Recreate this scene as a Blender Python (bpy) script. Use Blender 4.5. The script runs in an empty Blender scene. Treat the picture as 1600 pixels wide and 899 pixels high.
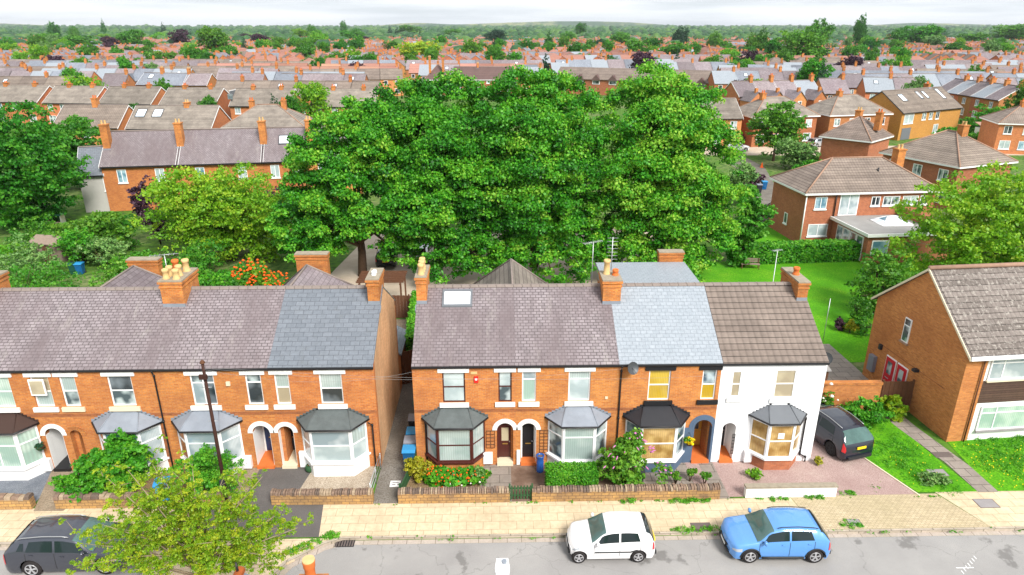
import bpy, math, random
import numpy as np
from mathutils import Vector, Matrix
R = math.radians
scene = bpy.context.scene
C = scene.collection
# ------------------------------------------------------------------ camera
F_, P_, H_, YAW_ = 1066.7, R(20.9), 20.0, R(1.25)
def ray(px, py):
    u = px-800; v = py-449.5
    f = F_*math.cos(P_)-v*math.sin(P_); d = F_*math.sin(P_)+v*math.cos(P_)
    c, s = math.cos(YAW_), math.sin(YAW_)
    return (u*c+f*s, -u*s+f*c, -d)
def at(px, py, z=0.0):
    r = ray(px, py); t = (z-H_)/r[2]; return Vector((r[0]*t, r[1]*t, z))
def atY(px, py, y):
    r = ray(px, py); t = y/r[1]; return Vector((r[0]*t, y, H_+r[2]*t))
cam = bpy.data.objects.new('camera', bpy.data.cameras.new('camera')); C.objects.link(cam)
cam.location = (0, 0, H_); cam.rotation_euler = (R(90)-P_, 0, -YAW_)
cam.data.sensor_width = 36; cam.data.lens = F_/1600*36
cam.data.clip_start = .3; cam.data.clip_end = 30000
scene.camera = cam
# ------------------------------------------------------------------ object helpers
def tag(o, label=None, cat=None, group=None, kind=None):
    if label: o['label'] = label
    if cat: o['category'] = cat
    if group: o['group'] = group
    if kind: o['kind'] = kind
    return o
def thing(name, label, cat, loc=(0,0,0), rz=0.0, group=None):
    o = bpy.data.objects.new(name, None); C.objects.link(o)
    o.empty_display_size = .2
    o.location = loc; o.rotation_euler = (0,0,rz)
    return tag(o, label, cat, group)
def children(o): return [c for c in o.children]
def copy_tree(o, parent=None):
    c = o.copy(); C.objects.link(c); c.parent = parent
    for ch in list(o.children): copy_tree(ch, c)
    return c
class MB:
    """collects faces of ONE mesh object"""
    def __init__(s): s.v=[]; s.f=[]; s.m=[]; s.sm=[]
    def add(s, vs, fs, mi=0, smooth=False):
        b=len(s.v); s.v.extend([tuple(p) for p in vs])
        for f in fs: s.f.append([i+b for i in f]); s.m.append(mi); s.sm.append(smooth)
        return s
    def box(s, x0,x1,y0,y1,z0,z1, mi=0):
        vs=[(x,y,z) for z in (z0,z1) for y in (y0,y1) for x in (x0,x1)]
        return s.add(vs, [(0,2,3,1),(4,5,7,6),(0,1,5,4),(2,6,7,3),(0,4,6,2),(1,3,7,5)], mi)
    def obox(s, c, ax, ay, az, mi=0):
        """box from centre and three half-axis vectors"""
        c=Vector(c); ax=Vector(ax); ay=Vector(ay); az=Vector(az)
        vs=[c+ax*i+ay*j+az*k for k in (-1,1) for j in (-1,1) for i in (-1,1)]
        return s.add(vs, [(0,2,3,1),(4,5,7,6),(0,1,5,4),(2,6,7,3),(0,4,6,2),(1,3,7,5)], mi)
    def prism(s, poly, h, mi=0, smooth=False):
        """poly: list of 3-D points, h: extrusion vector"""
        n=len(poly); h=Vector(h); a=[Vector(p) for p in poly]; b=[p+h for p in a]
        fs=[tuple(reversed(range(n))), tuple(range(n,2*n))]
        fs+=[(i,(i+1)%n,(i+1)%n+n,i+n) for i in range(n)]
        return s.add(a+b, fs, mi, smooth)
    def quad(s, *p, mi=0): return s.add(p, [tuple(range(len(p)))], mi)
    def lathe(s, prof, c=(0,0,0), n=12, mi=0, smooth=True, caps=True):
        vs=[]; fs=[]
        for (r,z) in prof:
            for k in range(n):
                a=2*math.pi*k/n; vs.append((c[0]+r*math.cos(a), c[1]+r*math.sin(a), c[2]+z))
        for i in range(len(prof)-1):
            for k in range(n): fs.append((i*n+k, i*n+(k+1)%n, (i+1)*n+(k+1)%n, (i+1)*n+k))
        s.add(vs, fs, mi, smooth)
        if caps:
            m=len(prof)-1
            s.add([vs[k] for k in range(n)], [tuple(reversed(range(n)))], mi)
            s.add([vs[m*n+k] for k in range(n)], [tuple(range(n))], mi)
        return s
    def tube(s, pts, rad, n=6, mi=0):
        pts=[Vector(p) for p in pts]
        if not isinstance(rad,(list,tuple)): rad=[rad]*len(pts)
        vs=[]
        for i,p in enumerate(pts):
            d=(pts[min(i+1,len(pts)-1)]-pts[max(i-1,0)]).normalized()
            u=d.orthogonal().normalized() if abs(d.z)>.95 else d.cross(Vector((0,0,1))).normalized()
            w=d.cross(u)
            for k in range(n):
                a=2*math.pi*k/n; vs.append(p+u*(rad[i]*math.cos(a))+w*(rad[i]*math.sin(a)))
        fs=[(i*n+k, i*n+(k+1)%n, (i+1)*n+(k+1)%n, (i+1)*n+k) for i in range(len(pts)-1) for k in range(n)]
        fs.append(tuple(reversed(range(n)))); fs.append(tuple(range((len(pts)-1)*n, len(pts)*n)))
        return s.add(vs, fs, mi, True)
    def build(s, name, mats, parent=None, loc=None, recalc=True):
        if not isinstance(mats,(list,tuple)): mats=[mats]
        me=bpy.data.meshes.new(name); me.from_pydata([tuple(v) for v in s.v], [], s.f)
        for m in mats: me.materials.append(m)
        me.polygons.foreach_set('material_index', s.m)
        me.polygons.foreach_set('use_smooth', s.sm)
        if recalc:
            import bmesh
            bm=bmesh.new(); bm.from_mesh(me); bmesh.ops.recalc_face_normals(bm, faces=bm.faces); bm.to_mesh(me); bm.free()
        # box-projected UVs in metres
        uv=me.uv_layers.new(name='UVMap')
        co=np.empty(len(me.vertices)*3); me.vertices.foreach_get('co',co); co=co.reshape(-1,3)
        data=np.empty(len(me.loops)*2)
        lv=np.empty(len(me.loops),dtype=np.int32); me.loops.foreach_get('vertex_index',lv)
        nf=len(me.polygons)
        nr=np.empty(nf*3); me.polygons.foreach_get('normal',nr); nr=nr.reshape(-1,3)
        lt=np.empty(nf,dtype=np.int32); me.polygons.foreach_get('loop_total',lt)
        fn=np.repeat(nr,lt,axis=0)
        up=np.array([0,0,1.]); u=np.cross(up,fn); L=np.linalg.norm(u,axis=1)
        flat=L<.15; u[flat]=(1,0,0); L[flat]=1; u/=L[:,None]
        # keep a stable direction for opposite faces
        v=np.cross(fn,u); v[flat]=(0,1,0)
        p=co[lv]
        data=np.empty((len(lv),2)); data[:,0]=(p*u).sum(1); data[:,1]=(p*v).sum(1)
        uv.data.foreach_set('uv',data.ravel())
        me.update()
        o=bpy.data.objects.new(name,me); C.objects.link(o)
        if parent is not None: o.parent=parent
        if loc is not None: o.location=loc
        return o
# ------------------------------------------------------------------ materials
class NT:
    def __init__(s,name):
        s.mat=bpy.data.materials.new(name); s.mat.use_nodes=True
        s.n=s.mat.node_tree.nodes; s.l=s.mat.node_tree.links
        s.b=s.n['Principled BSDF']
    def node(s,t,**kw):
        nd=s.n.new(t)
        for k,v in kw.items():
            if k in nd.inputs: nd.inputs[k].default_value=v
            else: setattr(nd,k,v)
        return nd
    def link(s,a,b): s.l.new(a,b)
    def noise(s,vec,scale,detail=4,rough=.6):
        nd=s.node('ShaderNodeTexNoise',Scale=scale,Detail=detail,Roughness=rough)
        if vec is not None: s.link(vec,nd.inputs['Vector'])
        return nd.outputs['Fac']
    def ramp(s,fac,stops):
        nd=s.n.new('ShaderNodeValToRGB'); e=nd.color_ramp.elements
        e[0].position=stops[0][0]; e[0].color=(*stops[0][1],1)
        e[1].position=stops[-1][0]; e[1].color=(*stops[-1][1],1)
        for p,c in stops[1:-1]:
            x=e.new(p); x.color=(*c,1)
        s.link(fac,nd.inputs['Fac']); return nd.outputs['Color']
    def mix(s,fac,a,b,mode='MIX'):
        nd=s.n.new('ShaderNodeMix'); nd.data_type='RGBA'; nd.blend_type=mode
        for sock,val in ((nd.inputs[0],fac),(nd.inputs[6],a),(nd.inputs[7],b)):
            if isinstance(val,(int,float)): sock.default_value=val
            elif isinstance(val,tuple): sock.default_value=(*val,1)
            else: s.link(val,sock)
        return nd.outputs[2]
    def bump(s,h,strength=.3,dist=.02):
        nd=s.node('ShaderNodeBump',Strength=strength,Distance=dist); s.link(h,nd.inputs['Height']); s.link(nd.outputs[0],s.b.inputs['Normal'])
    def uv(s): 
        return s.node('ShaderNodeUVMap',uv_map='UVMap').outputs[0]
    def obj(s): return s.node('ShaderNodeTexCoord').outputs['Object']
    def vary(s,col,amt=.25,hue=0.0):
        """per-object tint"""
        oi=s.node('ShaderNodeObjectInfo')
        mr=s.node('ShaderNodeMapRange'); mr.inputs['To Min'].default_value=1-amt; mr.inputs['To Max'].default_value=1+amt
        s.link(oi.outputs['Random'],mr.inputs['Value'])
        h=s.node('ShaderNodeHueSaturation'); s.link(col,h.inputs['Color']); s.link(mr.outputs[0],h.inputs['Value'])
        if hue:
            m2=s.node('ShaderNodeMapRange'); m2.inputs['To Min'].default_value=.5-hue; m2.inputs['To Max'].default_value=.5+hue
            ml=s.node('ShaderNodeMath',operation='MULTIPLY'); ml.inputs[1].default_value=7.31; s.link(oi.outputs['Random'],ml.inputs[0])
            fr=s.node('ShaderNodeMath',operation='FRACT'); s.link(ml.outputs[0],fr.inputs[0]); s.link(fr.outputs[0],m2.inputs['Value'])
            s.link(m2.outputs[0],h.inputs['Hue'])
        return h.outputs[0]
    def out(s,col,rough=.8,spec=.3):
        if isinstance(col,tuple): s.b.inputs['Base Color'].default_value=(*col,1)
        else: s.link(col,s.b.inputs['Base Color'])
        s.b.inputs['Roughness'].default_value=rough; s.b.inputs['Specular IOR Level'].default_value=spec
        return s.mat
def plain(name,col,rough=.6,spec=.4,metal=0.0,grime=.12,scale=2.0,coat=0.0):
    t=NT(name); n=t.noise(t.obj(),scale,5)
    c=t.mix(n,tuple(x*(1-grime) for x in col),tuple(min(1,x*(1+grime)) for x in col))
    m=t.out(c,rough,spec); t.b.inputs['Metallic'].default_value=metal
    if coat: t.b.inputs['Coat Weight'].default_value=coat; t.b.inputs['Coat Roughness'].default_value=.05
    return m
def brickm(name,c1,c2,mortar,bw=.225,rh=.075,ms=.008,bias=0.0,stain=(.06,.03,.015),samt=.35,sscale=.6,var=0.0,rough=.85,bmp=.3,off=.5,hue=0.0,streak=False,patch=None):
    t=NT(name); uv=t.uv()
    br=t.node('ShaderNodeTexBrick'); br.offset=off
    for k,v in (('Scale',1.0),('Mortar Size',ms),('Mortar Smooth',.1),('Bias',bias),('Brick Width',bw),('Row Height',rh)): br.inputs[k].default_value=v
    br.inputs['Color1'].default_value=(*c1,1); br.inputs['Color2'].default_value=(*c2,1); br.inputs['Mortar'].default_value=(*mortar,1)
    # slight wobble so courses are not ruler-straight
    t.link(uv,br.inputs['Vector'])
    col=br.outputs['Color']
    mp=t.node('ShaderNodeMapping'); t.link(uv,mp.inputs['Vector'])
    if streak: mp.inputs['Scale'].default_value=(1,.3,1)
    oi=t.node('ShaderNodeObjectInfo'); sc=t.node('ShaderNodeVectorMath',operation='SCALE'); 
    cx=t.node('ShaderNodeCombineXYZ'); t.link(oi.outputs['Random'],cx.inputs[0]); t.link(oi.outputs['Random'],cx.inputs[2])
    t.link(cx.outputs[0],sc.inputs[0]); sc.inputs['Scale'].default_value=40; t.link(sc.outputs[0],mp.inputs['Location'])
    n1=t.noise(mp.outputs[0],sscale,6,.65)
    fac=t.ramp(n1,[(.38,(0,0,0)),(.68,(1,1,1))])
    ml=t.node('ShaderNodeMath',operation='MULTIPLY'); t.link(fac,ml.inputs[0]); ml.inputs[1].default_value=samt
    col=t.mix(ml.outputs[0],col,stain)
    n2=t.noise(mp.outputs[0],sscale*9,3)
    col=t.mix(.35,col,t.ramp(n2,[(.3,(.45,.45,.45)),(.7,(1.0,1.0,1.0))]),'MULTIPLY')
    if patch:
        n3=t.noise(mp.outputs[0],sscale*3.2,6,.75)
        m3=t.node('ShaderNodeMath',operation='MULTIPLY'); t.link(t.ramp(n3,[(.56,(0,0,0)),(.68,(1,1,1))]),m3.inputs[0]); m3.inputs[1].default_value=patch[1]
        col=t.mix(m3.outputs[0],col,patch[0])
    if var: col=t.vary(col,var,hue)
    iv=t.node('ShaderNodeMath',operation='SUBTRACT'); iv.inputs[0].default_value=1; t.link(br.outputs['Fac'],iv.inputs[1])
    t.bump(iv.outputs[0],bmp,.012)
    return t.out(col,rough,.25)
def tilem(name,c1,c2,line,rh=.33,bw=.3,speck=None,var=0.0,stain=(.05,.04,.035),samt=.3,wave=True,hue=0.0,rough=.8):
    """interlocking concrete tiles: strong horizontal course lines, rolls along the slope"""
    t=NT(name); uv=t.uv()
    br=t.node('ShaderNodeTexBrick'); br.offset=0.0
    for k,v in (('Scale',1.0),('Mortar Size',.022),('Mortar Smooth',.25),('Bias',0.0),('Brick Width',bw),('Row Height',rh)): br.inputs[k].default_value=v
    br.inputs['Color1'].default_value=(*c1,1); br.inputs['Color2'].default_value=(*c2,1); br.inputs['Mortar'].default_value=(*line,1)
    br.inputs['Brick Width'].default_value=40.0
    t.link(uv,br.inputs['Vector']); col=br.outputs['Color']
    nz=t.noise(t.obj(),3.0,3,.7); col=t.mix(.5,col,t.ramp(nz,[(.3,(.62,.62,.62)),(.7,(1.12,1.12,1.12))]),'MULTIPLY')
    n1=t.noise(t.obj(),.5,6,.65); ml=t.node('ShaderNodeMath',operation='MULTIPLY'); ml.inputs[1].default_value=samt
    t.link(t.ramp(n1,[(.4,(0,0,0)),(.7,(1,1,1))]),ml.inputs[0]); col=t.mix(ml.outputs[0],col,stain)
    if speck:
        n2=t.noise(t.obj(),5.0,4,.8); col=t.mix(t.ramp(n2,[(.52,(0,0,0)),(.62,(1,1,1))]),col,speck)
    if var: col=t.vary(col,var,hue)
    if wave:
        sx=t.node('ShaderNodeSeparateXYZ'); t.link(uv,sx.inputs[0])
        m=t.node('ShaderNodeMath',operation='MULTIPLY'); t.link(sx.outputs[0],m.inputs[0]); m.inputs[1].default_value=2*math.pi/bw
        sn=t.node('ShaderNodeMath',operation='SINE'); t.link(m.outputs[0],sn.inputs[0])
        md=t.node('ShaderNodeMath',operation='DIVIDE'); t.link(sx.outputs[1],md.inputs[0]); md.inputs[1].default_value=rh
        fr=t.node('ShaderNodeMath',operation='FRACT'); t.link(md.outputs[0],fr.inputs[0])
        rl=t.node('ShaderNodeMapRange'); t.link(sn.outputs[0],rl.inputs['Value']); rl.inputs['From Min'].default_value=-1; rl.inputs['To Min'].default_value=.0; rl.inputs['To Max'].default_value=1
        col=t.mix(.35,col,t.ramp(rl.outputs[0],[(.0,(.45,.45,.45)),(.35,(1,1,1))]),'MULTIPLY')  # shading across each tile roll is put into the colour
        a=t.node('ShaderNodeMath',operation='MULTIPLY_ADD'); t.link(sn.outputs[0],a.inputs[0]); a.inputs[1].default_value=.35
        iv=t.node('ShaderNodeMath',operation='SUBTRACT'); iv.inputs[0].default_value=1; t.link(fr.outputs[0],iv.inputs[1]); t.link(iv.outputs[0],a.inputs[2])
        t.bump(a.outputs[0],.9,.03)
    return t.out(col,rough,.25)
def leafm(name,cols,trans=.35,var=0.0,rough=.5):
    t=NT(name); a=t.node('ShaderNodeAttribute',attribute_name='v')
    k=len(cols)-1; col=t.ramp(a.outputs['Fac'],[(i/k,c) for i,c in enumerate(cols)])
    if var: col=t.vary(col,var,.012)
    t.out(col,rough,.35)
    tr=t.node('ShaderNodeBsdfTranslucent'); t.link(col,tr.inputs['Color'])
    mx=t.node('ShaderNodeMixShader'); mx.inputs[0].default_value=trans
    t.link(t.b.outputs[0],mx.inputs[1]); t.link(tr.outputs[0],mx.inputs[2])
    t.link(mx.outputs[0],t.n['Material Output'].inputs['Surface'])
    return t.mat
def groundm(name,stops,scale,detail=8,fine=None,rough=.95,bmp=.2,fines=30):
    t=NT(name); p=t.obj(); n=t.noise(p,scale,detail,.65); col=t.ramp(n,stops)
    if fine:
        n2=t.noise(p,fines,3,.7); col=t.mix(t.ramp(n2,[(.42,(0,0,0)),(.62,(1,1,1))]),col,fine)
        t.bump(n2,bmp,.02)
    return t.out(col,rough,.15)
G={}
def mats():
    # brick
    O1=(.56,.15,.028); O2=(.42,.10,.022)
    G['brick']=brickm('orange_brick',(.70,.26,.055),(.52,.155,.032),(.50,.29,.15),stain=(.34,.115,.045),samt=.55,sscale=1.1,ms=.009,var=.14,hue=.006)
    G['brick_low']=brickm('darker_brick_course',(.46,.15,.045),(.28,.09,.035),(.30,.16,.09),stain=(.16,.06,.03),samt=.4,sscale=1.5)
    G['brick_gable']=brickm('gable_brick',(.88,.54,.29),(.72,.40,.20),(.66,.48,.31),stain=(.36,.22,.13),samt=.65,sscale=.4,streak=True)
    G['brick_mid']=brickm('suburb_brick',(.64,.24,.075),(.48,.155,.05),(.42,.24,.14),stain=(.34,.12,.05),samt=.3,sscale=.3,var=.28,hue=.012)
    G['brick_red']=brickm('red_brick',(.50,.165,.07),(.37,.11,.05),(.36,.21,.14),stain=(.2,.07,.04),samt=.35,sscale=.4,var=.15)
    G['brick_flat']=brickm('amber_brick',(.68,.265,.07),(.48,.16,.042),(.46,.25,.12),ms=.01,stain=(.32,.10,.035),samt=.45,sscale=.5)
    G['brick_yellow']=brickm('yellow_brick',(.62,.30,.06),(.50,.22,.04),(.45,.26,.1),stain=(.35,.16,.05),samt=.3,sscale=.4)
    G['brick_chim']=brickm('chimney_brick',(.72,.26,.05),(.55,.16,.03),(.5,.3,.15),stain=(.14,.06,.035),samt=.5,sscale=1.4,var=.12)
    G['sandstone']=brickm('sandstone_blocks',(.62,.36,.12),(.44,.27,.12),(.24,.15,.08),bw=.33,rh=.15,ms=.012,stain=(.13,.09,.07),samt=.6,sscale=1.0,bmp=.8)
    G['coping_light']=plain('pale_coping_stone',(.34,.26,.18),.95,.1,grime=.4,scale=6)
    G['coping_dark']=plain('dark_coping_stone',(.14,.105,.085),.95,.1,grime=.4,scale=6)
    G['coping']=brickm('weathered_coping',(.30,.20,.14),(.20,.14,.11),(.12,.09,.07),bw=9,rh=9,stain=(.08,.06,.055),samt=.6,sscale=2.2,patch=((.42,.32,.2),.5))
    # roofs
    G['slate_purple']=brickm('old_purple_slate',(.325,.28,.295),(.235,.20,.21),(.09,.075,.075),bw=.27,rh=.17,ms=.018,stain=(.165,.13,.135),samt=.88,sscale=.5,rough=.55,bmp=.5,streak=True,patch=((.45,.42,.38),.22))
    G['slate_blue']=brickm('new_blue_slate',(.195,.215,.245),(.16,.178,.205),(.08,.085,.10),bw=.45,rh=.26,ms=.011,stain=(.15,.17,.20),samt=.3,sscale=.7,rough=.4,bmp=.4,patch=((.12,.12,.10),.2))
    G['slate_pale']=brickm('pale_slate',(.345,.38,.42),(.31,.345,.385),(.22,.24,.27),bw=.3,rh=.21,ms=.012,stain=(.28,.32,.36),samt=.25,sscale=.7,rough=.45,bmp=.4)
    G['slate_mid']=brickm('suburb_slate',(.31,.265,.275),(.225,.19,.20),(.13,.11,.11),bw=.4,rh=.25,ms=.014,stain=(.17,.12,.13),samt=.5,sscale=.25,rough=.6,var=.22,hue=.02)
    G['slate_grey']=brickm('suburb_grey_slate',(.22,.24,.28),(.17,.185,.22),(.11,.12,.14),bw=.4,rh=.25,ms=.014,stain=(.3,.33,.38),samt=.4,sscale=.25,rough=.5,var=.25)
    G['tile_brown']=tilem('brown_concrete_tile',(.25,.20,.17),(.21,.165,.14),(.05,.04,.035),rh=.345,bw=.32)
    G['tile_flat']=tilem('lichen_grey_tile',(.235,.20,.18),(.16,.135,.12),(.05,.04,.035),rh=.33,bw=.26,speck=(.31,.28,.25))
    G['tile_mid']=tilem('suburb_brown_tile',(.29,.235,.195),(.22,.175,.145),(.07,.05,.042),rh=.35,bw=.3,var=.18,hue=.01,samt=.4)
    G['tile_taupe']=tilem('suburb_taupe_tile',(.30,.26,.22),(.23,.20,.17),(.08,.065,.055),rh=.35,bw=.3,var=.15,samt=.5,wave=False)
    G['tile_red']=tilem('suburb_red_tile',(.40,.205,.145),(.29,.14,.10),(.15,.08,.06),rh=.35,bw=.3,var=.25,hue=.012,stain=(.34,.20,.15),samt=.5,wave=False)
    G['tile_dark']=tilem('dark_plain_tile',(.16,.10,.09),(.13,.08,.075),(.06,.04,.04),rh=.3,bw=.2,var=.1,wave=False)
    G['ridge']=plain('ridge_tile',(.23,.19,.17),.8,.2,grime=.35,scale=3)
    G['ridge_red']=plain('hip_ridge_tile',(.34,.21,.15),.8,.2,grime=.3,scale=3)
    G['lead']=plain('lead_sheet',(.23,.255,.295),.5,.4,grime=.3,scale=1.6)
    G['lead_dark']=plain('black_painted_roof',(.022,.023,.028),.5,.4,grime=.3)
    G['felt']=plain('mineral_felt',(.10,.115,.115),.85,.2,grime=.35,scale=3)
    G['felt_grey']=plain('grey_flat_roof',(.29,.28,.27),.8,.2,grime=.25,scale=1)
    G['felt_brown']=plain('brown_bay_roof',(.05,.028,.022),.6,.3)
    # paints and metals
    G['white']=plain('white_paint',(.80,.80,.79),.5,.4,grime=.04)
    G['upvc']=plain('white_plastic',(.84,.84,.85),.3,.5,grime=.02)
    G['stucco']=plain('white_render',(.81,.82,.84),.85,.2,grime=.04,scale=1.2)
    G['cream']=plain('cream_paint',(.68,.60,.44),.7,.3,grime=.08)
    G['grey_render']=plain('grey_render',(.42,.40,.38),.9,.2,grime=.1)
    G['brown_frame']=plain('brown_frame',(.075,.018,.014),.4,.4)
    G['black']=plain('black_paint',(.012,.012,.014),.45,.4)
    G['navy']=plain('navy_paint',(.012,.035,.12),.35,.5)
    G['slateblue']=plain('slate_blue_paint',(.085,.13,.20),.6,.3)
    G['yellowdoor']=plain('ochre_paint',(.62,.31,.045),.4,.4)
    G['green']=plain('dark_green_paint',(.03,.09,.035),.6,.3,grime=.3)
    G['red']=plain('crimson_paint',(.50,.006,.02),.4,.4)
    G['signred']=plain('sign_red',(.75,.02,.015),.4,.4)
    G['terracotta']=plain('terracotta',(.62,.16,.04),.8,.2,grime=.2,scale=4)
    G['buff']=plain('buff_clay',(.62,.42,.19),.85,.2,grime=.3,scale=5)
    G['bluepot']=plain('blue_glaze',(.02,.09,.33),.25,.5)
    G['mortar']=plain('mortar_cap',(.30,.26,.20),.95,.1,grime=.4,scale=5)
    G['metal']=plain('galvanised',(.45,.46,.47),.4,.5,metal=.6)
    G['darkmetal']=plain('dark_metal',(.05,.055,.06),.45,.5)
    G['brass']=plain('brass',(.7,.45,.12),.3,.5,metal=.8)
    G['binblue']=plain('bin_blue',(.008,.10,.27),.4,.4,grime=.15)
    G['binblue_lid']=plain('bin_blue_lid',(.03,.24,.50),.4,.4,grime=.1)
    G['bingrey']=plain('bin_grey',(.20,.21,.25),.45,.4)
    G['bingreen']=plain('bin_green',(.01,.07,.045),.45,.4)
    G['binblack']=plain('bin_black',(.02,.022,.03),.45,.4)
    G['wood_brown']=plain('brown_timber',(.12,.055,.03),.85,.2,grime=.35,scale=6)
    G['wood_grey']=plain('weathered_timber',(.25,.19,.15),.9,.2,grime=.3,scale=6)
    G['wood_pole']=plain('creosote_pole',(.05,.022,.016),.8,.2,grime=.3,scale=5)
    G['clad']=brickm('dark_timber_cladding',(.13,.075,.055),(.09,.05,.04),(.03,.02,.015),bw=9,rh=.13,ms=.01,stain=(.06,.04,.03),samt=.4)
    G['clad_slate']=plain('slate_grey_cladding',(.14,.15,.165),.7,.3)
    # panes: blinds, curtains, rooms and some reflections are put into the glass colour
    def pane(name,c1,c2,stripes=0.0,rough=.08,lo=.42,hi=.58,sc=1.1):
        t=NT(name); n=t.noise(t.obj(),sc,2,.4); col=t.ramp(n,[(lo,c1),(hi,c2)])
        if stripes:
            w=t.node('ShaderNodeTexWave',Scale=stripes,Distortion=1.5); w.bands_direction='X'; w.inputs['Detail'].default_value=2
            t.link(t.obj(),w.inputs['Vector']); col=t.mix(t.ramp(w.outputs['Fac'],[(.0,(0,0,0)),(1,(.45,.45,.45))]),col,t.mix(.5,col,(1,1,1),'MULTIPLY') if False else tuple(.55*a for a in c2))
        t.out(col,rough,.6); t.b.inputs['Coat Weight'].default_value=.6; t.b.inputs['Coat Roughness'].default_value=.02
        return t.mat
    G['p_blind']=pane('glass_pale_blind',(.33,.42,.40),(.46,.54,.52),3.0)
    G['p_plain']=pane('glass_white_blind',(.36,.44,.45),(.52,.60,.60))
    G['p_curtain']=pane('glass_net_curtain',(.24,.32,.35),(.52,.58,.60),7.0)
    G['p_dark']=pane('glass_dark_room',(.02,.03,.035),(.14,.17,.19))
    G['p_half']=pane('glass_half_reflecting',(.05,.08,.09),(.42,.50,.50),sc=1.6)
    G['p_yellow']=pane('glass_mustard_curtain',(.50,.32,.02),(.60,.42,.04),4.0)
    G['p_wood']=pane('glass_ochre_shutter',(.30,.16,.04),(.62,.42,.16),3.2,lo=.36,hi=.64,sc=2.2)
    G['p_tan']=pane('glass_tan_curtain',(.36,.30,.20),(.52,.45,.30),6.0)
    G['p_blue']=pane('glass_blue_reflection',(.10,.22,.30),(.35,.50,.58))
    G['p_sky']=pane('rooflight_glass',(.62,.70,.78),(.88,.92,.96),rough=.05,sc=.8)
    G['p_green']=pane('glass_green_blind',(.30,.45,.38),(.50,.62,.54),3.0)
    # leaves
    G['l_syc']=leafm('sycamore_leaf',[(.008,.075,.005),(.04,.26,.010),(.13,.42,.018),(.34,.54,.05)],.30)
    G['l_dark']=leafm('dark_leaf',[(.014,.10,.008),(.05,.23,.014),(.14,.35,.022)],.4,.12)
    G['l_mid']=leafm('mid_green_leaf',[(.03,.15,.010),(.09,.30,.018),(.22,.42,.04)],.35,.12)
    G['l_lime']=leafm('lime_leaf',[(.045,.21,.010),(.13,.38,.016),(.33,.52,.035)],.4,.1)
    G['l_lime2']=leafm('fresh_lime_leaf',[(.07,.25,.010),(.21,.45,.018),(.44,.57,.04)],.4)
    G['l_ochre']=leafm('ochre_green_leaf',[(.10,.27,.008),(.27,.46,.02),(.58,.58,.035)],.45)
    G['l_bright']=leafm('bright_shrub_leaf',[(.02,.15,.008),(.07,.33,.015),(.20,.48,.03)],.35)
    G['l_gold']=leafm('golden_leaf',[(.20,.24,.01),(.38,.38,.02),(.52,.46,.04)],.35)
    G['l_purple']=leafm('purple_leaf',[(.025,.010,.018),(.06,.022,.045),(.12,.05,.08)],.2,.1)
    G['l_grey']=leafm('silver_green_leaf',[(.06,.17,.04),(.15,.31,.07),(.28,.42,.13)],.25)
    G['l_conifer']=leafm('conifer_leaf',[(.008,.045,.018),(.018,.075,.03),(.03,.11,.035)],.15,.12)
    G['l_far']=leafm('far_leaf',[(.018,.07,.022),(.035,.115,.028),(.085,.18,.035)],.2,.25)
    G['f_orange']=plain('orange_petal',(.72,.11,.01),.6,.2); G['f_yellow']=plain('yellow_petal',(.80,.62,.01),.6,.2)
    G['f_pink']=plain('pink_petal',(.55,.17,.42),.6,.2); G['f_white']=plain('white_petal',(.8,.72,.66),.6,.2)
    G['bark']=plain('bark',(.10,.065,.045),.95,.1,grime=.4,scale=5)
    G['twig']=plain('pale_twig',(.30,.24,.16),.9,.1,grime=.3,scale=5)
    # ground
    G['asphalt']=None
mats()
HAZE=0.00007
EXPO=0.82
# ------------------------------------------------------------------ ground
G['ground']=groundm('garden_ground',[(.3,(.05,.14,.015)),(.48,(.09,.20,.02)),(.60,(.19,.20,.09)),(.72,(.28,.24,.17))],.06,9,(.045,.10,.02),fines=1.5)
G['lawn']=groundm('mown_grass',[(.3,(.055,.23,.006)),(.5,(.10,.34,.008)),(.72,(.19,.40,.018))],.5,8,(.05,.20,.006),fines=9)
def _asphalt():
    t=NT('old_asphalt'); p=t.obj()
    n=t.noise(p,.35,6,.6); col=t.ramp(n,[(.3,(.27,.26,.255)),(.55,(.32,.31,.30)),(.75,(.37,.355,.34))])
    n2=t.noise(p,55,3,.8); col=t.mix(.45,col,t.ramp(n2,[(.3,(.55,.55,.55)),(.7,(1.25,1.25,1.25))]),'MULTIPLY')
    # damp / oil patches
    n3=t.noise(p,.85,5,.55); m=t.node('ShaderNodeMath',operation='MULTIPLY'); m.inputs[1].default_value=.55
    t.link(t.ramp(n3,[(.60,(0,0,0)),(.65,(1,1,1))]),m.inputs[0]); col=t.mix(m.outputs[0],col,(.10,.095,.09))
    # long cracks
    v=t.node('ShaderNodeTexVoronoi',feature='DISTANCE_TO_EDGE'); v.inputs['Scale'].default_value=.22
    w=t.node('ShaderNodeTexNoise',Scale=1.2,Detail=4); t.link(p,w.inputs['Vector'])
    ad=t.node('ShaderNodeVectorMath',operation='ADD'); t.link(p,ad.inputs[0]); t.link(w.outputs['Color'],ad.inputs[1]); t.link(ad.outputs[0],v.inputs['Vector'])
    col=t.mix(t.ramp(v.outputs['Distance'],[(.0,(.4,.4,.4)),(.004,(0,0,0))]),col,(.12,.115,.11))
    t.bump(n2,.35,.01)
    return t.out(col,.85,.25)
G['asphalt']=_asphalt()
G['asphalt_dark']=groundm('dark_asphalt',[(.3,(.115,.105,.10)),(.7,(.17,.155,.15))],.8,6,(.09,.085,.08),fines=50)
G['alley']=groundm('alley_concrete',[(.3,(.12,.105,.09)),(.5,(.20,.18,.155)),(.7,(.28,.26,.235))],.7,7,(.13,.115,.095),fines=12)
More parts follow.
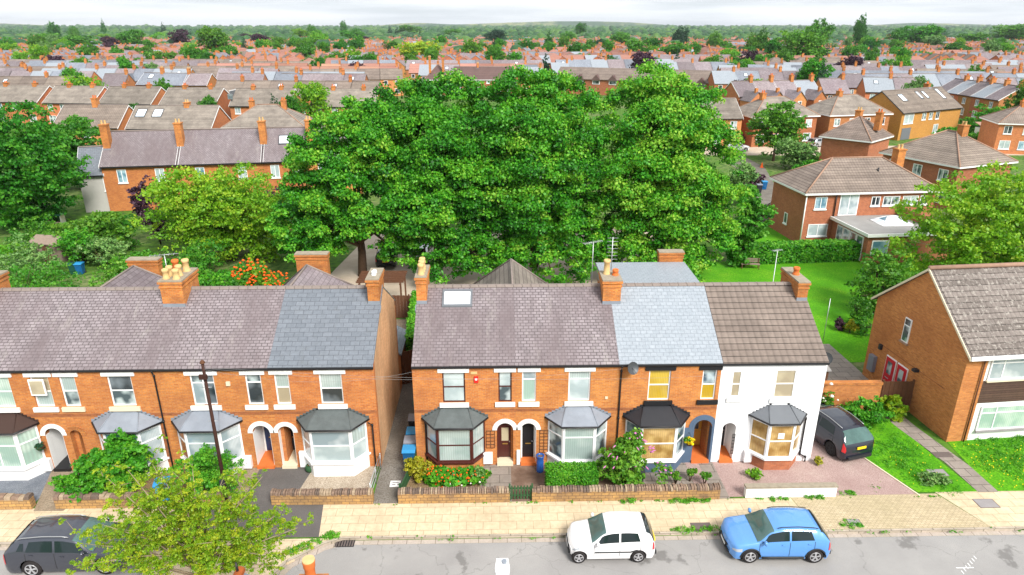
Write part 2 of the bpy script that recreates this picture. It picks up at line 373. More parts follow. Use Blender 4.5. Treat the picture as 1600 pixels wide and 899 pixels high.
G['concrete']=groundm('garden_concrete',[(.3,(.20,.15,.11)),(.5,(.32,.25,.18)),(.7,(.40,.33,.25))],.9,7,(.2,.16,.11),fines=14)
G['yard']=groundm('dark_yard',[(.3,(.10,.06,.04)),(.5,(.17,.11,.08)),(.7,(.27,.20,.15))],.9,7,None)
G['gravel_blue']=groundm('blue_gravel',[(.3,(.16,.18,.21)),(.7,(.28,.30,.33))],1.5,3,(.09,.10,.12),fines=32,bmp=.8)
G['gravel_beige']=groundm('beige_gravel',[(.3,(.42,.35,.27)),(.7,(.60,.52,.42))],1.5,3,(.22,.17,.12),fines=30,bmp=.8)
G['gravel_pink']=groundm('pink_gravel',[(.3,(.36,.25,.23)),(.55,(.46,.34,.31)),(.72,(.52,.42,.37))],.45,6,(.26,.17,.155),fines=28,bmp=.7)
G['sand']=groundm('beige_car_park',[(.3,(.40,.32,.24)),(.7,(.54,.46,.37))],.4,6,None)
G['soil']=groundm('border_soil',[(.3,(.20,.13,.07)),(.7,(.42,.30,.17))],2,6,(.12,.08,.04),fines=16)
G['slabs']=brickm('buff_paving_slabs',(.72,.585,.40),(.66,.53,.36),(.42,.33,.22),bw=.72,rh=.5,ms=.014,bias=0,stain=(.40,.32,.20),samt=.5,sscale=.5,bmp=.2,patch=((.40,.36,.20),.10))
G['block']=brickm('block_paving',(.60,.49,.33),(.53,.43,.28),(.33,.27,.17),bw=.2,rh=.1,ms=.012,stain=(.34,.29,.16),samt=.45,sscale=.5,bmp=.3)
G['path_slab']=brickm('grey_path_slabs',(.34,.29,.25),(.28,.24,.21),(.13,.11,.09),bw=.9,rh=.62,ms=.02,stain=(.2,.17,.14),samt=.4)
G['kerb']=brickm('kerb_stone',(.55,.47,.38),(.45,.38,.31),(.2,.17,.13),bw=.9,rh=9,ms=.02,stain=(.22,.2,.14),samt=.5,sscale=1.2)
G['gutter']=brickm('gutter_slab',(.50,.43,.38),(.44,.37,.32),(.22,.18,.15),bw=.6,rh=9,ms=.015,stain=(.33,.28,.18),samt=.4,sscale=1.2)
G['iron']=plain('cast_iron',(.16,.13,.12),.7,.3,metal=.3)
G['far_ground']=G['ground']
def sheet(name,poly,z,mat,kind='structure',cat=None,label=None):
    b=MB(); b.add([(p[0],p[1],z) for p in poly],[tuple(range(len(poly)))]); o=b.build(name,mat)
    if o.data.polygons[0].normal.z<0: o.data.flip_normals()
    return tag(o,kind=kind,cat=cat,label=label)
def slab(name,poly,z0,z1,mat,kind='structure'):
    b=MB(); b.prism([(p[0],p[1],z0) for p in poly],(0,0,z1-z0)); return tag(b.build(name,mat),kind=kind)
# one ground sheet to the horizon, with a step down at the kerb into the carriageway
b=MB(); X=14000
b.add([(-X,-400,-.134),(X,-400,-.134),(X,23.10,-.134),(-X,23.10,-.134),(X,23.12,-.004),(-X,23.12,-.004),(X,14000,-.004),(-X,14000,-.004)],[(0,1,2,3),(3,2,4,5),(5,4,6,7)])
tag(b.build('ground',G['ground']),kind='structure')
sheet('road',[(-70,9.5),(70,9.5),(70,22.84),(-70,22.84)],-.13,G['asphalt'])
sheet('road_gutter',[(-70,22.84),(70,22.84),(70,23.10),(-70,23.10)],-.126,G['gutter'])
# kerb stones following the buildout
KL=[(70,23.2),(22.6,23.18),(20.8,23.14),(13.5,23.12),(8.3,23.17),(-6.6,23.17),(-7.3,22.87),(-8.6,21.8),(-9.2,20.6),(-9.3,18.2),(-13.6,18.2),(-13.8,20.9),(-14.4,22.4),(-15.3,23.12),(-70,23.17)]
def strip(pts,w,z0,z1,b):
    n=len(pts); L=[];Rr=[]
    for i in range(n):
        a=Vector((*pts[max(i-1,0)],0)); c=Vector((*pts[min(i+1,n-1)],0)); d=(c-a).normalized(); nn=Vector((-d.y,d.x,0))
        p=Vector((*pts[i],0)); L.append(p+nn*w/2); Rr.append(p-nn*w/2)
    for i in range(n-1):
        q=[L[i],L[i+1],Rr[i+1],Rr[i]]
        b.prism([(v.x,v.y,z0) for v in q],(0,0,z1-z0))
b=MB(); strip(KL,.13,-.135,.004,b); tag(b.build('kerb',G['kerb']),kind='structure')
b=MB(); strip([(x,y-.22) if y>22.5 else (x+(.22 if x>-11 else -.22),y-.1) for x,y in KL[5:10]],.26,-.128,-.112,b); tag(b.build('kerb_drain_edging',G['gutter']),kind='structure')
# pavement buildout body
slab('pavement_buildout',[(-6.6,23.12),(-7.3,22.84),(-8.6,21.7),(-9.2,20.6),(-9.3,18.2),(-13.6,18.2),(-13.8,20.9),(-14.4,22.4),(-15.3,23.12)],-.13,-.006,G['slabs'])
# pavement surfaces
sheet('pavement',[(-7.6,23.2),(13.6,23.2),(13.2,25.3),(-7.9,25.3)],.004,G['slabs'])
sheet('pavement_asphalt_patch',[(-13.2,23.2),(-7.6,23.2),(-7.9,25.3),(-13.2,25.3)],.004,G['asphalt_dark'])
sheet('pavement',[(-70,23.2),(-13.2,23.2),(-13.2,25.3),(-70,25.3)],.004,G['slabs'])
sheet('pavement_block_paving',[(13.6,23.17),(21.0,23.17),(20.0,25.45),(13.2,25.45)],.004,G['block'])
sheet('pavement',[(21.0,23.2),(70,23.2),(70,25.6),(20.0,25.6)],.004,G['slabs'])
# front plots
def plot(name,x0,x1,mat,y0=25.3,y1=28.1,z=.004,kind='structure'): return sheet(name,[(x0,y0),(x1,y0),(x1,y1),(x0,y1)],z,mat,kind)
plot('gravel',-26,-20.9,G['gravel_blue'],kind='stuff')
sheet('garden_path',[(-20.6,25.1),(-19.3,25.1),(-18.3,28.1),(-21.6,28.1)],.008,G['concrete'])
plot('garden_soil',-19.9,-15.6,G['soil'])
plot('garden_soil',-15.6,-12.6,G['soil'])
plot('garden_path',-12.6,-11.6,G['concrete'])
plot('garden_path',-11.6,-8.9,G['asphalt_dark'],z=.008)
sheet('gravel',[(-9.4,25.3),(-6.0,25.3),(-6.0,28.1),(-9.0,28.1)],.012,G['gravel_beige'],kind='stuff')
sheet('alley_path',[(-5.75,25.3),(-4.6,25.3),(-4.0,28.1),(-4.0,37.6),(-5.75,37.6)],.008,G['alley'])
plot('garden_soil',-4.35,-.9,G['soil'])
plot('garden_path',-.9,.55,G['path_slab'],z=.008)
plot('yard',.55,5.6,G['yard'])
plot('garden_soil',5.6,6.6,G['soil'])
plot('garden_path',6.6,9.1,G['path_slab'])
plot('garden_path',9.75,10.45,G['path_slab'],z=.012)
plot('gravel',9.1,9.75,G['gravel_pink'],z=.008,kind='stuff')
sheet('gravel',[(10.0,25.42),(19.1,25.42),(17.9,28.6),(16.9,34.5),(15.3,34.5),(15.3,28.1),(10.0,28.1)],.008,G['gravel_pink'],kind='stuff')
b=MB(); strip([(19.15,25.3),(17.95,28.6),(17.0,34.0)],.07,0,.05,b); tag(b.build('driveway_edging',G['cream']),kind='structure')
sheet('lawn',[(19.2,25.55),(22.0,25.55),(21.7,28.0),(21.0,34.5),(17.1,34.5),(18.0,28.6)],.012,G['lawn'],kind='structure')
sheet('garden_path',[(22.0,25.5),(22.95,25.5),(22.9,27.5),(22.3,31),(21.8,36.2),(20.7,36.2),(21.25,31),(21.9,27.7)],.016,G['path_slab'])
sheet('lawn',[(22.95,25.55),(70,25.55),(70,33),(23.2,31),(22.9,27.5)],.012,G['lawn'])
# behind the houses
sheet('car_park',[(-15.5,46.5),(16.5,46.5),(17,70),(-13,70)],.004,G['sand'])
sheet('lawn',[(16.3,38.5),(60,38.5),(62,58.6),(17.6,58.6),(17.0,50)],.008,G['lawn'])
sheet('lawn',[(22.5,59.4),(30,59.4),(29.5,70),(24,70)],.008,G['lawn'])
sheet('paved_yard',[(16.9,32.6),(22.6,32.6),(22.3,41.2),(17.6,41.2)],.012,G['path_slab'])
sheet('lawn',[(15.5,33),(18.2,33),(18.4,37),(17.7,41.0),(15.5,41)],.016,G['lawn'])
pr=[at(1168,330),at(1205,352),at(1217,300),at(1195,262),at(1150,238),at(1128,236),at(1130,250),at(1160,270),at(1183,292)]
sheet('side_road',[(p.x,p.y) for p in pr],.008,G['alley'])
rd=[at(1080,243),at(1600,243),at(1600,228),at(1080,228)]
sheet('side_road',[(p.x,p.y) for p in rd],.004,G['sand'])
# rear yards between the front houses and the car park
sheet('rear_yard',[(-26,35.6),(15.4,35.6),(15.4,46),(-26,46)],.004,G['yard'])
sheet('rear_yard',[(-6.6,37.6),(-4.4,37.6),(-4.6,46),(-8.5,46)],.010,G['concrete'])
# ---- small pavement fittings
def cover(name,px,py,w,d,label,mat,frame=None,z=.018,rz=0):
    p=at(px,py); t=thing(name,label,'cover',(p.x,p.y,0),rz)
    MB().box(-w/2,w/2,-d/2,d/2,.0,z).build('lid',mat,t)
    b=MB()
    for a in (-1,1):
        b.box(a*w/2-.03,a*w/2+.03,-d/2-.03,d/2+.03,0,z-.004); b.box(-w/2+.03,w/2-.03,a*d/2-.03,a*d/2+.03,0,z-.004)
    b.build('frame',frame or G['iron'],t); return t
G['cover_grey']=plain('cover_grey',(.28,.26,.26),.7,.3,grime=.2)
cover('inspection_cover',1541,787,.85,.55,'grey inspection cover set in the buff slabs by the right edge of the pavement',G['cover_grey'])
cover('inspection_cover',1335,817,.5,.4,'small square cover ringed by grass in the block paving',G['cover_grey'])
cover('inspection_cover',1465,739,.8,.5,'round worn concrete cover in the lawn beside the path',G['cover_grey'])
cover('inspection_cover',1473,711,.9,.45,'rusty metal cover set across the slab path beside the lawn',G['iron'])
cover('inspection_cover',1096,824,.8,.5,'dark square cover at the kerb in front of the pale blue car',G['iron'])
b=at(539,849,-.12); t=thing('drain_grate','rusty slotted drain grate in the gutter at the kerb bend','drain',(b.x,b.y,-.12))
m=MB()
for i in range(7): m.box(-.36+i*.11,-.30+i*.11,-.2,.2,0,.025)
m.build('bars',G['iron'],t); MB().box(-.4,.4,-.22,.22,-.005,.008).build('sump',G['black'],t)
# scuffed road-marking remnant in the corner of the carriageway
m=MB()
p=at(1500,885,-.126)
for i in range(7):
    q=Vector((p.x-.1+i*.17,p.y-.3+i*.13,-.124)); m.box(q.x-.015,q.x+.015,q.y-.10,q.y+.07,-.128,-.123)
m.box(p.x-.2,p.x+.5,p.y-.1,p.y-.06,-.128,-.123)
tag(m.build('road_marking',G['white']),kind='structure')
# ------------------------------------------------------------------ the two front terraces
FY=28.1; EAV=5.55; RY=3.9; RZ=7.9; DEP=7.3; SL=(RZ-EAV)/RY
def cells(b,x0,x1,z0,z1,y0,y1,holes,mi=0):
    """wall slab in the x-z plane with rectangular holes"""
    xs=sorted(set([x0,x1]+[h[i] for h in holes for i in (0,1)])); 
    for xa,xb in zip(xs[:-1],xs[1:]):
        xm=(xa+xb)/2; blk=sorted([(h[2],h[3]) for h in holes if h[0]<xm<h[1]]); z=z0
        for a,c in blk:
            if a>z: b.box(xa,xb,y0,y1,z,a,mi)
            z=max(z,c)
        if z<z1: b.box(xa,xb,y0,y1,z,z1,mi)
def spandrel(b,xc,r,zs,top,y0,y1,mi=0,N=10):
    """brick above an arch of radius r springing at zs, up to level top"""
    for s in (-1,1):
        pts=[(xc+s*r,y0,top)]+[(xc+s*r*math.cos(a),y0,zs+r*math.sin(a)) for a in [math.pi/2*i/N for i in range(N+1)]]+[(xc,y0,top)]
        if abs(top-(zs+r))<1e-4: pts=pts[:-1]
        b.prism(pts,(0,y1-y0,0),mi)
def archband(b,xc,r0,r1,zs,y0,y1,mi=0,N=16,gap=None):
    for i in range(N):
        a0=math.pi*i/N; a1=math.pi*(i+1)/N
        if gap: a1-=gap
        P=lambda r,a:(xc+r*math.cos(a),y0,zs+r*math.sin(a))
        b.prism([P(r0,a0),P(r1,a0),P(r1,a1),P(r0,a1)],(0,y1-y0,0),mi)
def window(par,x0,x1,z0,z1,fr,pn,y=0.0,split=(.5,),mull=(),sill='white',lintel='white',panes=None,setback=.07,fw=.06,name='window',lab=None,sillh=.22,over=.16,linh=.2):
    """frame sits in the opening; pane, sill and lintel are its sub-parts"""
    b=MB(); yf=y+setback; yb=yf+.06
    b.box(x0,x0+fw,yf,yb,z0,z1); b.box(x1-fw,x1,yf,yb,z0,z1)
    b.box(x0+fw,x1-fw,yf,yb,z0,z0+fw); b.box(x0+fw,x1-fw,yf,yb,z1-fw,z1)
    H=z1-z0; W=x1-x0; zz=[z0+fw]+[z0+H*s for s in split]+[z1-fw]; xx=[x0+fw]+[x0+W*s for s in mull]+[x1-fw]
    for s in split: b.box(x0+fw,x1-fw,yf+.004,yb-.002,z0+H*s-.028,z0+H*s+.028)
    for s in mull: b.box(x0+W*s-.025,x0+W*s+.025,yf+.007,yb-.004,z0+fw,z1-fw)
    w=b.build(name,G[fr],par)
    if lab: w['label']=lab
    k=0
    for i in range(len(zz)-1):
        for j in range(len(xx)-1):
            m=(panes[k%len(panes)] if panes else pn); k+=1
            MB().box(xx[j]-.004,xx[j+1]+.004,yf+.03,yf+.05,zz[i]-.004,zz[i+1]+.004).build('pane',G[m],w)
    if sill: MB().box(x0-over,x1+over,y-.09,y+setback-.002,z0-sillh,z0-.001).build('sill',G[sill],w)
    if lintel: MB().box(x0-over-.04,x1+over+.04,y-.06,y+.05,z1+.002,z1+linh).build('lintel',G[lintel],w)
    return w
def bay(par,cx,hw,fh,dp,rmat,fmat,bmat,panes,ztop=2.62,zsill=.66,wz=3.2,plinth=True,split=.66,fascia='black',side_w=None,cmull=()):
    """canted bay: plinth, frames with panes, hipped roof"""
    P=[(cx-hw,0),(cx-fh,-dp),(cx+fh,-dp),(cx+hw,0)]
    b=MB(); b.prism([(x,y,0) for x,y in P]+[],(0,0,zsill-.06)); b.build('bay_base',G[bmat],par)
    e=.10; Q=[(cx-hw-e,0),(cx-fh-.05,-dp-e),(cx+fh+.05,-dp-e),(cx+hw+e,0)]
    MB().prism([(x,y,zsill-.058) for x,y in Q],(0,0,.10)).build('bay_sill',G[fmat],par)
    z0=zsill+.045; z1=ztop-.10
    MB().prism([(x,y,z1+.002) for x,y in P],(0,0,.12)).build('bay_head',G[fmat if fmat!='brown_frame' else 'white'],par)
    for i in range(3):
        a=Vector((*P[i],0)); c=Vector((*P[i+1],0)); d=(c-a); L=d.length; d.normalize(); n=Vector((d.y,-d.x,0))
        b=MB(); fw=.10 if i==1 else .09
        def bar(u0,u1,za,zb,o0=0.0,o1=.07):
            q=[a+d*u0-n*o0,a+d*u1-n*o0,a+d*u1-n*o1,a+d*u0-n*o1]; b.prism([(p.x,p.y,za) for p in q],(0,0,zb-za))
        bar(.004,fw,z0,z1); bar(L-fw,L-.004,z0,z1); bar(fw,L-fw,z0,z0+.06,.004,.066); bar(fw,L-fw,z1-.07,z1,.004,.066)
        zs=z0+(z1-z0)*split; bar(fw,L-fw,zs-.03,zs+.03,.006,.064)
        mm=[fw]
        if i==1:
            for mfr in cmull: bar(L*mfr-.03,L*mfr+.03,z0+.06,z1-.07,.009,.062); mm.append(L*mfr)
        mm.append(L-fw)
        w=b.build('bay_window',G[fmat],par)
        zz=[z0+.05,zs,z1-.06]
        for k in range(2):
            for j in range(len(mm)-1):
                pm=panes[i] if isinstance(panes[i],str) else panes[i][k]
                q=[a+d*mm[j]-n*.03,a+d*mm[j+1]-n*.03,a+d*mm[j+1]-n*.045,a+d*mm[j]-n*.045]
                MB().prism([(p.x,p.y,zz[k]) for p in q],(0,0,zz[k+1]-zz[k])).build('pane',G[pm],w)
    # roof
    e=.17; fa=hw+e*.9; fb=fh+e*.55
    E=[(cx-fa,.0),(cx-fb,-dp-e),(cx+fb,-dp-e),(cx+fa,.0)]; T=[(cx-fh*.78,0),(cx+fh*.78,0)]
    zb=ztop+.06
    b=MB(); vs=[(x,y,zb) for x,y in E]+[(x,y,wz) for x,y in T]
    b.add(vs,[(0,1,4),(1,2,5,4),(2,3,5),(0,4,5,3),(0,3,2,1)])
    rf=b.build('bay_roof',G[rmat],par)
    for p,q in ((0,4),(1,4),(2,5),(3,5)):
        A=Vector(vs[p]); B=Vector(vs[q]); MB().tube([A+Vector((0,-.005,.012)),B+Vector((0,-.005,.012))],.022,5).build('ridge_roll',G[rmat],rf)
    MB().prism([(x,y,ztop+.022) for x,y in E],(0,0,.036)).build('fascia',G[fascia],rf)
    b=MB(); ed=[E[0],E[1],E[2],E[3]]
    b.tube([(x,y-.03 if y<-.1 else y,ztop+.035) for x,y in ed],.045,6); b.build('gutter',G['black'],rf)
    # stepped flashing up the wall on both sides
    b=MB()
    for s in (-1,1):
        for k in range(6):
            f=k/6; x=cx+s*(fa+(fh*.78-fa)*f); z=zb+(wz-zb)*f
            b.box(min(x,x-s*.26),max(x,x-s*.26),-.018,-.002,z-.02,z+.17)
    b.box(cx-fh*.78,cx+fh*.78,-.018,-.002,wz-.05,wz+.08)
    b.build('flashing',G[rmat],rf)
    return rf
def doorway(par,xc,r,zs,floor,doormat,panel,wallin,dp=.95,flip=0,glass=None,kind='panel',plinth='concrete'):
    """recessed porch behind an arch"""
    b=MB(); x0,x1=xc-r,xc+r; y0=.3; w=.06
    b.box(x0-w,x0-.002,y0,y0+dp,.0,zs+r+.1); b.box(x1+.002,x1+w,y0,y0+dp,0,zs+r+.1)
    b.box(x0-w,x1+w,y0,y0+dp,zs+r+.1,zs+r+.16); b.box(x0-w,x1+w,y0+dp,y0+dp+.06,0,zs+r+.16)
    if wallin in('slateblue','white'): b.box(x0+.001,x0+.014,.004,.299,.16,zs); b.box(x1-.014,x1-.001,.004,.299,.16,zs)
    b.build('porch_lining',G[wallin],par)
    MB().box(x0,x1,-.12,y0+dp,.0,.16).build('doorstep',G[floor],par)
    yd=y0+dp; b=MB()
    b.box(x0+.01,x0+.09,yd-.08,yd-.01,.16,zs+r-.05); b.box(x1-.09,x1-.01,yd-.08,yd-.01,.16,zs+r-.05); b.box(x0+.09,x1-.09,yd-.08,yd-.01,zs+.15,zs+.23)
    b.build('door_frame',G[panel],par)
    b=MB(); b.box(x0+.09,x1-.09,yd-.06,yd-.02,.2,zs+.15)
    for zz in ((.35,.85),(1.05,zs-.05)):
        for xx in ((x0+.15,xc-.03),(xc+.03,x1-.15)): b.box(xx[0],xx[1],yd-.075,yd-.06,*zz)
    d=b.build('door',G[doormat],par)
    MB().box(x0+.09,x1-.09,yd-.05,yd-.03,zs+.23,zs+r-.04).build('fanlight',G['p_dark'],d)
    if glass: MB().box(xc-.17,xc+.17,yd-.085,yd-.074,1.15,zs-.1).build('door_glass',G[glass],d)
    MB().box(xc-.13,xc+.13,yd-.095,yd-.076,.95,1.0).build('letterbox',G['brass'],d)
    MB().lathe([(.02,0),(.035,.02),(.03,.05)],(0,0,0),8).build('handle',G['metal'],d,loc=(x1-.17,yd-.09,1.08))
def pot(b,x,y,z,h,r,mi): 
    b.lathe([(r*1.1,0),(r*1.1,.06),(r*.92,.10),(r*.82,h-.16),(r*1.02,h-.13),(r*1.05,h-.04),(r*.9,h),(r*.62,h),(r*.6,h-.12)],(x,y,z),10,mi)
def chimney(par,x0,x1,y0,y1,zb,zt,pots,brick='brick_chim',flash=None,name='chimney'):
    b=MB(); b.box(x0,x1,y0,y1,zb,zt-.36)
    b.box(x0-.04,x1+.04,y0-.04,y1+.04,zt-.36,zt-.27); b.box(x0-.01,x1+.01,y0-.01,y1+.01,zt-.27,zt-.15); b.box(x0-.07,x1+.07,y0-.07,y1+.07,zt-.15,zt-.04)
    c=b.build(name,G[brick],par)
    MB().box(x0-.05,x1+.05,y0-.05,y1+.05,zt-.038,zt+.03).build('cap',G['mortar'],c)
    for (px_,py_,h,m,r) in pots:
        bb=MB(); pot(bb,px_,py_,zt+.02,h,r,0); bb.build('chimney_pot',G[m],c)
    if flash:
        fl=MB(); yy=y0; zf=flash(y0)
        fl.box(x0-.07,x1+.07,y0-.30,y0-.003,zf-.16,zf-.05)
        fl.v=[(v[0],v[1],v[2]+ (flash(v[1])-flash(y0)) ) for v in fl.v]
        fl.box(x0-.012,x1+.012,y0-.012,y0+.05,zf-.1,zf+.16)
        fl.build('flashing',G['lead'],c)
    return c
rz=lambda y: EAV+SL*y
def terrace_house(x0,x1,label,wall='brick',roofm='slate_purple',ends=(False,False),holes=(),arches=(),gable='brick_gable',name='terraced_house',lean=0.0,verge=.0,trim=True,eavem='brick_low',group=None):
    t=thing(name,label,'house',(x0,FY,0),0,group); w=x1-x0
    L=lambda x:x-x0
    b=MB(); hs=[(L(h[0]),L(h[1]),h[2],h[3]) for h in holes]
    for (xc,r,zs) in arches: hs.append((L(xc)-r,L(xc)+r,.0,zs+r))
    cells(b,0,w,0,EAV,0,.3,hs)
    for (xc,r,zs) in arches: spandrel(b,L(xc),r,zs,zs+r,0,.3)
    # rear wall and party walls
    b.box(0,w,DEP-.25,DEP,0,EAV-.15+.06)
    def side(xa,mi):
        b.prism([(xa,.3,0),(xa,DEP-.25,0),(xa,DEP-.25,EAV-.3),(xa,DEP-.25,rz(2*RY-DEP+.25)-.05),(xa,RY,RZ-.06),(xa,.3,rz(.3)-.06)],(.22,0,0),mi)
    side(0,1 if ends[0] else 0); side(w-.22,1 if ends[1] else 0)
    b.build('wall',[G[wall],G[gable]],t)
    if trim:
        b=MB()
        # string course and dentil eaves course, a few mm proud
        bays=[(L(a[0])-a[1]-.23,L(a[0])+a[1]+.23) for a in arches]
        b.box(0.002,w-.002,-.012,-.002,2.98,3.13); b.box(.002,w-.002,-.03,-.002,EAV-.2,EAV-.06)
        for i in range(int(w/.22)): b.box(.03+i*.22,.13+i*.22,-.05,-.031,EAV-.2,EAV-.1)
        b.build('brick_band',G[eavem],t)
    # roof
    th=.09; b=MB(); xa=-verge if ends[0] else 0.001; xb=w+verge if ends[1] else w-.001
    yo=-.10; b.prism([(xa,yo,rz(yo)),(xa,RY,RZ),(xa,RY,RZ-th),(xa,yo,rz(yo)-th)],(xb-xa,0,0))
    yb=DEP+.15; zb=rz(2*RY-yb)
    b.prism([(xa,RY,RZ),(xa,yb,zb),(xa,yb,zb-th),(xa,RY,RZ-th)],(xb-xa,0,0))
    rf=b.build('roof',G[roofm],t)
    b=MB(); n=max(1,int(round(w/.45))); s=w/n
    for i in range(n):
        xx=i*s; b.prism([(xx+.012,RY-.15,RZ-.055),(xx+.012,RY-.07,RZ+.05),(xx+.012,RY+.07,RZ+.05),(xx+.012,RY+.15,RZ-.055)],(s-.022,0,0))
        b.box(xx+s-.025,xx+s+.006,RY-.1,RY+.1,RZ+.0,RZ+.062)
    b.build('ridge_tiles',G['ridge'],rf)
    b=MB(); b.prism([(xa,yo-.07,rz(yo)-.03),(xa,yo-.08,rz(yo)-.08),(xa,yo-.05,rz(yo)-.12),(xa,yo-.01,rz(yo)-.10),(xa,yo,rz(yo)-.03)],(xb-xa,0,0)); b.build('gutter',G['black'],t)
    MB().box(.002,w-.002,yo,-.032,EAV-.22,EAV-.16).build('soffit',G['black'],t)
    t['_x0']=x0
    return t
def meter(par,x,z=.12,w=.5,h=.62,d=.22,y=0):
    b=MB(); b.box(x,x+w,y-d,y-.002,z,z+h); b.box(x+.03,x+w-.03,y-d-.012,y-d,z+.04,z+h-.05); b.build('meter_box',G['upvc'],par)
def downpipe(par,pts,r=.04,name='drainpipe'):
    b=MB(); b.tube(pts,r,6)
    for p in pts[1:-1]: b.tube([(p[0],p[1],p[2]-.05),(p[0],p[1],p[2]+.05)],r*1.4,6)
    b.build(name,G['black'],par)
def dish(par,x,y,z,rzv=0.0,name='satellite_dish'):
    b=MB(); prof=[(.02,0),(.12,.012),(.22,.04),(.30,.085)]
    b.lathe(prof,n=16,caps=False); M=Matrix.Rotation(rzv,4,'Z')@Matrix.Rotation(R(68),4,'X')
    b.v=[tuple(M@Vector(v)) for v in b.v]
    b.tube([M@Vector((0,.0,0)),M@Vector((0,-.25,.32))],.012,5); b.tube([(0,0,0),(0,.0,-.25),(0,.25,-.3)],.02,6)
    b.box(-.03,.03,.22,.3,-.4,-.2)
    b.build(name,G['darkmetal'],par,loc=(x,y,z))

WZ0,WZ1=3.5,5.1
# ---- left row
def std(x0,x1,label,wide,nar,arch,bayc,**k):
    holes=[(wide[0],wide[1],WZ0,WZ1),(nar[0],nar[1],WZ0,WZ1)]
    return terrace_house(x0,x1,label,holes=holes,arches=[arch],**k)
l1=std(-25.3,-20.3,'terraced house at the left edge with a dark brown bay roof',(-23.4,-22.38),(-21.43,-20.6),(-21.02,.40,1.98),0,)
L=lambda t,x:x-t['_x0']
w=window(l1,L(l1,-23.4),L(l1,-22.38),WZ0,WZ1,'upvc','p_green'); window(l1,L(l1,-21.43),L(l1,-20.6),WZ0,WZ1,'upvc','p_green',panes=['p_blind','p_tan'],split=(.5,),lab='upper window with its top casement open')
b=MB().box(L(l1,-21.42),L(l1,-20.72),-.16,-.11,4.2,5.02); b.build('open_casement',G['upvc'],l1); MB().box(L(l1,-21.36),L(l1,-20.78),-.17,-.161,4.27,4.95).build('pane',G['p_tan'],l1)
bay(l1,L(l1,-23.2),1.5,.95,.75,'felt_brown','upvc','white',['p_green','p_green','p_green'],fascia='black',cmull=(.5,))
doorway(l1,L(l1,-21.02),.40,1.98,'black','black','white','white')
archs=lambda t,xc,r,zs,m,r1=.22: (lambda b:(archband(b,L(t,xc),r,r+r1,zs,-.035,-.002),b.build('door_arch',G[m],t)))(MB())
archs(l1,-21.02,.40,1.98,'white'); meter(l1,L(l1,-21.6)-.35)
l2=std(-20.3,-15.65,'brick terraced house with a plain brick door arch, behind the big front-garden shrub',(-17.95,-16.85),(-20.12,-19.4),(-20.0+.0,.27,1.98),0)
window(l2,L(l2,-17.95),L(l2,-16.85),WZ0,WZ1,'upvc','p_half',panes=['p_half','p_dark'],sill='cream'); window(l2,L(l2,-20.12),L(l2,-19.4),WZ0,WZ1,'upvc','p_half',panes=['p_half','p_blind'],sill='cream')
bay(l2,L(l2,-17.45),1.5,.8,.75,'lead','upvc','white',['p_dark','p_blue','p_curtain'])
doorway(l2,L(l2,-20.0),.27,1.98,'brick_low','cream','cream','cream'); b=MB(); archband(b,L(l2,-20.0),.27,.5,1.98,-.03,-.002,N=14,gap=.02); b.build('door_arch',G['brick_chim'],l2)
meter(l2,L(l2,-19.45))
downpipe(l2,[(L(l2,-15.75),-.2,5.4),(L(l2,-15.75),-.06,5.1),(L(l2,-15.75),-.06,2.7),(L(l2,-15.75),-.06,.05)])
MB().box(L(l2,-16.28),L(l2,-15.76),-.01,-.002,.4,2.5).build('dark_brick_patch',G['brick_low'],l2)  # darker brick patch between the bay and the drainpipe
l3=std(-15.65,-10.55,'terraced house behind the telegraph pole with a deep blue door',(-14.2,-13.1),(-11.68,-10.95),(-11.3,.41,1.98),0)
window(l3,L(l3,-14.2),L(l3,-13.1),WZ0,WZ1,'upvc','p_half',split=(.72,),mull=(.5,),panes=['p_curtain','p_dark','p_half','p_dark']); window(l3,L(l3,-11.68),L(l3,-10.95),WZ0,WZ1,'upvc','p_dark',split=(.72,),panes=['p_dark','p_half'])
bay(l3,L(l3,-13.75),1.5,.8,.75,'lead','upvc','white',['p_dark','p_curtain','p_curtain'],cmull=())
doorway(l3,L(l3,-11.3),.41,1.98,'terracotta','navy','white','white'); archs(l3,-11.3,.41,1.98,'white'); meter(l3,L(l3,-12.35),w=.42)
l4=std(-10.55,-5.75,'end terraced house with a dark blue slate roof, left of the alley',(-8.3,-7.25),(-10.35,-9.68),(-10.15,.36,1.98),0,roofm='slate_blue',ends=(False,True))
window(l4,L(l4,-8.3),L(l4,-7.25),WZ0,WZ1,'upvc','p_blind',panes=['p_dark','p_blind']); window(l4,L(l4,-10.35),L(l4,-9.68),WZ0,WZ1,'upvc','p_blind',split=(.55,),panes=['p_tan','p_blind'])
bay(l4,L(l4,-7.85),1.55,.95,.78,'felt','upvc','white',[('p_plain','p_plain'),('p_plain','p_curtain'),('p_plain','p_blind')],split=.52,zsill=.78)
doorway(l4,L(l4,-10.15),.36,1.98,'cream','binblack','white','white'); archs(l4,-10.15,.36,1.98,'white')
b=MB(); b.box(L(l4,-9.62),L(l4,-9.30)+.1,-.14,-.002,.1,.95); b.build('meter_box',G['upvc'],l4)
downpipe(l4,[(L(l4,-6.17),-.22,2.6),(L(l4,-6.0),-.10,2.4),(L(l4,-6.0),-.08,.05)])
MB().box(L(l4,-12.6)+4.0,L(l4,-12.6)+4.01,-.01,-.005,4,4.01).build('wall_fitting',G['cream'],l4)
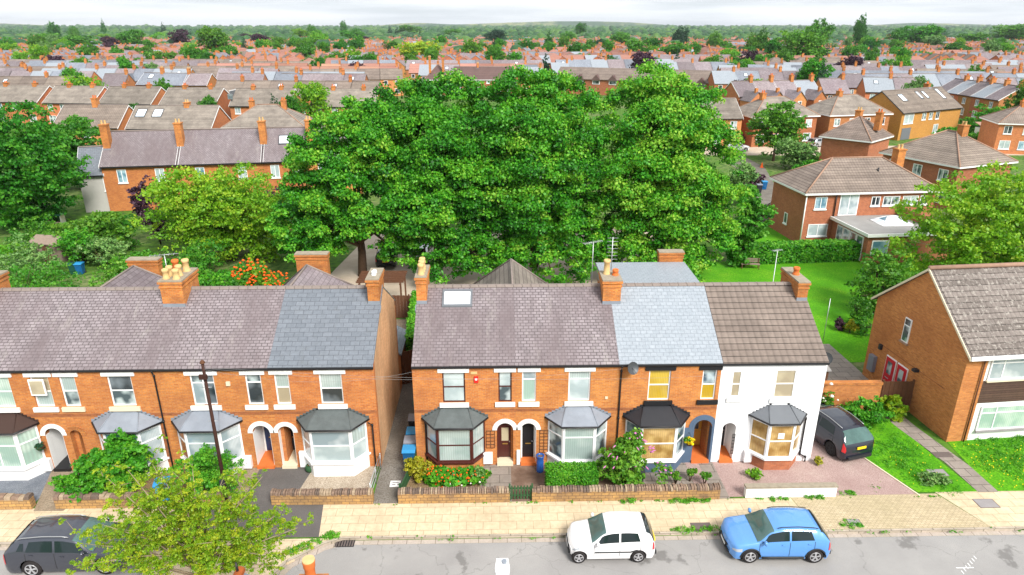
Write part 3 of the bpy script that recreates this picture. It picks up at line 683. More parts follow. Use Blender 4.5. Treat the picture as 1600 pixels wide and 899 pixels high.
# chimneys
chimney(l2,L(l2,-16.25),L(l2,-15.2),2.9,4.75,7.0,8.62,[(L(l2,-16.0)+.0,3.2,.5,'buff',.16),(L(l2,-15.5),3.15,.5,'buff',.16),(L(l2,-16.0),3.62,.5,'buff',.16),(L(l2,-15.55),3.62,.55,'buff',.16),(L(l2,-15.85),4.0,.7,'terracotta',.17),(L(l2,-15.5),4.3,.62,'buff',.18)],flash=rz)
chimney(l1,.0,.75,2.9,4.6,7.0,8.6,[(.35,3.3,.5,'buff',.16),(.35,4.0,.5,'buff',.16)],flash=rz)
chimney(l4,L(l4,-6.35),L(l4,-5.8),2.95,4.5,7.0,8.62,[(L(l4,-6.08),3.5,.22,'upvc',.11),(L(l4,-6.08),3.8,.16,'upvc',.10)],flash=rz)
# ---- right row
r1=std(-4.0,.78,'end terraced house with brown window frames and a flower bed, right of the alley',(-2.62,-1.57),(-.02,.60),(.28,.39,1.98),0,ends=(True,False))
window(r1,L(r1,-2.62),L(r1,-1.57),WZ0,WZ1,'brown_frame','p_plain'); window(r1,L(r1,-.02),L(r1,.60),WZ0,WZ1,'brown_frame','p_plain',panes=['p_half','p_plain'])
bay(r1,L(r1,-2.1),1.42,.82,.75,'felt','brown_frame','brick',['p_curtain','p_blind','p_blind'],split=.5,zsill=.7)
doorway(r1,L(r1,.28),.39,1.98,'cream','brown_frame','brown_frame','brown_frame',dp=.12,glass='p_tan'); archs(r1,.28,.39,1.98,'white'); meter(r1,L(r1,-.78),z=.2,w=.45,h=.55)
downpipe(r1,[(L(r1,-3.55),-.12,2.6),(L(r1,-3.5),-.06,2.4),(L(r1,-3.5),-.06,.05)],.035)
r2=std(.78,5.57,'brick terraced house with a black door and pale lead bay roof, above the clipped hedge',(3.25,4.28),(1.08,1.74),(1.40,.37,1.98),0)
window(r2,L(r2,3.25),L(r2,4.28),WZ0,WZ1,'upvc','p_plain',split=(.72,),panes=['p_plain','p_blind']); window(r2,L(r2,1.08),L(r2,1.74),WZ0,WZ1,'upvc','p_blind',split=(.72,),panes=['p_green','p_curtain'])
bay(r2,L(r2,3.75),1.42,.76,.75,'lead','upvc','white',[('p_half','p_half'),('p_blind','p_blind'),'p_half'],split=.7)
doorway(r2,L(r2,1.40),.37,1.98,'terracotta','black','white','white',dp=.12); archs(r2,1.40,.37,1.98,'white')
MB().box(L(r2,.84),L(r2,1.0),-.1,-.002,.05,.85).build('porch_plinth',G['white'],r2)
r3=std(5.57,10.37,'brick terraced house with mustard curtains, black bay roof and blue-grey porch arch',(7.0,8.03),(9.52,10.2),(9.82,.43,1.98),0,roofm='slate_pale')
window(r3,L(r3,7.0),L(r3,8.03),WZ0,WZ1,'upvc','p_yellow',sill='black',lintel='black'); window(r3,L(r3,9.52),L(r3,10.2),WZ0,WZ1,'upvc','p_yellow',sill='black',lintel='black',panes=['p_yellow','p_half'])
bay(r3,L(r3,7.5),1.45,.85,.78,'lead_dark','upvc','slateblue',['p_half','p_wood','p_half'],split=.5,fascia='black')
doorway(r3,L(r3,9.82),.43,1.98,'terracotta','yellowdoor','yellowdoor','slateblue',glass='p_dark')
b=MB(); archband(b,L(r3,9.82),.43,.54,1.98,-.03,-.002); b.box(L(r3,9.82)-.97+.0,L(r3,9.82)-.43,-.03,-.002,.0,1.98); b.box(L(r3,9.82)+.43,L(r3,10.365),-.03,-.002,.0,1.98); b.build('door_arch',G['slateblue'],r3)
b=MB(); archband(b,L(r3,9.82),.541,.70,1.98,-.022,-.002); 
b.v=[(min(v[0],L(r3,10.366)),v[1],v[2]) for v in b.v]; b.build('arch_hood',G['slateblue'],r3)
downpipe(r3,[(L(r3,5.68),-.2,5.4),(L(r3,5.68),-.06,5.1),(L(r3,5.68),-.06,2.6),(L(r3,5.68),-.06,.05)])
dish(r3,L(r3,6.1),-.38,5.42,R(25))
r4=terrace_house(10.37,15.32,'white rendered end house with a brown tiled roof and a slate-grey bay roof',wall='stucco',gable='stucco',roofm='tile_brown',ends=(False,True),holes=[(12.98,13.95,3.55,5.05),(10.92,11.38,3.62,5.0)],arches=[(11.1,.33,1.88)],trim=False)
window(r4,L(r4,12.98),L(r4,13.95),3.55,5.05,'upvc','p_tan',sill='white',lintel=None,setback=.03); window(r4,L(r4,10.92),L(r4,11.38),3.62,5.0,'upvc','p_tan',sill='white',lintel=None,setback=.03)
bay(r4,L(r4,13.35),1.25,.62,.72,'felt_grey','upvc','brick_red',['p_wood','p_wood','p_wood'],split=.5,fascia='darkmetal')
for ch in r4.children:
    if ch.name.startswith('bay_roof'):
        ch.data.materials[0]=G['clad_slate']
        for c2 in ch.children:
            if c2.name.startswith('flashing'): c2.data.materials[0]=G['stucco']
            elif not c2.name.startswith('gutter'): c2.data.materials[0]=G['clad_slate']
MB().box(L(r4,13.2),L(r4,13.5),-.705,-.693,1.75,2.05).build('window_notice',G['white'],r4)
doorway(r4,L(r4,11.1),.33,1.88,'terracotta','binblack','white','white',dp=.9); meter(r4,L(r4,11.95),w=.42,z=.1,h=.6)
downpipe(r4,[(L(r4,14.65),-.10,2.65),(L(r4,14.72),-.06,2.45),(L(r4,14.72),-.06,.45),(L(r4,15.0),-.10,.3),(L(r4,15.0),-.12,.05)])
dish(r4,L(r4,15.36),.35,5.45,R(-20))
chimney(r1,L(r1,-3.98),L(r1,-3.5),2.95,4.65,7.0,8.72,[(L(r1,-3.74),3.25,.55,'buff',.15),(L(r1,-3.74),3.62,.6,'buff',.15),(L(r1,-3.74),4.0,.62,'buff',.15),(L(r1,-3.74),4.35,.35,'buff',.12)],flash=rz)
chimney(r2,L(r2,5.13),L(r2,6.0),2.85,4.2,7.0,8.5,[(L(r2,5.4),3.75,.75,'buff',.17),(L(r2,5.8),3.55,.32,'terracotta',.15)],flash=rz)
chimney(r4,L(r4,14.78),L(r4,15.28),2.95,5.1,7.0,8.3,[(L(r4,15.03),4.0,.4,'terracotta',.16)],flash=rz)
# details on the walls
for t,x,z in ((r1,-1.05,4.72),): 
    b=MB().box(L(t,x)-.10,L(t,x)+.10,-.06,-.002,z-.16,z+.16); b.build('alarm_box',G['signred'],t)
    MB().box(L(t,x)-.05,L(t,x)+.05,-.065,-.061,z-.02,z+.08).build('alarm_badge',G['white'],t)
MB().box(L(r1,-1.3),L(r1,-1.0),-.02,-.002,5.0,5.13).build('air_brick',G['buff'],r1)
b=MB().box(L(l3,-12.55),L(l3,-12.37),-.08,-.002,4.55,4.75); b.build('alarm_box',G['cream'],l3)
MB().box(L(r2,5.0),L(r2,5.12),-.04,-.002,3.62,3.74).build('vent',G['cream'],r2)
def trellis(par,x0,x1,z0,z1,mat='wood_brown'):
    b=MB(); n=max(2,int((x1-x0)/.16))
    for i in range(n+1): 
        x=x0+(x1-x0)*i/n; b.box(x-.012,x+.012,-.03,-.016,z0,z1)
    m=int((z1-z0)/.16)
    for i in range(m+1):
        z=z0+(z1-z0)*i/m; b.box(x0,x1,-.045,-.031,z-.012,z+.012)
    b.build('trellis',G[mat],par)
trellis(r1,L(r1,-.62),L(r1,-.22),1.0,1.95); trellis(r2,L(r2,1.95),L(r2,2.35),.7,1.95)
trellis(r4,L(r4,11.3),L(r4,11.42),.5,1.6,'black')
# rooflight
def rooflight(par,x0,x1,ya,yb,zf,mat='p_sky',frame='darkmetal',t=.07):
    b=MB(); s=.10
    def q(xa,xb,y0,y1,h0,h1): b.prism([(xa,y0,zf(y0)+h0),(xa,y1,zf(y1)+h0),(xa,y1,zf(y1)+h1),(xa,y0,zf(y0)+h1)],(xb-xa,0,0))
    q(x0,x0+s,ya,yb,0,t); q(x1-s,x1,ya,yb,0,t); q(x0+s,x1-s,ya,ya+s,0,t); q(x0+s,x1-s,yb-s,yb,0,t)
    w=b.build('rooflight',G[frame],par)
    b=MB(); q(x0+s,x1-s,ya+s,yb-s,.0,t*.6); b.build('pane',G[mat],w); return w
rooflight(r1,L(r1,-2.75),L(r1,-1.27),2.75,3.64,rz,frame='clad_slate')
# roofs of the rear wings
def wing(par,x0,x1,y1,ez,rzv,roofm,hip=True,flat=False,stack=None):
    """two-storey rear wing of a terraced house (local coords of the house)"""
    y0=DEP-.02; b=MB(); b.box(x0,x1,y0+.02,y1,0,ez); b.build('rear_wing_wall',G['brick'],par)
    xm=(x0+x1)/2; e=.15; b=MB(); yb=y1+e; ys=RY+ (RZ-rzv)/SL
    if flat:
        b.prism([(x0-e,y0-3.2,ez+.9),(x0-e,yb,ez+1.0),(x0-e,yb,ez+.88),(x0-e,y0-3.2,ez+.78)],(x1-x0+2*e,0,0))
        b.box(x0,x1,y0+.021,y1,ez+.002,ez+.86)
    else:
        hy=y1-(x1-x0)/2*.9
        vs=[(x0-e,ys,ez),(x1+e,ys,ez),(x1+e,yb,ez),(x0-e,yb,ez),(xm,ys,rzv),(xm,hy,rzv)]
        b.add(vs,[(0,4,5,3),(1,2,5,4),(2,3,5),(0,1,4),(0,3,2,1)])
    r=b.build('rear_wing_roof',G[roofm],par)
    if not flat:
        b=MB(); b.tube([(xm,ys,rzv+.02),(xm,hy,rzv+.02),(x0-e,yb,ez+.03)],.06,5); b.tube([(xm,hy,rzv+.02),(x1+e,yb,ez+.03)],.06,5); b.build('ridge_tiles',G['ridge'],r)
    if stack:
        sx0,sx1,sy,zt=stack; chimney(par,sx0,sx1,sy,sy+.5,3.5,zt,[],brick='brick_chim')
wing(r1,L(r1,-1.5),L(r1,3.0)-.0,11.3,5.0,7.45,'tile_taupe')
wing(l3,L(l3,-13.3),L(l3,-8.4),11.0,4.9,7.35,'slate_mid',stack=(L(l3,-12.3),L(l3,-10.4),11.6,7.1))
wing(l1,L(l1,-22.9),L(l1,-18.5),11.0,4.9,7.3,'slate_mid',stack=(L(l1,-22.4),L(l1,-20.6),11.5,6.85))
wing(r3,L(r3,6.3),L(r3,11.6),12.3,5.15,6,'slate_pale',flat=True,stack=(L(r3,10.2),L(r3,11.7),12.6,6.75))
# low lean-to behind the end house by the alley
t=l4; MB().box(L(t,-5.9)-.9,L(t,-5.76),DEP+.02,DEP+3.2,0,2.35).build('lean_to_wall',G['brick'],t)
b=MB(); b.prism([(L(t,-6.9),DEP+.03,3.0),(L(t,-5.6),DEP+.03,2.3),(L(t,-5.6),DEP+.03,2.4),(L(t,-6.9),DEP+.03,3.1)],(0,3.3,0)); b.build('lean_to_roof',G['slate_blue'],t)
# ------------------------------------------------------------------ boundary walls
rnd=random.Random(5)
def stone_wall(p0,p1,h,label,cop=True,th=.32,mat='sandstone',copmat='coping',copw=.085,group=None):
    a=Vector((*p0,0)); c=Vector((*p1,0)); d=c-a; Lw=d.length; ang=math.atan2(d.y,d.x)
    t=thing('garden_wall',label,'wall',(a.x,a.y,0),ang,group)
    MB().box(0,Lw,-th/2,th/2,0,h).build('wall_body',G[mat],t)
    b=MB(); x=0
    if cop:
        while x<Lw-.03:
            w=min(rnd.uniform(.7,1.25)*copw*1.4,Lw-x); hh=rnd.uniform(.12,.20); o=rnd.uniform(-.03,.03)
            y0=-th/2-.03+o; y1=th/2+.03+o
            b.prism([(x+.012,y0,h),(x+.012,y0+.02,h+hh*.75),(x+.012,y0+.10,h+hh),(x+.012,y1-.10,h+hh),(x+.012,y1-.02,h+hh*.75),(x+.012,y1,h)],(w-.024,0,0),rnd.choice([0,0,1,2,0])); x+=w
        b.build('coping',[G[copmat],G['coping_light'],G['coping_dark']],t)
    return t
stone_wall((-10.2,25.45),(-5.68,25.42),.52,'sandstone garden wall with weathered upright coping in front of the gravel, left of the alley')
stone_wall((-4.55,25.42),(.45,25.42),.52,'sandstone garden wall between the alley and the green picket gate',copw=.075)
stone_wall((1.45,25.42),(9.95,25.42),.52,'long sandstone garden wall from the green gate to the pink gravel drive')
stone_wall((-27,25.4),(-20.75,25.4),.5,'worn sandstone garden wall in front of the blue gravel at the left edge',copw=.2)
stone_wall((-19.7,25.4),(-15.4,25.4),.5,'sandstone garden wall under the big glossy green shrub',copw=.2)
stone_wall((-14.6,25.4),(-12.4,25.4),.5,'short sandstone garden wall beside the telegraph pole',copw=.2)
# white wall with stone top
t=thing('garden_wall','low white painted wall with a stone coping in front of the white house','wall',(11.15,25.45,0))
MB().box(0,4.15,-.12,.12,0,.52).build('wall_body',G['white'],t); MB().box(-.03,4.18,-.15,.15,.522,.60).build('coping',G['mortar'],t)
# brick yard wall and timber gate, right of the white house
t=thing('yard_wall','brick yard wall with a brick-on-edge top behind the dark parked estate','wall',(17.0,32.4,0))
MB().box(0,3.8,-.12,.12,0,1.85).build('wall_body',G['brick_flat'],t); MB().box(-.03,3.83,-.16,.16,1.852,2.0).build('coping',G['brick_chim'],t)
MB().box(-.25,-.02,-.14,.14,0,2.0).build('pier',G['brick_chim'],t)
b=MB(); b.box(16.2,16.5,36.1,38.2,0,1.9)
def boardfence(name,label,p0,p1,h,mat,bw=.12,cat='fence',post=2.0,group=None):
    a=Vector((*p0,0)); c=Vector((*p1,0)); d=c-a; Lw=d.length
    t=thing(name,label,cat,(a.x,a.y,0),math.atan2(d.y,d.x),group)
    b=MB(); x=0; k=0
    while x<Lw-.01:
        w=min(bw,Lw-x); o=.0 if k%2 else .012; b.box(x,x+w-.008,-.015+o,.015+o,0.02,h-(.01 if k%3 else 0)); x+=w; k+=1
    b.build('boards',G[mat],t)
    n=max(1,int(Lw/post))
    for i in range(n+1):
        x=Lw*i/n; MB().box(x-.05,x+.05,.03,.12,0,h+.06).build('post',G[mat],t)
    return t
boardfence('timber_fence','short run of warm brown fence beside the brick yard wall',(15.4,32.75),(16.75,32.5),1.9,'wood_brown',bw=.12)
boardfence('yard_gate','grey-brown vertical board gate between the brick yard wall and the flats',(20.95,32.4),(22.6,32.35),2.0,'wood_brown',cat='gate')
boardfence('alley_gate','dark brown solid timber gate closing the alley between the terraces',(-5.7,36.2),(-4.05,37.2),2.15,'wood_brown',bw=.15,cat='gate')
boardfence('timber_fence','dark timber fence across the end of the rear yard, below the big trees',(-10.5,46.4),(-4.5,46.1),1.8,'wood_brown')
boardfence('timber_fence','dark timber fence running behind the pair of terraced houses with the rooflight',(-4.3,45.6),(6.0,45.2),1.7,'wood_brown')
t=thing('bin_store','low grey shed roof behind the brick yard wall','shed',(16.9,34.4,0))
MB().box(0,2.0,0,1.3,0,1.5).build('wall',G['wood_brown'],t); b=MB(); b.prism([(-.1,-.1,1.6),(2.1,-.1,1.6),(2.1,1.4,1.85),(-.1,1.4,1.85)],(0,0,.07)); b.build('roof',G['felt_grey'],t)
# picket gate
t=thing('picket_gate','small dark green picket gate in the sandstone wall','gate',(.47,25.42,0))
for i in range(7): 
    x=.04+i*.14; b=MB(); b.prism([(x,-.015,.06),(x,-.015,.74),(x+.035,-.015,.80),(x+.07,-.015,.74),(x+.07,-.015,.06)],(0,.03,0)); b.build('picket',G['green'],t)
MB().box(0,.97,.016,.05,.2,.27).build('rail',G['green'],t); MB().box(0,.97,.016,.05,.58,.65).build('rail',G['green'],t)
for x in (-.06,.95): MB().box(x,x+.08,-.05,.06,0,.85).build('post',G['green'],t)
# side boards / rails by the alley
t=thing('board_fence','low dark green boarded fence along the flower bed beside the alley','fence',(-4.45,25.65,0),R(81))
for k in range(2): MB().box(0,2.6,-.02,.02,.1+k*.32,.38+k*.32).build('board',G['green'],t)
for x in (0,1.3,2.6): MB().box(x-.04,x+.04,.021,.09,0,.8).build('post',G['green'],t)
t=thing('handrail','grey metal handrail beside the beige gravel and the alley','railing',(-5.82,25.6,0),R(88))
b=MB()
for z in (.25,.55,.85): b.tube([(0,0,z),(2.3,0,z)],.022,6)
b.build('rail',G['metal'],t)
for x in (0,1.15,2.3): MB().tube([(x,0,0),(x,0,.9)],.028,6).build('post',G['metal'],t)
p=at(621,757); t=thing('sign_board','small white notice board lying on the alley floor beside the green fence','sign',(p.x-.1,p.y,0.01))
MB().box(-.24,.24,-.22,.22,.01,.03).build('panel',G['white'],t)
b=MB(); b.box(-.15,.15,.05,.13,.031,.034); b.box(-.15,.02,-.1,-.02,.031,.034); b.build('faded_print',G['cover_grey'],t)
MB().box(.10,.18,-.1,.0,.031,.034).build('faded_print',G['cover_grey'],t)
# ------------------------------------------------------------------ wheelie bins
def bin_(px,py,body,lid,label,rz=0,s=1.0,pos=None,group=None):
    p=Vector((*pos,0)) if pos else at(px,py)
    t=thing('wheelie_bin',label,'bin',(p.x,p.y,0),rz,group)
    b=MB(); w0,w1,h=.23*s,.29*s,.92*s
    vs=[(-w0,-w0,.04),(w0,-w0,.04),(w0,w0*1.1,.04),(-w0,w0*1.1,.04),(-w1,-w1*1.05,h),(w1,-w1*1.05,h),(w1,w1*1.15,h),(-w1,w1*1.15,h)]
    b.add(vs,[(0,3,2,1),(4,5,6,7),(0,1,5,4),(1,2,6,5),(2,3,7,6),(3,0,4,7)])
    b.box(-w1*1.05,w1*1.05,-w1*1.13,-w1*1.0,h-.06,h); b.box(-.15*s,.15*s,-w1*1.02,-w1*.9,.30,.62)
    b.build('body',G[body],t)
    b=MB(); l=w1*1.1
    b.prism([(-l,-l*1.12,h+.004),(-l,-l*1.12,h+.03),(-l,-l*.6,h+.09),(-l,l*.8,h+.10),(-l,l*1.12,h+.03),(-l,l*1.12,h+.004)],(2*l,0,0))
    b.build('lid',G[lid],t)
    MB().tube([(-l*.8,l*1.22,h-.02),(l*.8,l*1.22,h-.02)],.018*s,6).build('handle',G[body],t)
    for sx in (-1,1):
        b=MB(); b.tube([(sx*w1*.8,w0*1.15,.10),(sx*w1*1.02,w0*1.15,.10)],.10*s,12); b.build('wheel',G['binblack'],t)
    return t
bin_(0,0,'binblue','binblue_lid','nearest blue wheelie bin in the alley, beside the brick corner',pos=(-4.36,28.15))
bin_(0,0,'bingrey','bingrey','grey-lidded wheelie bin between two blue bins in the alley',pos=(-4.38,28.95))
bin_(0,0,'binblue','binblue_lid','second blue wheelie bin in the alley, behind the grey-lidded one',pos=(-4.36,29.75))
bin_(0,0,'binblack','bingrey','dark round-topped wheelie bin behind the blue bins in the alley',pos=(-4.42,31.0))
bin_(0,0,'binblue','bingreen','farthest wheelie bin in the alley, dark green lid, half hidden by the house',pos=(-4.36,32.6))
bin_(237,786,'binblue_lid','binblue_lid','blue wheelie bin showing through the roadside tree',pos=(-15.15,25.85),rz=.2)
bin_(117,428,'bingreen','bingreen','dark green wheelie bin beside the garden shed',rz=.1)
bin_(127,428,'binblue','binblue_lid','blue wheelie bin beside the garden shed, right of the green one',rz=.1)
bin_(1185,301,'binblack','bingrey','black wheelie bin with a grey lid on the side-road pavement',s=1.1)
bin_(1193,296,'binblue','binblue_lid','pale blue wheelie bin behind the black one on the side road',s=1.1)
bin_(1208,355,'bingreen','bingreen','dark green wheelie bin against the corner of the brick hipped house')
bin_(0,0,'binblack','binblack','black storage bin half hidden under the buddleia',pos=(6.6,26.7),s=.6)
# pots
t=thing('glazed_pot','tall cobalt blue ribbed pot beside the black front door','pot',(1.95,27.55,0))
b=MB(); b.lathe([(.17,0),(.18,.1),(.16,.14),(.18,.3),(.16,.34),(.18,.55),(.16,.59),(.19,.85),(.21,.9),(.16,.9),(.15,.8)],n=14); b.build('body',G['bluepot'],t); MB().lathe([(.15,.78),(.15,.82)],n=12).build('soil',G['yard'],t)
t=thing('round_pot','small dark green round pot beside the white meter box','pot',(-9.1,27.75,0))
b=MB(); b.lathe([(.12,0),(.22,.12),(.24,.25),(.17,.38),(.13,.4),(.12,.34)],n=12); b.build('body',G['green'],t); MB().lathe([(.12,.33),(.12,.36)],n=10).build('soil',G['soil'],t)
def basket(x,z,label,name='hanging_basket'):
    t=thing(name,label,'hanging basket',(x,FY-.28,z)); b=MB(); b.lathe([(.04,-.2),(.14,-.15),(.19,0)],n=12); b.build('bowl',G['wood_brown'],t)
    MB().tube([(0,.26,.38),(0,.0,.40),(0,0,.02)],.012,5).build('bracket',G['black'],t); return t
hb1=basket(9.15,1.35,'hanging basket of yellow flowers on the blue-grey porch pillar'); hb2=basket(-21.6,1.55,'round green hanging basket on the wall left of the white door arch')
# ------------------------------------------------------------------ telegraph pole, lamp, aerials
t=thing('telegraph_pole','dark brown wooden telegraph pole rising in front of the terraced houses','pole',(-11.97,24.95,0))
MB().tube([(0,0,0),(0,0,7.3)],[.09,.062],10).build('pole',G['wood_pole'],t); MB().lathe([(.10,0),(.115,.02),(.06,.12)],n=8).build('cap',G['wood_brown'],t,loc=(0,0,7.3))
b=MB()
for z in (6.2,5.4,4.6): b.tube([(-.2,0,z),(.2,0,z)],.014,5)
b.build('step_iron',G['metal'],t); MB().box(-.16,.16,-.2,-.1,6.65,6.85).build('junction_box',G['wood_pole'],t)
MB().box(-.1,.1,-.22,-.13,1.3,1.75).build('notice_plate',G['binblack'],t)
def sag(a,b_,s,n=14):
    a=Vector(a); b_=Vector(b_); return [a.lerp(b_,i/n)-Vector((0,0,s*4*(i/n)*(1-i/n))) for i in range(n+1)]
G['wire']=plain('overhead_wire',(.25,.25,.25),.6,.3)
for k,(e,lab) in enumerate((((15.2,28.0,5.1),'overhead wire from the telegraph pole to the white house'),((5.7,27.9,5.3),'overhead wire from the telegraph pole to the house with the satellite dish'),((-3.9,28.0,5.2),'overhead wire from the telegraph pole across the alley'))):
    b=MB(); b.tube(sag((-11.97,24.9,7.15-.05*k),e,.55),.0045,4); tag(b.build('overhead_wire',G['wire']),lab,'wire')
t=thing('street_lamp','pale street lamp with a flat white head rising from the near side of the road','street lamp',(-.1,9.9,-.13))
hp=atY(785,880,11.0)
MB().tube([(0,0,0),(0,0,hp.z-.15),(0,.45,hp.z-.02),(0,.85,hp.z+.03)],[.09,.055,.045,.04],8).build('column',G['metal'],t)
b=MB(); b.prism([(-.13,.86,hp.z),(-.15,1.0,hp.z),(-.12,1.28,hp.z),(.12,1.28,hp.z),(.15,1.0,hp.z),(.13,.86,hp.z)],(0,0,.09)); b.build('lamp_head',G['upvc'],t)
MB().lathe([(.05,0),(.05,.06)],n=8).build('light_sensor',G['lead'],t,loc=(.04,1.15,hp.z+.09)); t.location=(hp.x,9.9,-.13)
def aerial(x,y,z0,z1,label,n=6,w=.5,lay='v',rzv=0,boom=.9):
    t=thing('tv_aerial',label,'aerial',(x,y,z0),rzv)
    MB().tube([(0,0,0),(0,0,z1-z0)],.022,6).build('mast',G['metal'],t)
    b=MB()
    for i in range(n):
        if lay=='v': zz=(z1-z0)-.05-i*boom/n; b.tube([(-w/2,0,zz),(w/2,0,zz)],.012,5)
        else:
            xx=-boom/2+i*boom/n; b.tube([(xx,-w/2,z1-z0),(xx,w/2,z1-z0)],.012,5)
    if lay!='v': b.tube([(-boom/2,0,z1-z0),(boom/2,0,z1-z0)],.014,5)
    b.build('elements',G['metal'],t); return t
aerial(5.75,32.6,7.6,10.2,'tall white TV aerial of flat bars above the chimney beside the pale slate roof',7,.55,boom=1.3)
aerial(4.9,33.4,7.2,9.7,'thin toothed TV aerial left of the tall aerial, in front of the dark trees',9,.35,'h',.5,1.2)
aerial(-16.45,32.4,7.6,9.5,'thin TV aerial beside the cluster of buff chimney pots',6,.4,'h',.3,1.3)
aerial(15.7,36.2,0,8.3,'tall slim mast with two aerials standing beside the white house',5,.35,'h',.4,.7)
aerial(22.0,41.5,0,3.2,'thin grey garden post on the park lawn',1,.02)
# ------------------------------------------------------------------ bench, shed, pergola
def bench(x,y,rz,label):
    t=thing('park_bench',label,'bench',(x,y,0),rz)
    b=MB()
    for k in range(4): b.box(-.8,.8,-.22+k*.12,-.12+k*.12,.43,.46)
    b.build('seat',G['wood_grey'],t); b=MB()
    for k in range(3): b.box(-.8,.8,.26,.29,.55+k*.13,.64+k*.13)
    b.build('backrest',G['wood_grey'],t)
    for s in (-.72,.72): MB().box(s-.03,s+.03,-.22,-.16,0,.43).build('leg',G['wood_brown'],t); MB().box(s-.03,s+.03,.2,.26,0,.93).build('leg',G['wood_brown'],t)
bench(22.3,56.6,R(-8),'wooden park bench facing the lawn in front of the clipped hedge')
p=at(92,408); t=thing('garden_shed','weathered timber garden shed among the shrubs at the far left','shed',(p.x,p.y,0),R(-12))
MB().box(-1.5,1.5,-1,1,0,1.9).build('wall',G['wood_grey'],t); b=MB(); b.prism([(-1.7,-1.15,1.95),(-1.7,0,2.45),(-1.7,1.15,1.95),(-1.7,1.15,1.87),(-1.7,0,2.37),(-1.7,-1.15,1.87)],(3.4,0,0)); b.build('roof',G['wood_grey'],t); MB().box(-.4,.4,-1.03,-1.003,.05,1.75).build('door',G['wood_brown'],t)
t=thing('pergola','dark timber pergola over the rear yard behind the alley','pergola',(at(560,442,2.45).x,at(560,442,2.45).y,0))
for x in (0,3.0):
    for y in (0,2.4): MB().box(x,x+.12,y,y+.12,0,2.3).build('post',G['wood_brown'],t)
b=MB()
for i in range(7): b.box(-.2,3.3,i*.38,.06+i*.38,2.42,2.54)
for x in (0,3.0): b.box(x,x+.1,-.2,2.7,2.302,2.42)
b.build('roof_slats',G['wood_brown'],t)
b=at(88,355); t=thing('garden_canopy','green topped garden canopy among the shrubs on the left','canopy',(b.x,b.y,0)); MB().box(-1,1,-.5,.5,1.35,1.42).build('canopy',G['bingreen'],t)
for x in (-.9,.85): MB().box(x,x+.06,-.4,.4,0,1.35).build('side_frame',G['metal'],t)
MB().box(-.8,.8,-.1,.4,.42,.48).build('seat',G['wood_grey'],t)
# near-side house whose chimney pot and ridge finial just rise into the bottom of the frame
t=thing('near_house','roof of the house across the road, only its ridge finial and tile tip in view','house',(-9.5,2.0,-.13))
zr=atY(375,893,12.2).z+.13-.0
xr=atY(375,893,12.2).x+9.5
MB().box(0,9,0,9.8,0,zr-2.6).build('wall',G['brick'],t)
b=MB(); rx=xr
b.prism([(rx,-.2,zr),(rx-2.6,-.2,zr-2.6),(rx+2.6+3.0,-.2,zr-2.6)],(0,10.4,0)); b.build('roof',G['slate_blue'],t)
b=MB(); b.tube([(rx,-.2,zr+.0),(rx,10.25,zr+.0)],.11,8); b.build('ridge_tiles',G['terracotta'],t)
MB().tube([(rx,10.1,zr),(rx-.02,10.12,zr+.32)],[.035,.02],6).build('finial',G['black'],t)
pp=atY(482,876,12.6); 
bb=MB(); bx=pp.x+9.5; by=10.6-.0
c=MB().box(bx-.35,bx+.35,by-.9,by+.5-.25,0,pp.z-.5).build('chimney',G['brick_chim'],t)
bb.lathe([(.13,0),(.13,.1),(.12,.14),(.12,.42),(.138,.45),(.138,.52),(.15,.60)],n=18); bb.lathe([(.15,.60),(.146,.64)],n=18)
o=bb.build('chimney_pot',G['terracotta'],c,loc=(bx,by,pp.z-.5))
MB().lathe([(.148,0),(.142,.03)],n=18).build('pot_cap',G['buff'],c,loc=(bx,by,pp.z+.141))
# ------------------------------------------------------------------ cars
def interp(tab,t):
    for (a,va),(c,vc) in zip(tab[:-1],tab[1:]):
        if t<=c:
            f=max(0,min(1,(t-a)/(c-a))); f=f*f*(3-2*f)*.5+f*.5; return va+(vc-va)*f
    return tab[-1][1]
def carpaint(name,col,metal=.0,rough=.35):
    t=NT(name); t.out(col,rough,.5); t.b.inputs['Metallic'].default_value=metal; t.b.inputs['Coat Weight'].default_value=1; t.b.inputs['Coat Roughness'].default_value=.04; return t.mat
G['cp_white']=carpaint('white_car_paint',(.82,.82,.83)); G['cp_blue']=carpaint('sky_blue_car_paint',(.09,.27,.62)); G['cp_grey']=carpaint('dark_grey_car_paint',(.06,.065,.085),.5,.3)
G['cp_black']=carpaint('blue_black_car_paint',(.005,.008,.02),.0,.3); G['cp_silver']=carpaint('silver_car_paint',(.5,.52,.55),.6,.3); G['cp_dblue']=carpaint('blue_car_paint',(.05,.13,.35))
G['car_glass']=plain('car_glass',(.012,.022,.024),.04,.45); G['tyre']=plain('tyre',(.025,.022,.022),.85,.2); G['alloy']=plain('alloy_rim',(.50,.50,.52),.35,.5,metal=.5)
G['tail']=carpaint('tail_lamp',(.55,.01,.015)); G['headl']=carpaint('head_lamp',(.40,.43,.46)); G['plastic']=plain('black_trim',(.025,.026,.028),.6,.3); G['plate_y']=plain('yellow_plate',(.85,.58,.02),.5,.3); G['plate_w']=plain('white_plate',(.8,.8,.78),.5,.3)
G['windscreen']=plain('windscreen_glass',(.07,.13,.12),.05,.5,grime=.6,scale=1.4)
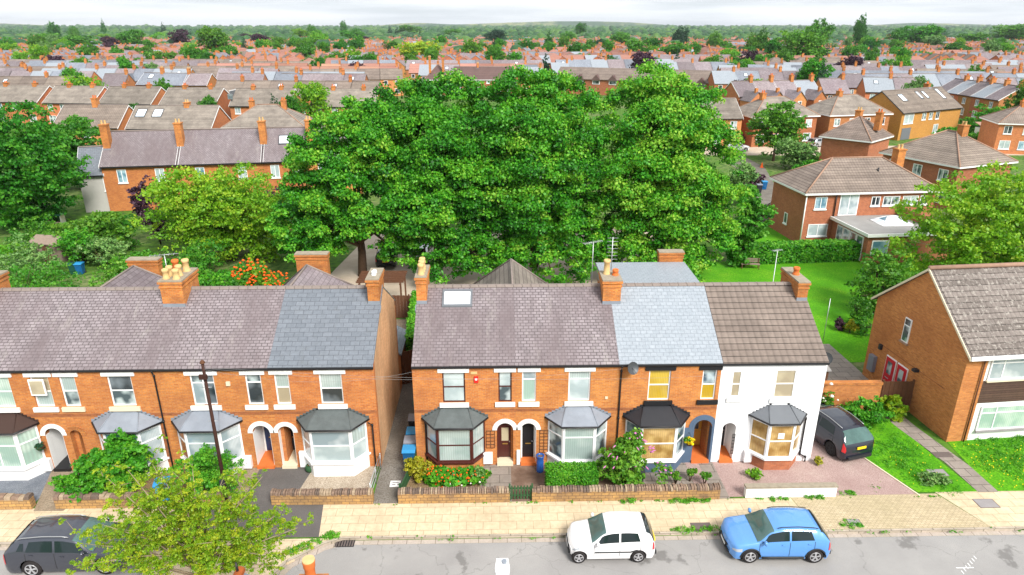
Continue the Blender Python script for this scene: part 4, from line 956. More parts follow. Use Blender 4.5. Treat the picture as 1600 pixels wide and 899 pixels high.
def car(label,pos,rz,Lc,W,wb,wr,paint,top,belt,gh,front_ax,group=None,trim=None,rails=False,plate=None,clad=False,rimmat='alloy',mirror=None,lampz=None,scr=(.26,.42),rear=(.86,.97),doors=(.29,.56,.58,.80),z=-.13,platetext=None,rglass='car_glass'):
    """front at +x; t runs 0 (front) to 1 (rear)"""
    t_=thing('parked_car',label,'car',(pos[0],pos[1],z),rz,group)
    xf=front_ax/Lc; xr=(front_ax+wb)/Lc
    ts=sorted(set([i/46 for i in range(47)]+[.004,.012,.988,.996]+[max(0,min(1,x+k*wr/Lc*1.16)) for x in (xf,xr) for k in (-1,-.97,-.8,-.5,0,.5,.8,.97,1)]))
    hwf=lambda t: W/2*(1-.26*max(0,1-t/.10)**2.4-.16*max(0,1-(1-t)/.08)**2.4)
    def ring(t):
        zt=interp(top,t); hw=hwf(t); zb=.20+.12*max(0,1-t/.05)+.12*max(0,1-(1-t)/.05)
        for xc in (xf,xr):
            d=(t-xc)*Lc; Ra=wr*1.16
            if abs(d)<Ra: zb=max(zb,wr+math.sqrt(Ra*Ra-d*d))
        bz=min(interp(belt,t),zt-.07); g=max(0,min(1,(zt-bz-.1)/.28)); gw=hw*(.93-(.93-gh)*g)
        k=[(hw*.94,zb),(hw*.995,max(.40,zb+.03)),(hw*1.0,max(.60,min(bz-.08,zb+.06))),(hw*.965,bz),(gw,zt-.07+.02*(1-g)),(gw*.88,zt-.022),(gw*.5,zt-.004),(0,zt)]
        if zt-.07<bz: k[4]=(gw,(bz+zt)/2)
        # keep the ring ordered in height
        for i in range(1,7):
            if k[i][1]<k[i-1][1]: k[i]=(k[i][0],k[i-1][1]+.004)
        return k
    b=MB(); rows=[]
    for t in ts:
        k=ring(t); x=Lc/2-t*Lc
        bow=.05*Lc/4
        row=[(x,-y,z) for y,z in k]+[(x,y,z) for y,z in reversed(k[:-1])]
        rows.append(row)
    n=len(rows[0]); vs=[v for r in rows for v in r]
    # bowed nose and tail
    def bow(v):
        x,y,z=v; f=(abs(y)/(W/2))**2
        if x>Lc/2-.25: x-=.16*f*((x-(Lc/2-.25))/.25)
        if x<-Lc/2+.25: x+=.12*f*((-x-(Lc/2-.25))/.25)
        return (x,y,z)
    vs=[bow(v) for v in vs]
    fs=[(i*n+k,i*n+k+1,(i+1)*n+k+1,(i+1)*n+k) for i in range(len(rows)-1) for k in range(n-1)]
    b.add(vs,fs,0,True); b.add([vs[k] for k in range(n)],[tuple(range(n))],0); m=(len(rows)-1)*n; b.add([vs[m+k] for k in range(n)],[tuple(reversed(range(n)))],0)
    body=b.build('body',G[paint],t_)
    b=MB(); b.box(-Lc/2+.25,Lc/2-.25,-W/2+.16,W/2-.16,.16,.30); b.build('underbody',G['plastic'],t_)
    def pt(t,s,off=.012):
        """point on the ring, s in 0..7, + = right side(-y)"""
        sg=-1 if s>=0 else 1; s=abs(s); k=ring(t); i=min(6,int(s)); f=s-i
        y=k[i][0]*(1-f)+k[i+1][0]*f; zz=k[i][1]*(1-f)+k[i+1][1]*f
        dy=k[i+1][0]-k[i][0]; dz=k[i+1][1]-k[i][1]; q=math.hypot(dy,dz) or 1
        ny,nz=dz/q,-dy/q
        x=Lc/2-t*Lc; return bow((x,sg*(y+ny*off),zz+nz*off))
    def patch(name,mat,t0,t1,s0,s1,sg,N=6,M=3,off=.012,taper=(0,0),thick=.02,par=None):
        bb=MB(); g=[]
        for a in range(N+1):
            for c in range(M+1):
                f=a/N; h=c/M; ta=t0+(t1-t0)*f
                ta+=taper[0]*(1-f)*h+taper[1]*f*h
                g.append(pt(ta,sg*(s0+(s1-s0)*h),off))
        bb.add(g,[(a*(M+1)+c,a*(M+1)+c+1,(a+1)*(M+1)+c+1,(a+1)*(M+1)+c) for a in range(N) for c in range(M)],0,True)
        return bb.build(name,G[mat],par or t_,recalc=False)
    def cross(name,mat,t0,t1,smin,off=.014,N=5):
        bb=MB(); S=[smin,4.6,5,5.5,6,6.6,7]; S=[s for s in S if s>=smin]; S=S+[-s for s in reversed(S[:-1])]; g=[]
        for a in range(N+1):
            t=t0+(t1-t0)*a/N
            for s in S: g.append(Vector(pt(t,s,0))+Vector((off if t<.5 else -off,0,off)))
        M=len(S)-1
        bb.add(g,[(a*(M+1)+c,a*(M+1)+c+1,(a+1)*(M+1)+c+1,(a+1)*(M+1)+c) for a in range(N) for c in range(M)],0,True)
        return bb.build(name,G[mat],t_,recalc=False)
    cross('windscreen','windscreen',scr[0],scr[1],4.25); cross('rear_window',rglass,rear[0],rear[1],4.3)
    tr='plastic' if trim else paint
    for sg in (1,-1):
        patch('side_window','car_glass',doors[0],doors[1],3.12,3.93,sg,taper=(.075*1.0,0))
        patch('side_window','car_glass',doors[2],doors[3],3.12,3.93,sg,taper=(0,-.03))
        if len(doors)>4: patch('side_window','car_glass',doors[4],doors[5],3.2,3.85,sg,taper=(0,-.03))
        lz=lampz or (2.25,3.0)
        patch('headlight','headl',.012,.115,lz[0],lz[1],sg,off=.01); patch('tail_light','tail',.945,.993,2.15,3.25,sg,off=.012)
        # door seams and handles
        bb=MB()
        for tt in (doors[0]-.01,(doors[1]+doors[2])/2,doors[3]+.005):
            A=[Vector(pt(tt,sg*s,.003)) for s in (.9,1.5,2.2,3.0)]; bb.tube(A,.010,4)
        bb.build('door_seam',G['plastic'],body)
        for tt in (doors[1]-.05,doors[3]-.04):
            q=Vector(pt(tt,sg*2.75,.02)); MB().box(q.x-.08,q.x+.08,q.y-.015,q.y+.015,q.z-.018,q.z+.018).build('door_handle',G[paint],t_)
        q=Vector(pt(doors[0]+.035,sg*3.15,.02)); sgy=-1 if sg>0 else 1
        bb=MB(); bb.lathe([(.01,-.10),(.07,-.085),(.09,0),(.07,.075),(.02,.095)],(0,0,0),10); bb.v=[(v[0]*.8,v[1]*1.25,v[2]*.9) for v in bb.v]
        bb.build('wing_mirror',G[mirror or paint],t_,loc=(q.x+.02,q.y+sgy*.12,q.z+.08))
        if trim: 
            bb=MB(); A=[Vector(pt(doors[0]+(doors[3]-doors[0]-.03)*i/6,sg*1.85,.012)) for i in range(7)]; bb.tube(A,.03,5); bb.build('side_strip',G['plastic'],t_)
        if clad:
            bb=MB(); 
            for xc in (xf,xr):
                A=[]
                for i in range(13):
                    a=math.pi*i/12; x=Lc/2-xc*Lc+math.cos(a)*wr*1.19; z2=wr+math.sin(a)*wr*1.19; A.append((x,sgy*hwf(xc)*1.0,max(z2,.25)))
                bb.tube(A,.035,5)
            A=[Vector(pt(xf+(xr-xf)*f,sg*.5,.015)) for f in (.18,.3,.5,.7,.82)]; bb.tube(A,.06,5)
            bb.build('wheel_arch_trim',G['plastic'],t_)
        if rails:
            bb=MB(); A=[Vector(pt(scr[1]+.03+(rear[0]-scr[1]-.05)*i/8,sg*5.0,.02))+Vector((0,0,.03)) for i in range(9)]; bb.tube(A,.018,5); bb.build('roof_rail',G['metal' if rails=='m' else 'plastic'],t_)
    # front: grille and bumper intake, plates
    q=interp(top,.01)
    MB().box(Lc/2-.06,Lc/2+.012,-W*.22,W*.22,.50,.58).build('grille',G['plastic'],t_)
    MB().box(Lc/2-.08,Lc/2+.006,-W*.30,W*.30,.28,.40).build('air_intake',G['plastic'],t_)
    MB().box(Lc/2+.005,Lc/2+.025,-.26,.26,.41,.50).build('number_plate',G['plate_w'],t_)
    pz=plate or .62
    MB().box(-Lc/2-.012,-Lc/2+.03,-.26,.26,pz,pz+.115).build('number_plate',G['plate_y'],t_)
    MB().box(-Lc/2-.012,-Lc/2+.08,-W*.36,W*.36,.26,.40).build('rear_bumper_trim',G['plastic'],t_)
    # wheels
    for xc in (xf,xr):
        for s in (-1,1):
            x=Lc/2-xc*Lc; yc=s*(W/2-.115)
            bb=MB(); pr=[(wr*.62,-.10),(wr*.92,-.105),(wr,-.07),(wr,.07),(wr*.92,.105),(wr*.62,.10)]
            bb.lathe(pr,n=28,caps=True); bb.v=[(v[0],v[2],v[1]) for v in bb.v]
            w=bb.build('wheel',G['tyre'],t_,loc=(x,yc,wr))
            bb=MB(); bb.lathe([(wr*.66,0),(wr*.66,.012),(wr*.58,.012),(wr*.58,.0)],n=24,caps=False)
            for i in range(5):
                a=2*math.pi*i/5+.3
                for da in (-.13,.13):
                    p0=Vector((math.cos(a+da*1.8)*wr*.12,math.sin(a+da*1.8)*wr*.12,.014)); p1=Vector((math.cos(a+da)*wr*.60,math.sin(a+da)*wr*.60,.010)); d=(p1-p0); nn=Vector((-d.y,d.x,0)).normalized()*wr*.05
                    bb.add([p0-nn,p0+nn,p1+nn*1.2,p1-nn*1.2],[(0,1,2,3)])
            bb.lathe([(wr*.16,.0),(wr*.13,.022)],n=10)
            bb.v=[(v[0],s*(v[2]+.104),v[1]) for v in bb.v]; bb.build('rim',G[rimmat],w)
    return t_
HTOP=[(0,.52),(.015,.70),(.05,.80),(.14,.90),(.25,.985),(.42,1.40),(.50,1.47),(.65,1.485),(.84,1.44),(.90,1.36),(.965,1.02),(.985,.86),(1,.56)]
STOP=[(0,.55),(.012,.78),(.05,.88),(.15,.97),(.27,1.05),(.41,1.45),(.50,1.54),(.65,1.56),(.82,1.51),(.88,1.42),(.955,1.08),(.985,.92),(1,.60)]
car('white small five-door hatchback with a black side strip parked by the kerb',(4.52,22.36),math.pi,3.54,1.60,2.38,.285,'cp_white',HTOP,[(0,.74),(.25,.90),(.9,1.0),(1,1.0)],.80,.40,trim=True)
car('sky blue compact crossover with dark glass parked behind the white hatchback',(11.25,22.30),math.pi-.02,4.15,1.80,2.60,.33,'cp_blue',STOP,[(0,.80),(.26,.98),(.9,1.08),(1,1.05)],.78,.84,rails='p',plate=.48,clad=True,lampz=(1.95,2.5))
car('dark grey crossover car parked at the left, its bonnet under the roadside tree',(-17.0,22.28),0.02,4.85,1.88,2.79,.37,'cp_grey',[(a,z*1.07) for a,z in STOP],[(0,.84),(.26,1.02),(.9,1.14),(1,1.1)],.77,.92,rails='m',rear=(.88,.965),doors=(.29,.55,.57,.78,.795,.85))
car('blue-black large estate car parked on the pink gravel drive, tail towards the road',(16.98,30.15),R(106),4.75,1.92,2.88,.37,'cp_black',[(a,z*1.08) for a,z in STOP],[(0,.86),(.26,1.03),(.9,1.14),(1,1.1)],.76,.90,rails='m',z=.0,plate=.80,rimmat='plastic',rglass='windscreen')  # paler rear glass: a bright reflection is put into its colour
0 and car('dark blue car parked nose-in ahead of the blue-black estate, only its roof showing',(15.95+.15,35.2-.2),R(100),4.1,1.76,2.55,.32,'cp_black',HTOP,[(0,.74),(.25,.90),(.9,1.0),(1,1.0)],.80,.8,z=0)
def fcar(px,py,rz,paint,label,Lc=4.2): 
    p=at(px,py); return car(label,(p.x,p.y),rz,Lc,1.78,2.55,.32,paint,STOP,[(0,.78),(.25,.94),(.9,1.04),(1,1.0)],.80,.8,z=0.01)
fcar(1150,236,R(4),'cp_white','cream white car parked on the side street beyond the sycamores',4.3)
fcar(1143,221,R(2),'cp_dblue','blue car parked behind the white one beside the distant house')
fcar(1278,229,R(25),'cp_silver','silver car parked between the hipped houses and the side-street tree')
fcar(605,409,R(95),'cp_black','dark car standing in the beige car park under the sycamores')
fcar(662,404,R(80),'cp_silver','silver car deep in the shade behind the sycamore trunks')
fcar(1368,222,R(-40),'cp_silver','pale car in front of the yellow brick house')
p=at(1190,262); t=thing('traffic_cone','orange traffic cone on the side-road verge','cone',(p.x,p.y,0)); MB().lathe([(.22,.04),(.05,.75)],n=10).build('cone',G['f_orange'],t); MB().box(-.26,.26,-.26,.26,0,.04).build('base',G['f_orange'],t)
# ------------------------------------------------------------------ foliage
def leafmesh(name,lobes,n,leaf,mat,parent=None,seed=0,clumps=26,crel=.34,shell=.55,flat=.6,origin=(0,0,0),up=.35,low=-1.0,vbias=0.0,jit=.0):
    """leaf-sized faces gathered in clumps over overlapping lobes"""
    g=np.random.default_rng(seed); lob=np.array([l for l in lobes],dtype=float)
    wgt=(lob[:,3]*lob[:,4]+lob[:,4]*lob[:,5]+lob[:,3]*lob[:,5]); wgt/=wgt.sum()
    nl=len(lob); CC=[];CR=[];CV=[];CW=[]
    for i in range(nl):
        m=max(4,int(clumps*wgt[i]*nl)); d=g.normal(size=(m,3)); d/=np.linalg.norm(d,axis=1)[:,None]
        d=d[d[:,2]>low] if (d[:,2]>low).sum()>3 else d
        rr=g.uniform(.62,1.0,len(d))[:,None]
        c=lob[i,:3]+d*lob[i,3:6]*rr; CC.append(c); r=lob[i,3:6].mean()*crel*g.uniform(.6,1.25,len(d)); CR.append(r); CV.append(g.uniform(0,1,len(d)))
        CW.append(r**2)
    CC=np.vstack(CC);CR=np.concatenate(CR);CV=np.concatenate(CV);CW=np.concatenate(CW);CW/=CW.sum()
    idx=g.choice(len(CC),size=n,p=CW)
    d=g.normal(size=(n,3)); d/=np.linalg.norm(d,axis=1)[:,None]; d[:,2]=np.where(d[:,2]<-.2,-d[:,2]*.6,d[:,2])
    rad=CR[idx][:,None]*(g.uniform(0,1,n)[:,None]**shell)
    pos=CC[idx]+d*rad*np.array([1,1,flat+.2])
    nrm=d*.7+g.normal(size=(n,3))*.55+np.array([0,0,up*.45]); nrm/=np.linalg.norm(nrm,axis=1)[:,None]
    a=np.cross(nrm,g.normal(size=(n,3))); a/=np.linalg.norm(a,axis=1)[:,None]; b2=np.cross(nrm,a)
    s=leaf*g.uniform(.6,1.35,n)[:,None]
    P=np.empty((n,4,3)); P[:,0]=pos-a*s; P[:,1]=pos-b2*s*.72+nrm*s*.15; P[:,2]=pos+a*s; P[:,3]=pos+b2*s*.72+nrm*s*.15
    v=np.clip(.55*CV[idx]+.45*g.uniform(0,1,n)+vbias,0,1)
    P-=np.array(origin)
    me=bpy.data.meshes.new(name); me.vertices.add(4*n); me.vertices.foreach_set('co',P.ravel())
    me.loops.add(4*n); me.loops.foreach_set('vertex_index',np.arange(4*n,dtype=np.int32))
    me.polygons.add(n); me.polygons.foreach_set('loop_start',np.arange(0,4*n,4,dtype=np.int32)); me.polygons.foreach_set('loop_total',np.full(n,4,dtype=np.int32))
    at_=me.attributes.new('v','FLOAT','FACE'); at_.data.foreach_set('value',v.astype(np.float32))
    me.materials.append(mat); me.update(calc_edges=True); me.validate()
    o=bpy.data.objects.new(name,me); C.objects.link(o)
    if parent is not None: o.parent=parent
    return o
def trunkmesh(h,r,lobes,seed=0,mat='bark',parent=None,n=7,name='trunk',lean=(0,0)):
    g=random.Random(seed); b=MB(); top=Vector((lean[0],lean[1],h))
    b.tube([(0,0,-.1),(lean[0]*.3,lean[1]*.3,h*.45),tuple(top)],[r*1.25,r,r*.75],8)
    for l in sorted(lobes,key=lambda q:-q[3])[:n]:
        e=Vector(l[:3]); m=top.lerp(e,.5)+Vector((g.uniform(-.3,.3),g.uniform(-.3,.3),.3)); b.tube([top-Vector((0,0,h*.15)),m,e],[r*.55,r*.35,r*.12],6)
        for k in range(2):
            e2=e+Vector((g.uniform(-1,1)*l[3],g.uniform(-1,1)*l[4],g.uniform(.1,.8)*l[5]))*.8; b.tube([m,(m+e2)/2,e2],[r*.22,r*.15,r*.05],5)
    return b.build(name,G[mat],parent)
def crown_lobes(W,D,H,z0,n,seed,tip=.0):
    g=random.Random(seed); L_=[]
    L_.append((0,0,z0+H*.5,W*.32,D*.32,H*.38))
    for i in range(n):
        a=g.uniform(0,6.283); zz=g.uniform(0,1); rr=math.sqrt(max(.05,1-(zz*2-1)**2))*(1-tip*zz); s=g.uniform(.20,.30)
        L_.append((math.cos(a)*W*.5*rr*.66,math.sin(a)*D*.5*rr*.66,z0+H*(.12+.76*zz),W*s,D*s,H*s*.85))
    return L_
def tree(name,label,x,y,W,H,z0,mat,n=4000,leaf=.2,seed=0,nl=12,D=None,cat='tree',group=None,tr=.2,tip=0.0,bark='bark',clumps=26,lobes=None,**k):
    t=thing(name,label,cat,(x,y,0),0,group); lo=lobes or crown_lobes(W,D or W,H-z0,z0,nl,seed,tip)
    leafmesh('crown',lo,n,leaf,G[mat],t,seed,clumps,**k)
    trunkmesh(max(.4,z0+(H-z0)*.25),tr,lo,seed,bark,t); return t
def shrub(label,x,y,W,H,mat,n=1200,leaf=.09,seed=0,D=None,name='shrub',cat='shrub',z0=.0,nl=7,group=None,**k):
    t=thing(name,label,cat,(x,y,0),0,group); lo=crown_lobes(W,D or W,H*1.0-z0,z0,nl,seed)
    leafmesh('foliage',lo,n,leaf,G[mat],t,seed,**k)
    b=MB(); g=random.Random(seed)
    for i in range(5): 
        a=g.uniform(0,6.28); b.tube([(0,0,0),(math.cos(a)*W*.12,math.sin(a)*W*.12,H*.35),(math.cos(a)*W*.28,math.sin(a)*W*.28,H*.7)],[.03+.02*H/3,.02+.01*H/3,.01],5)
    b.build('stems',G['bark'],t); return t
def hedge(label,p0,p1,w,h,mat,n,leaf=.08,seed=0,name='hedge',wob=.06,z0=0):
    a=Vector((*p0,0)); c=Vector((*p1,0)); d=c-a; Lh=d.length; ang=math.atan2(d.y,d.x)
    t=thing(name,label,'hedge',(a.x,a.y,0),ang)
    g=np.random.default_rng(seed); A=np.array([Lh*w,Lh*h,Lh*h,w*h,w*h]); f=g.choice(5,size=n,p=A/A.sum()); u=g.uniform(0,1,(n,2)); P=np.zeros((n,3)); N=np.zeros((n,3))
    def setf(k,p,nn): 
        m=f==k; P[m]=p(u[m]); N[m]=nn
    setf(0,lambda q:np.c_[q[:,0]*Lh,(q[:,1]-.5)*w,np.full(len(q),h)],(0,0,1)); setf(1,lambda q:np.c_[q[:,0]*Lh,np.full(len(q),-w/2),z0+q[:,1]*(h-z0)],(0,-1,0)); setf(2,lambda q:np.c_[q[:,0]*Lh,np.full(len(q),w/2),q[:,1]*h],(0,1,0))
    setf(3,lambda q:np.c_[np.zeros(len(q)),(q[:,0]-.5)*w,q[:,1]*h],(-1,0,0)); setf(4,lambda q:np.c_[np.full(len(q),Lh),(q[:,0]-.5)*w,q[:,1]*h],(1,0,0))
    wave=np.sin(P[:,0]*2.1+seed)*.5+np.sin(P[:,0]*5.3+P[:,2]*3)*.3+np.sin(P[:,1]*4+P[:,2]*5)*.3
    P+=N*(wave*wob)[:,None]+g.normal(size=(n,3))*.03-N*g.uniform(0,.12,n)[:,None]
    nr=N*.8+g.normal(size=(n,3))*.5; nr/=np.linalg.norm(nr,axis=1)[:,None]; aa=np.cross(nr,g.normal(size=(n,3))); aa/=np.linalg.norm(aa,axis=1)[:,None]; bb=np.cross(nr,aa); s=leaf*g.uniform(.6,1.3,n)[:,None]
    Q=np.empty((n,4,3)); Q[:,0]=P-aa*s;Q[:,1]=P-bb*s*.6;Q[:,2]=P+aa*s;Q[:,3]=P+bb*s*.6
    me=bpy.data.meshes.new('foliage'); me.vertices.add(4*n); me.vertices.foreach_set('co',Q.ravel()); me.loops.add(4*n); me.loops.foreach_set('vertex_index',np.arange(4*n,dtype=np.int32)); me.polygons.add(n); me.polygons.foreach_set('loop_start',np.arange(0,4*n,4,dtype=np.int32)); me.polygons.foreach_set('loop_total',np.full(n,4,dtype=np.int32))
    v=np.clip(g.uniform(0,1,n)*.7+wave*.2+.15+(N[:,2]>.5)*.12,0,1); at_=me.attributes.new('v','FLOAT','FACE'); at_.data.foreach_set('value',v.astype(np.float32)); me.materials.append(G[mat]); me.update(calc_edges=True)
    o=bpy.data.objects.new('foliage',me); C.objects.link(o); o.parent=t
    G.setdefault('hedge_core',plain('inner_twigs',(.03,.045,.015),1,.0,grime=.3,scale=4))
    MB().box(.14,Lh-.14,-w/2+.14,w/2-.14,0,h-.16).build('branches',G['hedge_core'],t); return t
def flowers(par,lobes,n,mat,size=.05,seed=0,name='flowers'):
    g=random.Random(seed); b=MB()
    for i in range(n):
        l=g.choice(lobes); d=Vector((g.gauss(0,1),g.gauss(0,1)-.6,abs(g.gauss(0,1)))).normalized(); p=Vector(l[:3])+Vector((d.x*l[3],d.y*l[4],d.z*l[5])); s=size*g.uniform(.6,1.3)
        b.lathe([(s*.3,0),(s,.4*s),(s*.5,s)],tuple(p),5)
    return tag(b.build(name,G[mat],par),kind='stuff')
# ---- the big sycamores behind the houses
def syc(label,cx,cy,spec,n,seed,base,mat='l_syc',leaf=.115):
    t=thing('sycamore_tree',label,'tree',(base[0],base[1],0)); lo=[(x-base[0],y-base[1],z,rx,ry,rz_) for x,y,z,rx,ry,rz_ in spec]
    leafmesh('crown',lo,int(n*2.9),leaf,G[mat],t,seed,32,crel=.36,shell=.5,up=.2,flat=.75,vbias={11:-.03,12:-.09,13:-.02,14:.08}[seed])
    b=MB(); g=random.Random(seed); th=4.6
    b.tube([(0,0,-.1),(.1,0,2.2),(0,.0,th)],[.42,.33,.26],9)
    for l in lo:
        e=Vector(l[:3]); m=Vector((0,0,th-.8)).lerp(e,.5)+Vector((0,0,.6)); b.tube([(0,0,th-1.2+g.uniform(-.8,.6)),m,e],[.2,.13,.05],6)
    b.build('trunk',G['bark'],t); return t
def LP(px,py,Y,rx,ry=None,rzz=None):
    p=atY(px,py,Y); return (p.x,p.y,p.z,rx,ry or rx,rzz or rx*.85)
T_=[]
syc('leftmost of the big sycamores, low spreading crown with a leaning trunk',0,0,[LP(545,215,57,2.6),LP(500,255,56,2.6),LP(478,310,55,2.4),LP(530,300,54,2.8),LP(590,250,56,2.8),LP(475,370,54,2.2),LP(520,360,53,2.4),LP(600,330,54,2.6),LP(560,185,58,2.0),LP(450,340,56,1.5),LP(555,345,53,2.2),LP(610,385,53,1.6),LP(455,385,54,1.5),LP(490,225,57,1.8),LP(470,400,52.5,1.5),LP(520,395,52.5,1.3),LP(450,360,53,1.8)],36000,11,(at(570,425).x,at(570,425).y-1))
syc('second big sycamore from the left, broad domed crown above the rooflight house',0,0,[LP(640,170,60,3.0),LP(700,165,60,2.9),LP(600,205,59,2.8),LP(670,225,57,3.4),LP(740,230,58,2.9),LP(630,280,56,3.0),LP(700,300,55,3.4),LP(745,330,55,2.6),LP(655,350,54,2.6),LP(715,375,54,2.6),LP(620,370,55,2.0),LP(690,140,61,1.5),LP(620,150,60,1.5),LP(660,400,53,2.0),LP(740,400,53,2.2),LP(690,260,55,2.6),LP(700,415,51.5,1.8),LP(760,415,51.5,1.7),LP(660,350,53,2.6),LP(640,320,54,2.2)],48000,12,(-5.4,57.5))
syc('third big sycamore, the tallest crown in the middle of the picture',0,0,[LP(830,150,60,3.0),LP(780,170,60,2.8),LP(880,165,60,2.8),LP(820,215,57,3.6),LP(895,225,57,3.0),LP(770,240,57,2.6),LP(850,280,55,3.4),LP(790,300,55,3.0),LP(905,300,55,2.8),LP(830,350,54,3.0),LP(890,370,54,2.6),LP(775,375,54,2.6),LP(850,130,61,1.4),LP(830,405,52.5,2.3),LP(790,400,53,2.0),LP(880,405,53,2.2),LP(915,380,54,2.0),LP(840,180,59,2.6),LP(860,420,51,1.8),LP(800,420,51.5,1.6),LP(900,415,51.5,1.8),LP(850,340,53,3.0)],50000,13,(3.2,57.5))
syc('fourth big sycamore, wide crown reaching down to the park lawn',0,0,[LP(1030,155,60,3.0),LP(985,175,60,2.8),LP(1080,175,60,2.8),LP(1030,215,57,3.6),LP(1105,240,57,2.8),LP(960,240,57,2.6),LP(1000,290,55,3.4),LP(1075,300,55,3.4),LP(950,330,55,2.6),LP(1020,365,54,3.0),LP(1095,365,54,2.8),LP(960,385,54,2.2),LP(1130,320,55,2.2),LP(1010,135,61,1.4),LP(1060,140,61,1.3),LP(1000,400,52.5,2.2),LP(1060,405,52.5,2.2),LP(940,400,53,1.8),LP(1110,380,53.5,2.0),LP(1040,260,56,2.8),LP(1140,290,56,1.5),LP(1020,420,51,1.6),LP(1085,420,51,1.9),LP(975,415,51.5,1.6),LP(1050,340,53,3.0)],54000,14,(14.0,57))
tree('maple_tree','lighter green rounded tree at the right foot of the big sycamores',atY(1165,380,57.5).x,57.5,3.6,6.6,.3,'l_mid',9000,.15,21,nl=14)
# ---- left-hand gardens
tree('ash_tree','bright yellow-green tree in front of the brick terrace on the left',atY(345,300,60).x,60,13.4,7.9,.3,'l_lime2',46000,.12,31,nl=30,D=9)
tree('oak_tree','large dark green tree at the left edge beyond the gardens',atY(20,250,72).x,72,11.5,12.6,.3,'l_dark',38000,.16,32,nl=26)
tree('hawthorn_tree','dark green tree behind the blue slated extension at the left',atY(118,225,90).x,90,9,10.6,.3,'l_dark',20000,.17,33,nl=18)
shrub('mid green tall shrub below the grey rendered extension',atY(165,340,64).x,62,6.5,4.2,'l_mid',6500,.14,34)
shrub('purple-leaved tree in front of the left brick terrace',atY(236,300,65).x,65,3.6,6.6,'l_purple',5500,.12,35,name='plum_tree',cat='tree')
shrub('low purple-leaved shrub against the terrace beside the left sycamore',atY(432,285,74).x,74,4.5,3.2,'l_purple',2500,.14,36,name='plum_shrub')
shrub('orange-berried rowan bush behind the blue slate roof',atY(402,425,44.5).x,44.5,4.2,4.6,'l_lime',3800,.12,37,name='rowan_bush')
rb=[o for o in C.objects if o.get('label','').startswith('orange-berried')][0]
flowers(rb,crown_lobes(4.2,4.2,4.6,0,7,37),420,'f_orange',.10,3,'berries')
gsp=[('l_mid',20,415,7.5,3.6,49),('l_grey',40,375,4.5,3.2,56),('l_mid',50,446,5,2.0,44),('l_bright',165,440,4,1.4,46),('l_mid',195,400,5.0,3.0,51),('l_bright',118,378,3.4,3.8,58),('l_grey',150,355,4,3,58),('l_dark',60,345,5,3.4,62),('l_mid',265,402,5.5,3.4,50),('l_bright',330,435,4.5,3.4,46),('l_dark',370,395,4.0,3.2,50),('l_mid',215,365,4.5,2.4,56),('l_lime',215,430,3.6,2,46),('l_mid',300,372,6,3.2,54),('l_dark',180,335,5,3.0,64),('l_mid',120,350,4.5,3.4,60),('l_lime',18,380,3,2.6,58),('l_mid',440,425,3,2.6,47),('l_dark',330,450,3,2.2,42)]
nm={'l_mid':'mid green','l_grey':'silvery green','l_bright':'bright green','l_dark':'dark green','l_lime':'yellow-green'}
plc=['round shrub at the left picture edge behind the roofs','shrub beside the left edge below the big dark tree','spreading shrub just above the left end of the slate roof','creeper-like shrub right of the shed and its bins','shrub between the shed and the yellow-green tree','upright conical shrub right of the garden shed','shrub beside the garden seat','shrub under the large left-edge tree','shrub left of the buff chimney pots','shrub right of the cluster of chimney pots','shrub left of the orange-berried bush','shrub below the purple-leaved tree','low shrub behind the small slate hip','shrub under the yellow-green tree','tall shrub left of the purple-leaved tree','shrub between the shed and the rendered extension','small shrub by the left edge above the round one','shrub right of the orange-berried bush','low shrub in front of the orange-berried bush']
for i,((m,px,py,W,Hh,Y),q) in enumerate(zip(gsp,plc)):
    shrub(nm[m]+' '+q,atY(px,py,Y).x,Y,W,Hh,m,int(900+W*Hh*110),.11,50+i)
# ---- the park
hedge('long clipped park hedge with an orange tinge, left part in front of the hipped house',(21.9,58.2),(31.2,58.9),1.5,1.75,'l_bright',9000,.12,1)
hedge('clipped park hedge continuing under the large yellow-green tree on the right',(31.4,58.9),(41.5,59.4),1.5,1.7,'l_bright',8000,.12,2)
tree('birch_tree','large yellow-green tree with arching pale branches at the right edge',atY(1545,330,50).x,50,13.2,9.6,.3,'l_lime2',44000,.12,41,nl=26,D=9,bark='twig',clumps=36,crel=.26)
tree('cherry_tree','small mid green tree on the park lawn beside the clipped balls',atY(1385,440,46).x,46.5,5.0,4.8,.3,'l_mid',6000,.12,42)
for (px,py,W,Hh,m,q,Y) in ((1350,465,2.2,2.6,'l_dark','dark clipped ball shrub at the left of the lawn shrub group',44),(1317,478,.9,.9,'l_purple','small reddish bush at the edge of the lawn shrub group',43.5),(1335,480,1.1,1.0,'l_gold','small golden bush in front of the clipped ball shrub',43),(1358,478,1.6,1.5,'l_dark','dark green round bush beside the brick flats gable',42.5),(1400,450,4.0,3.0,'l_dark','wide dark shrub behind the brick flats gable',45.5)):
    shrub(q,atY(px,py,Y).x,Y,W,Hh,m,int(700+W*Hh*160),.07,int(px),nl=6)
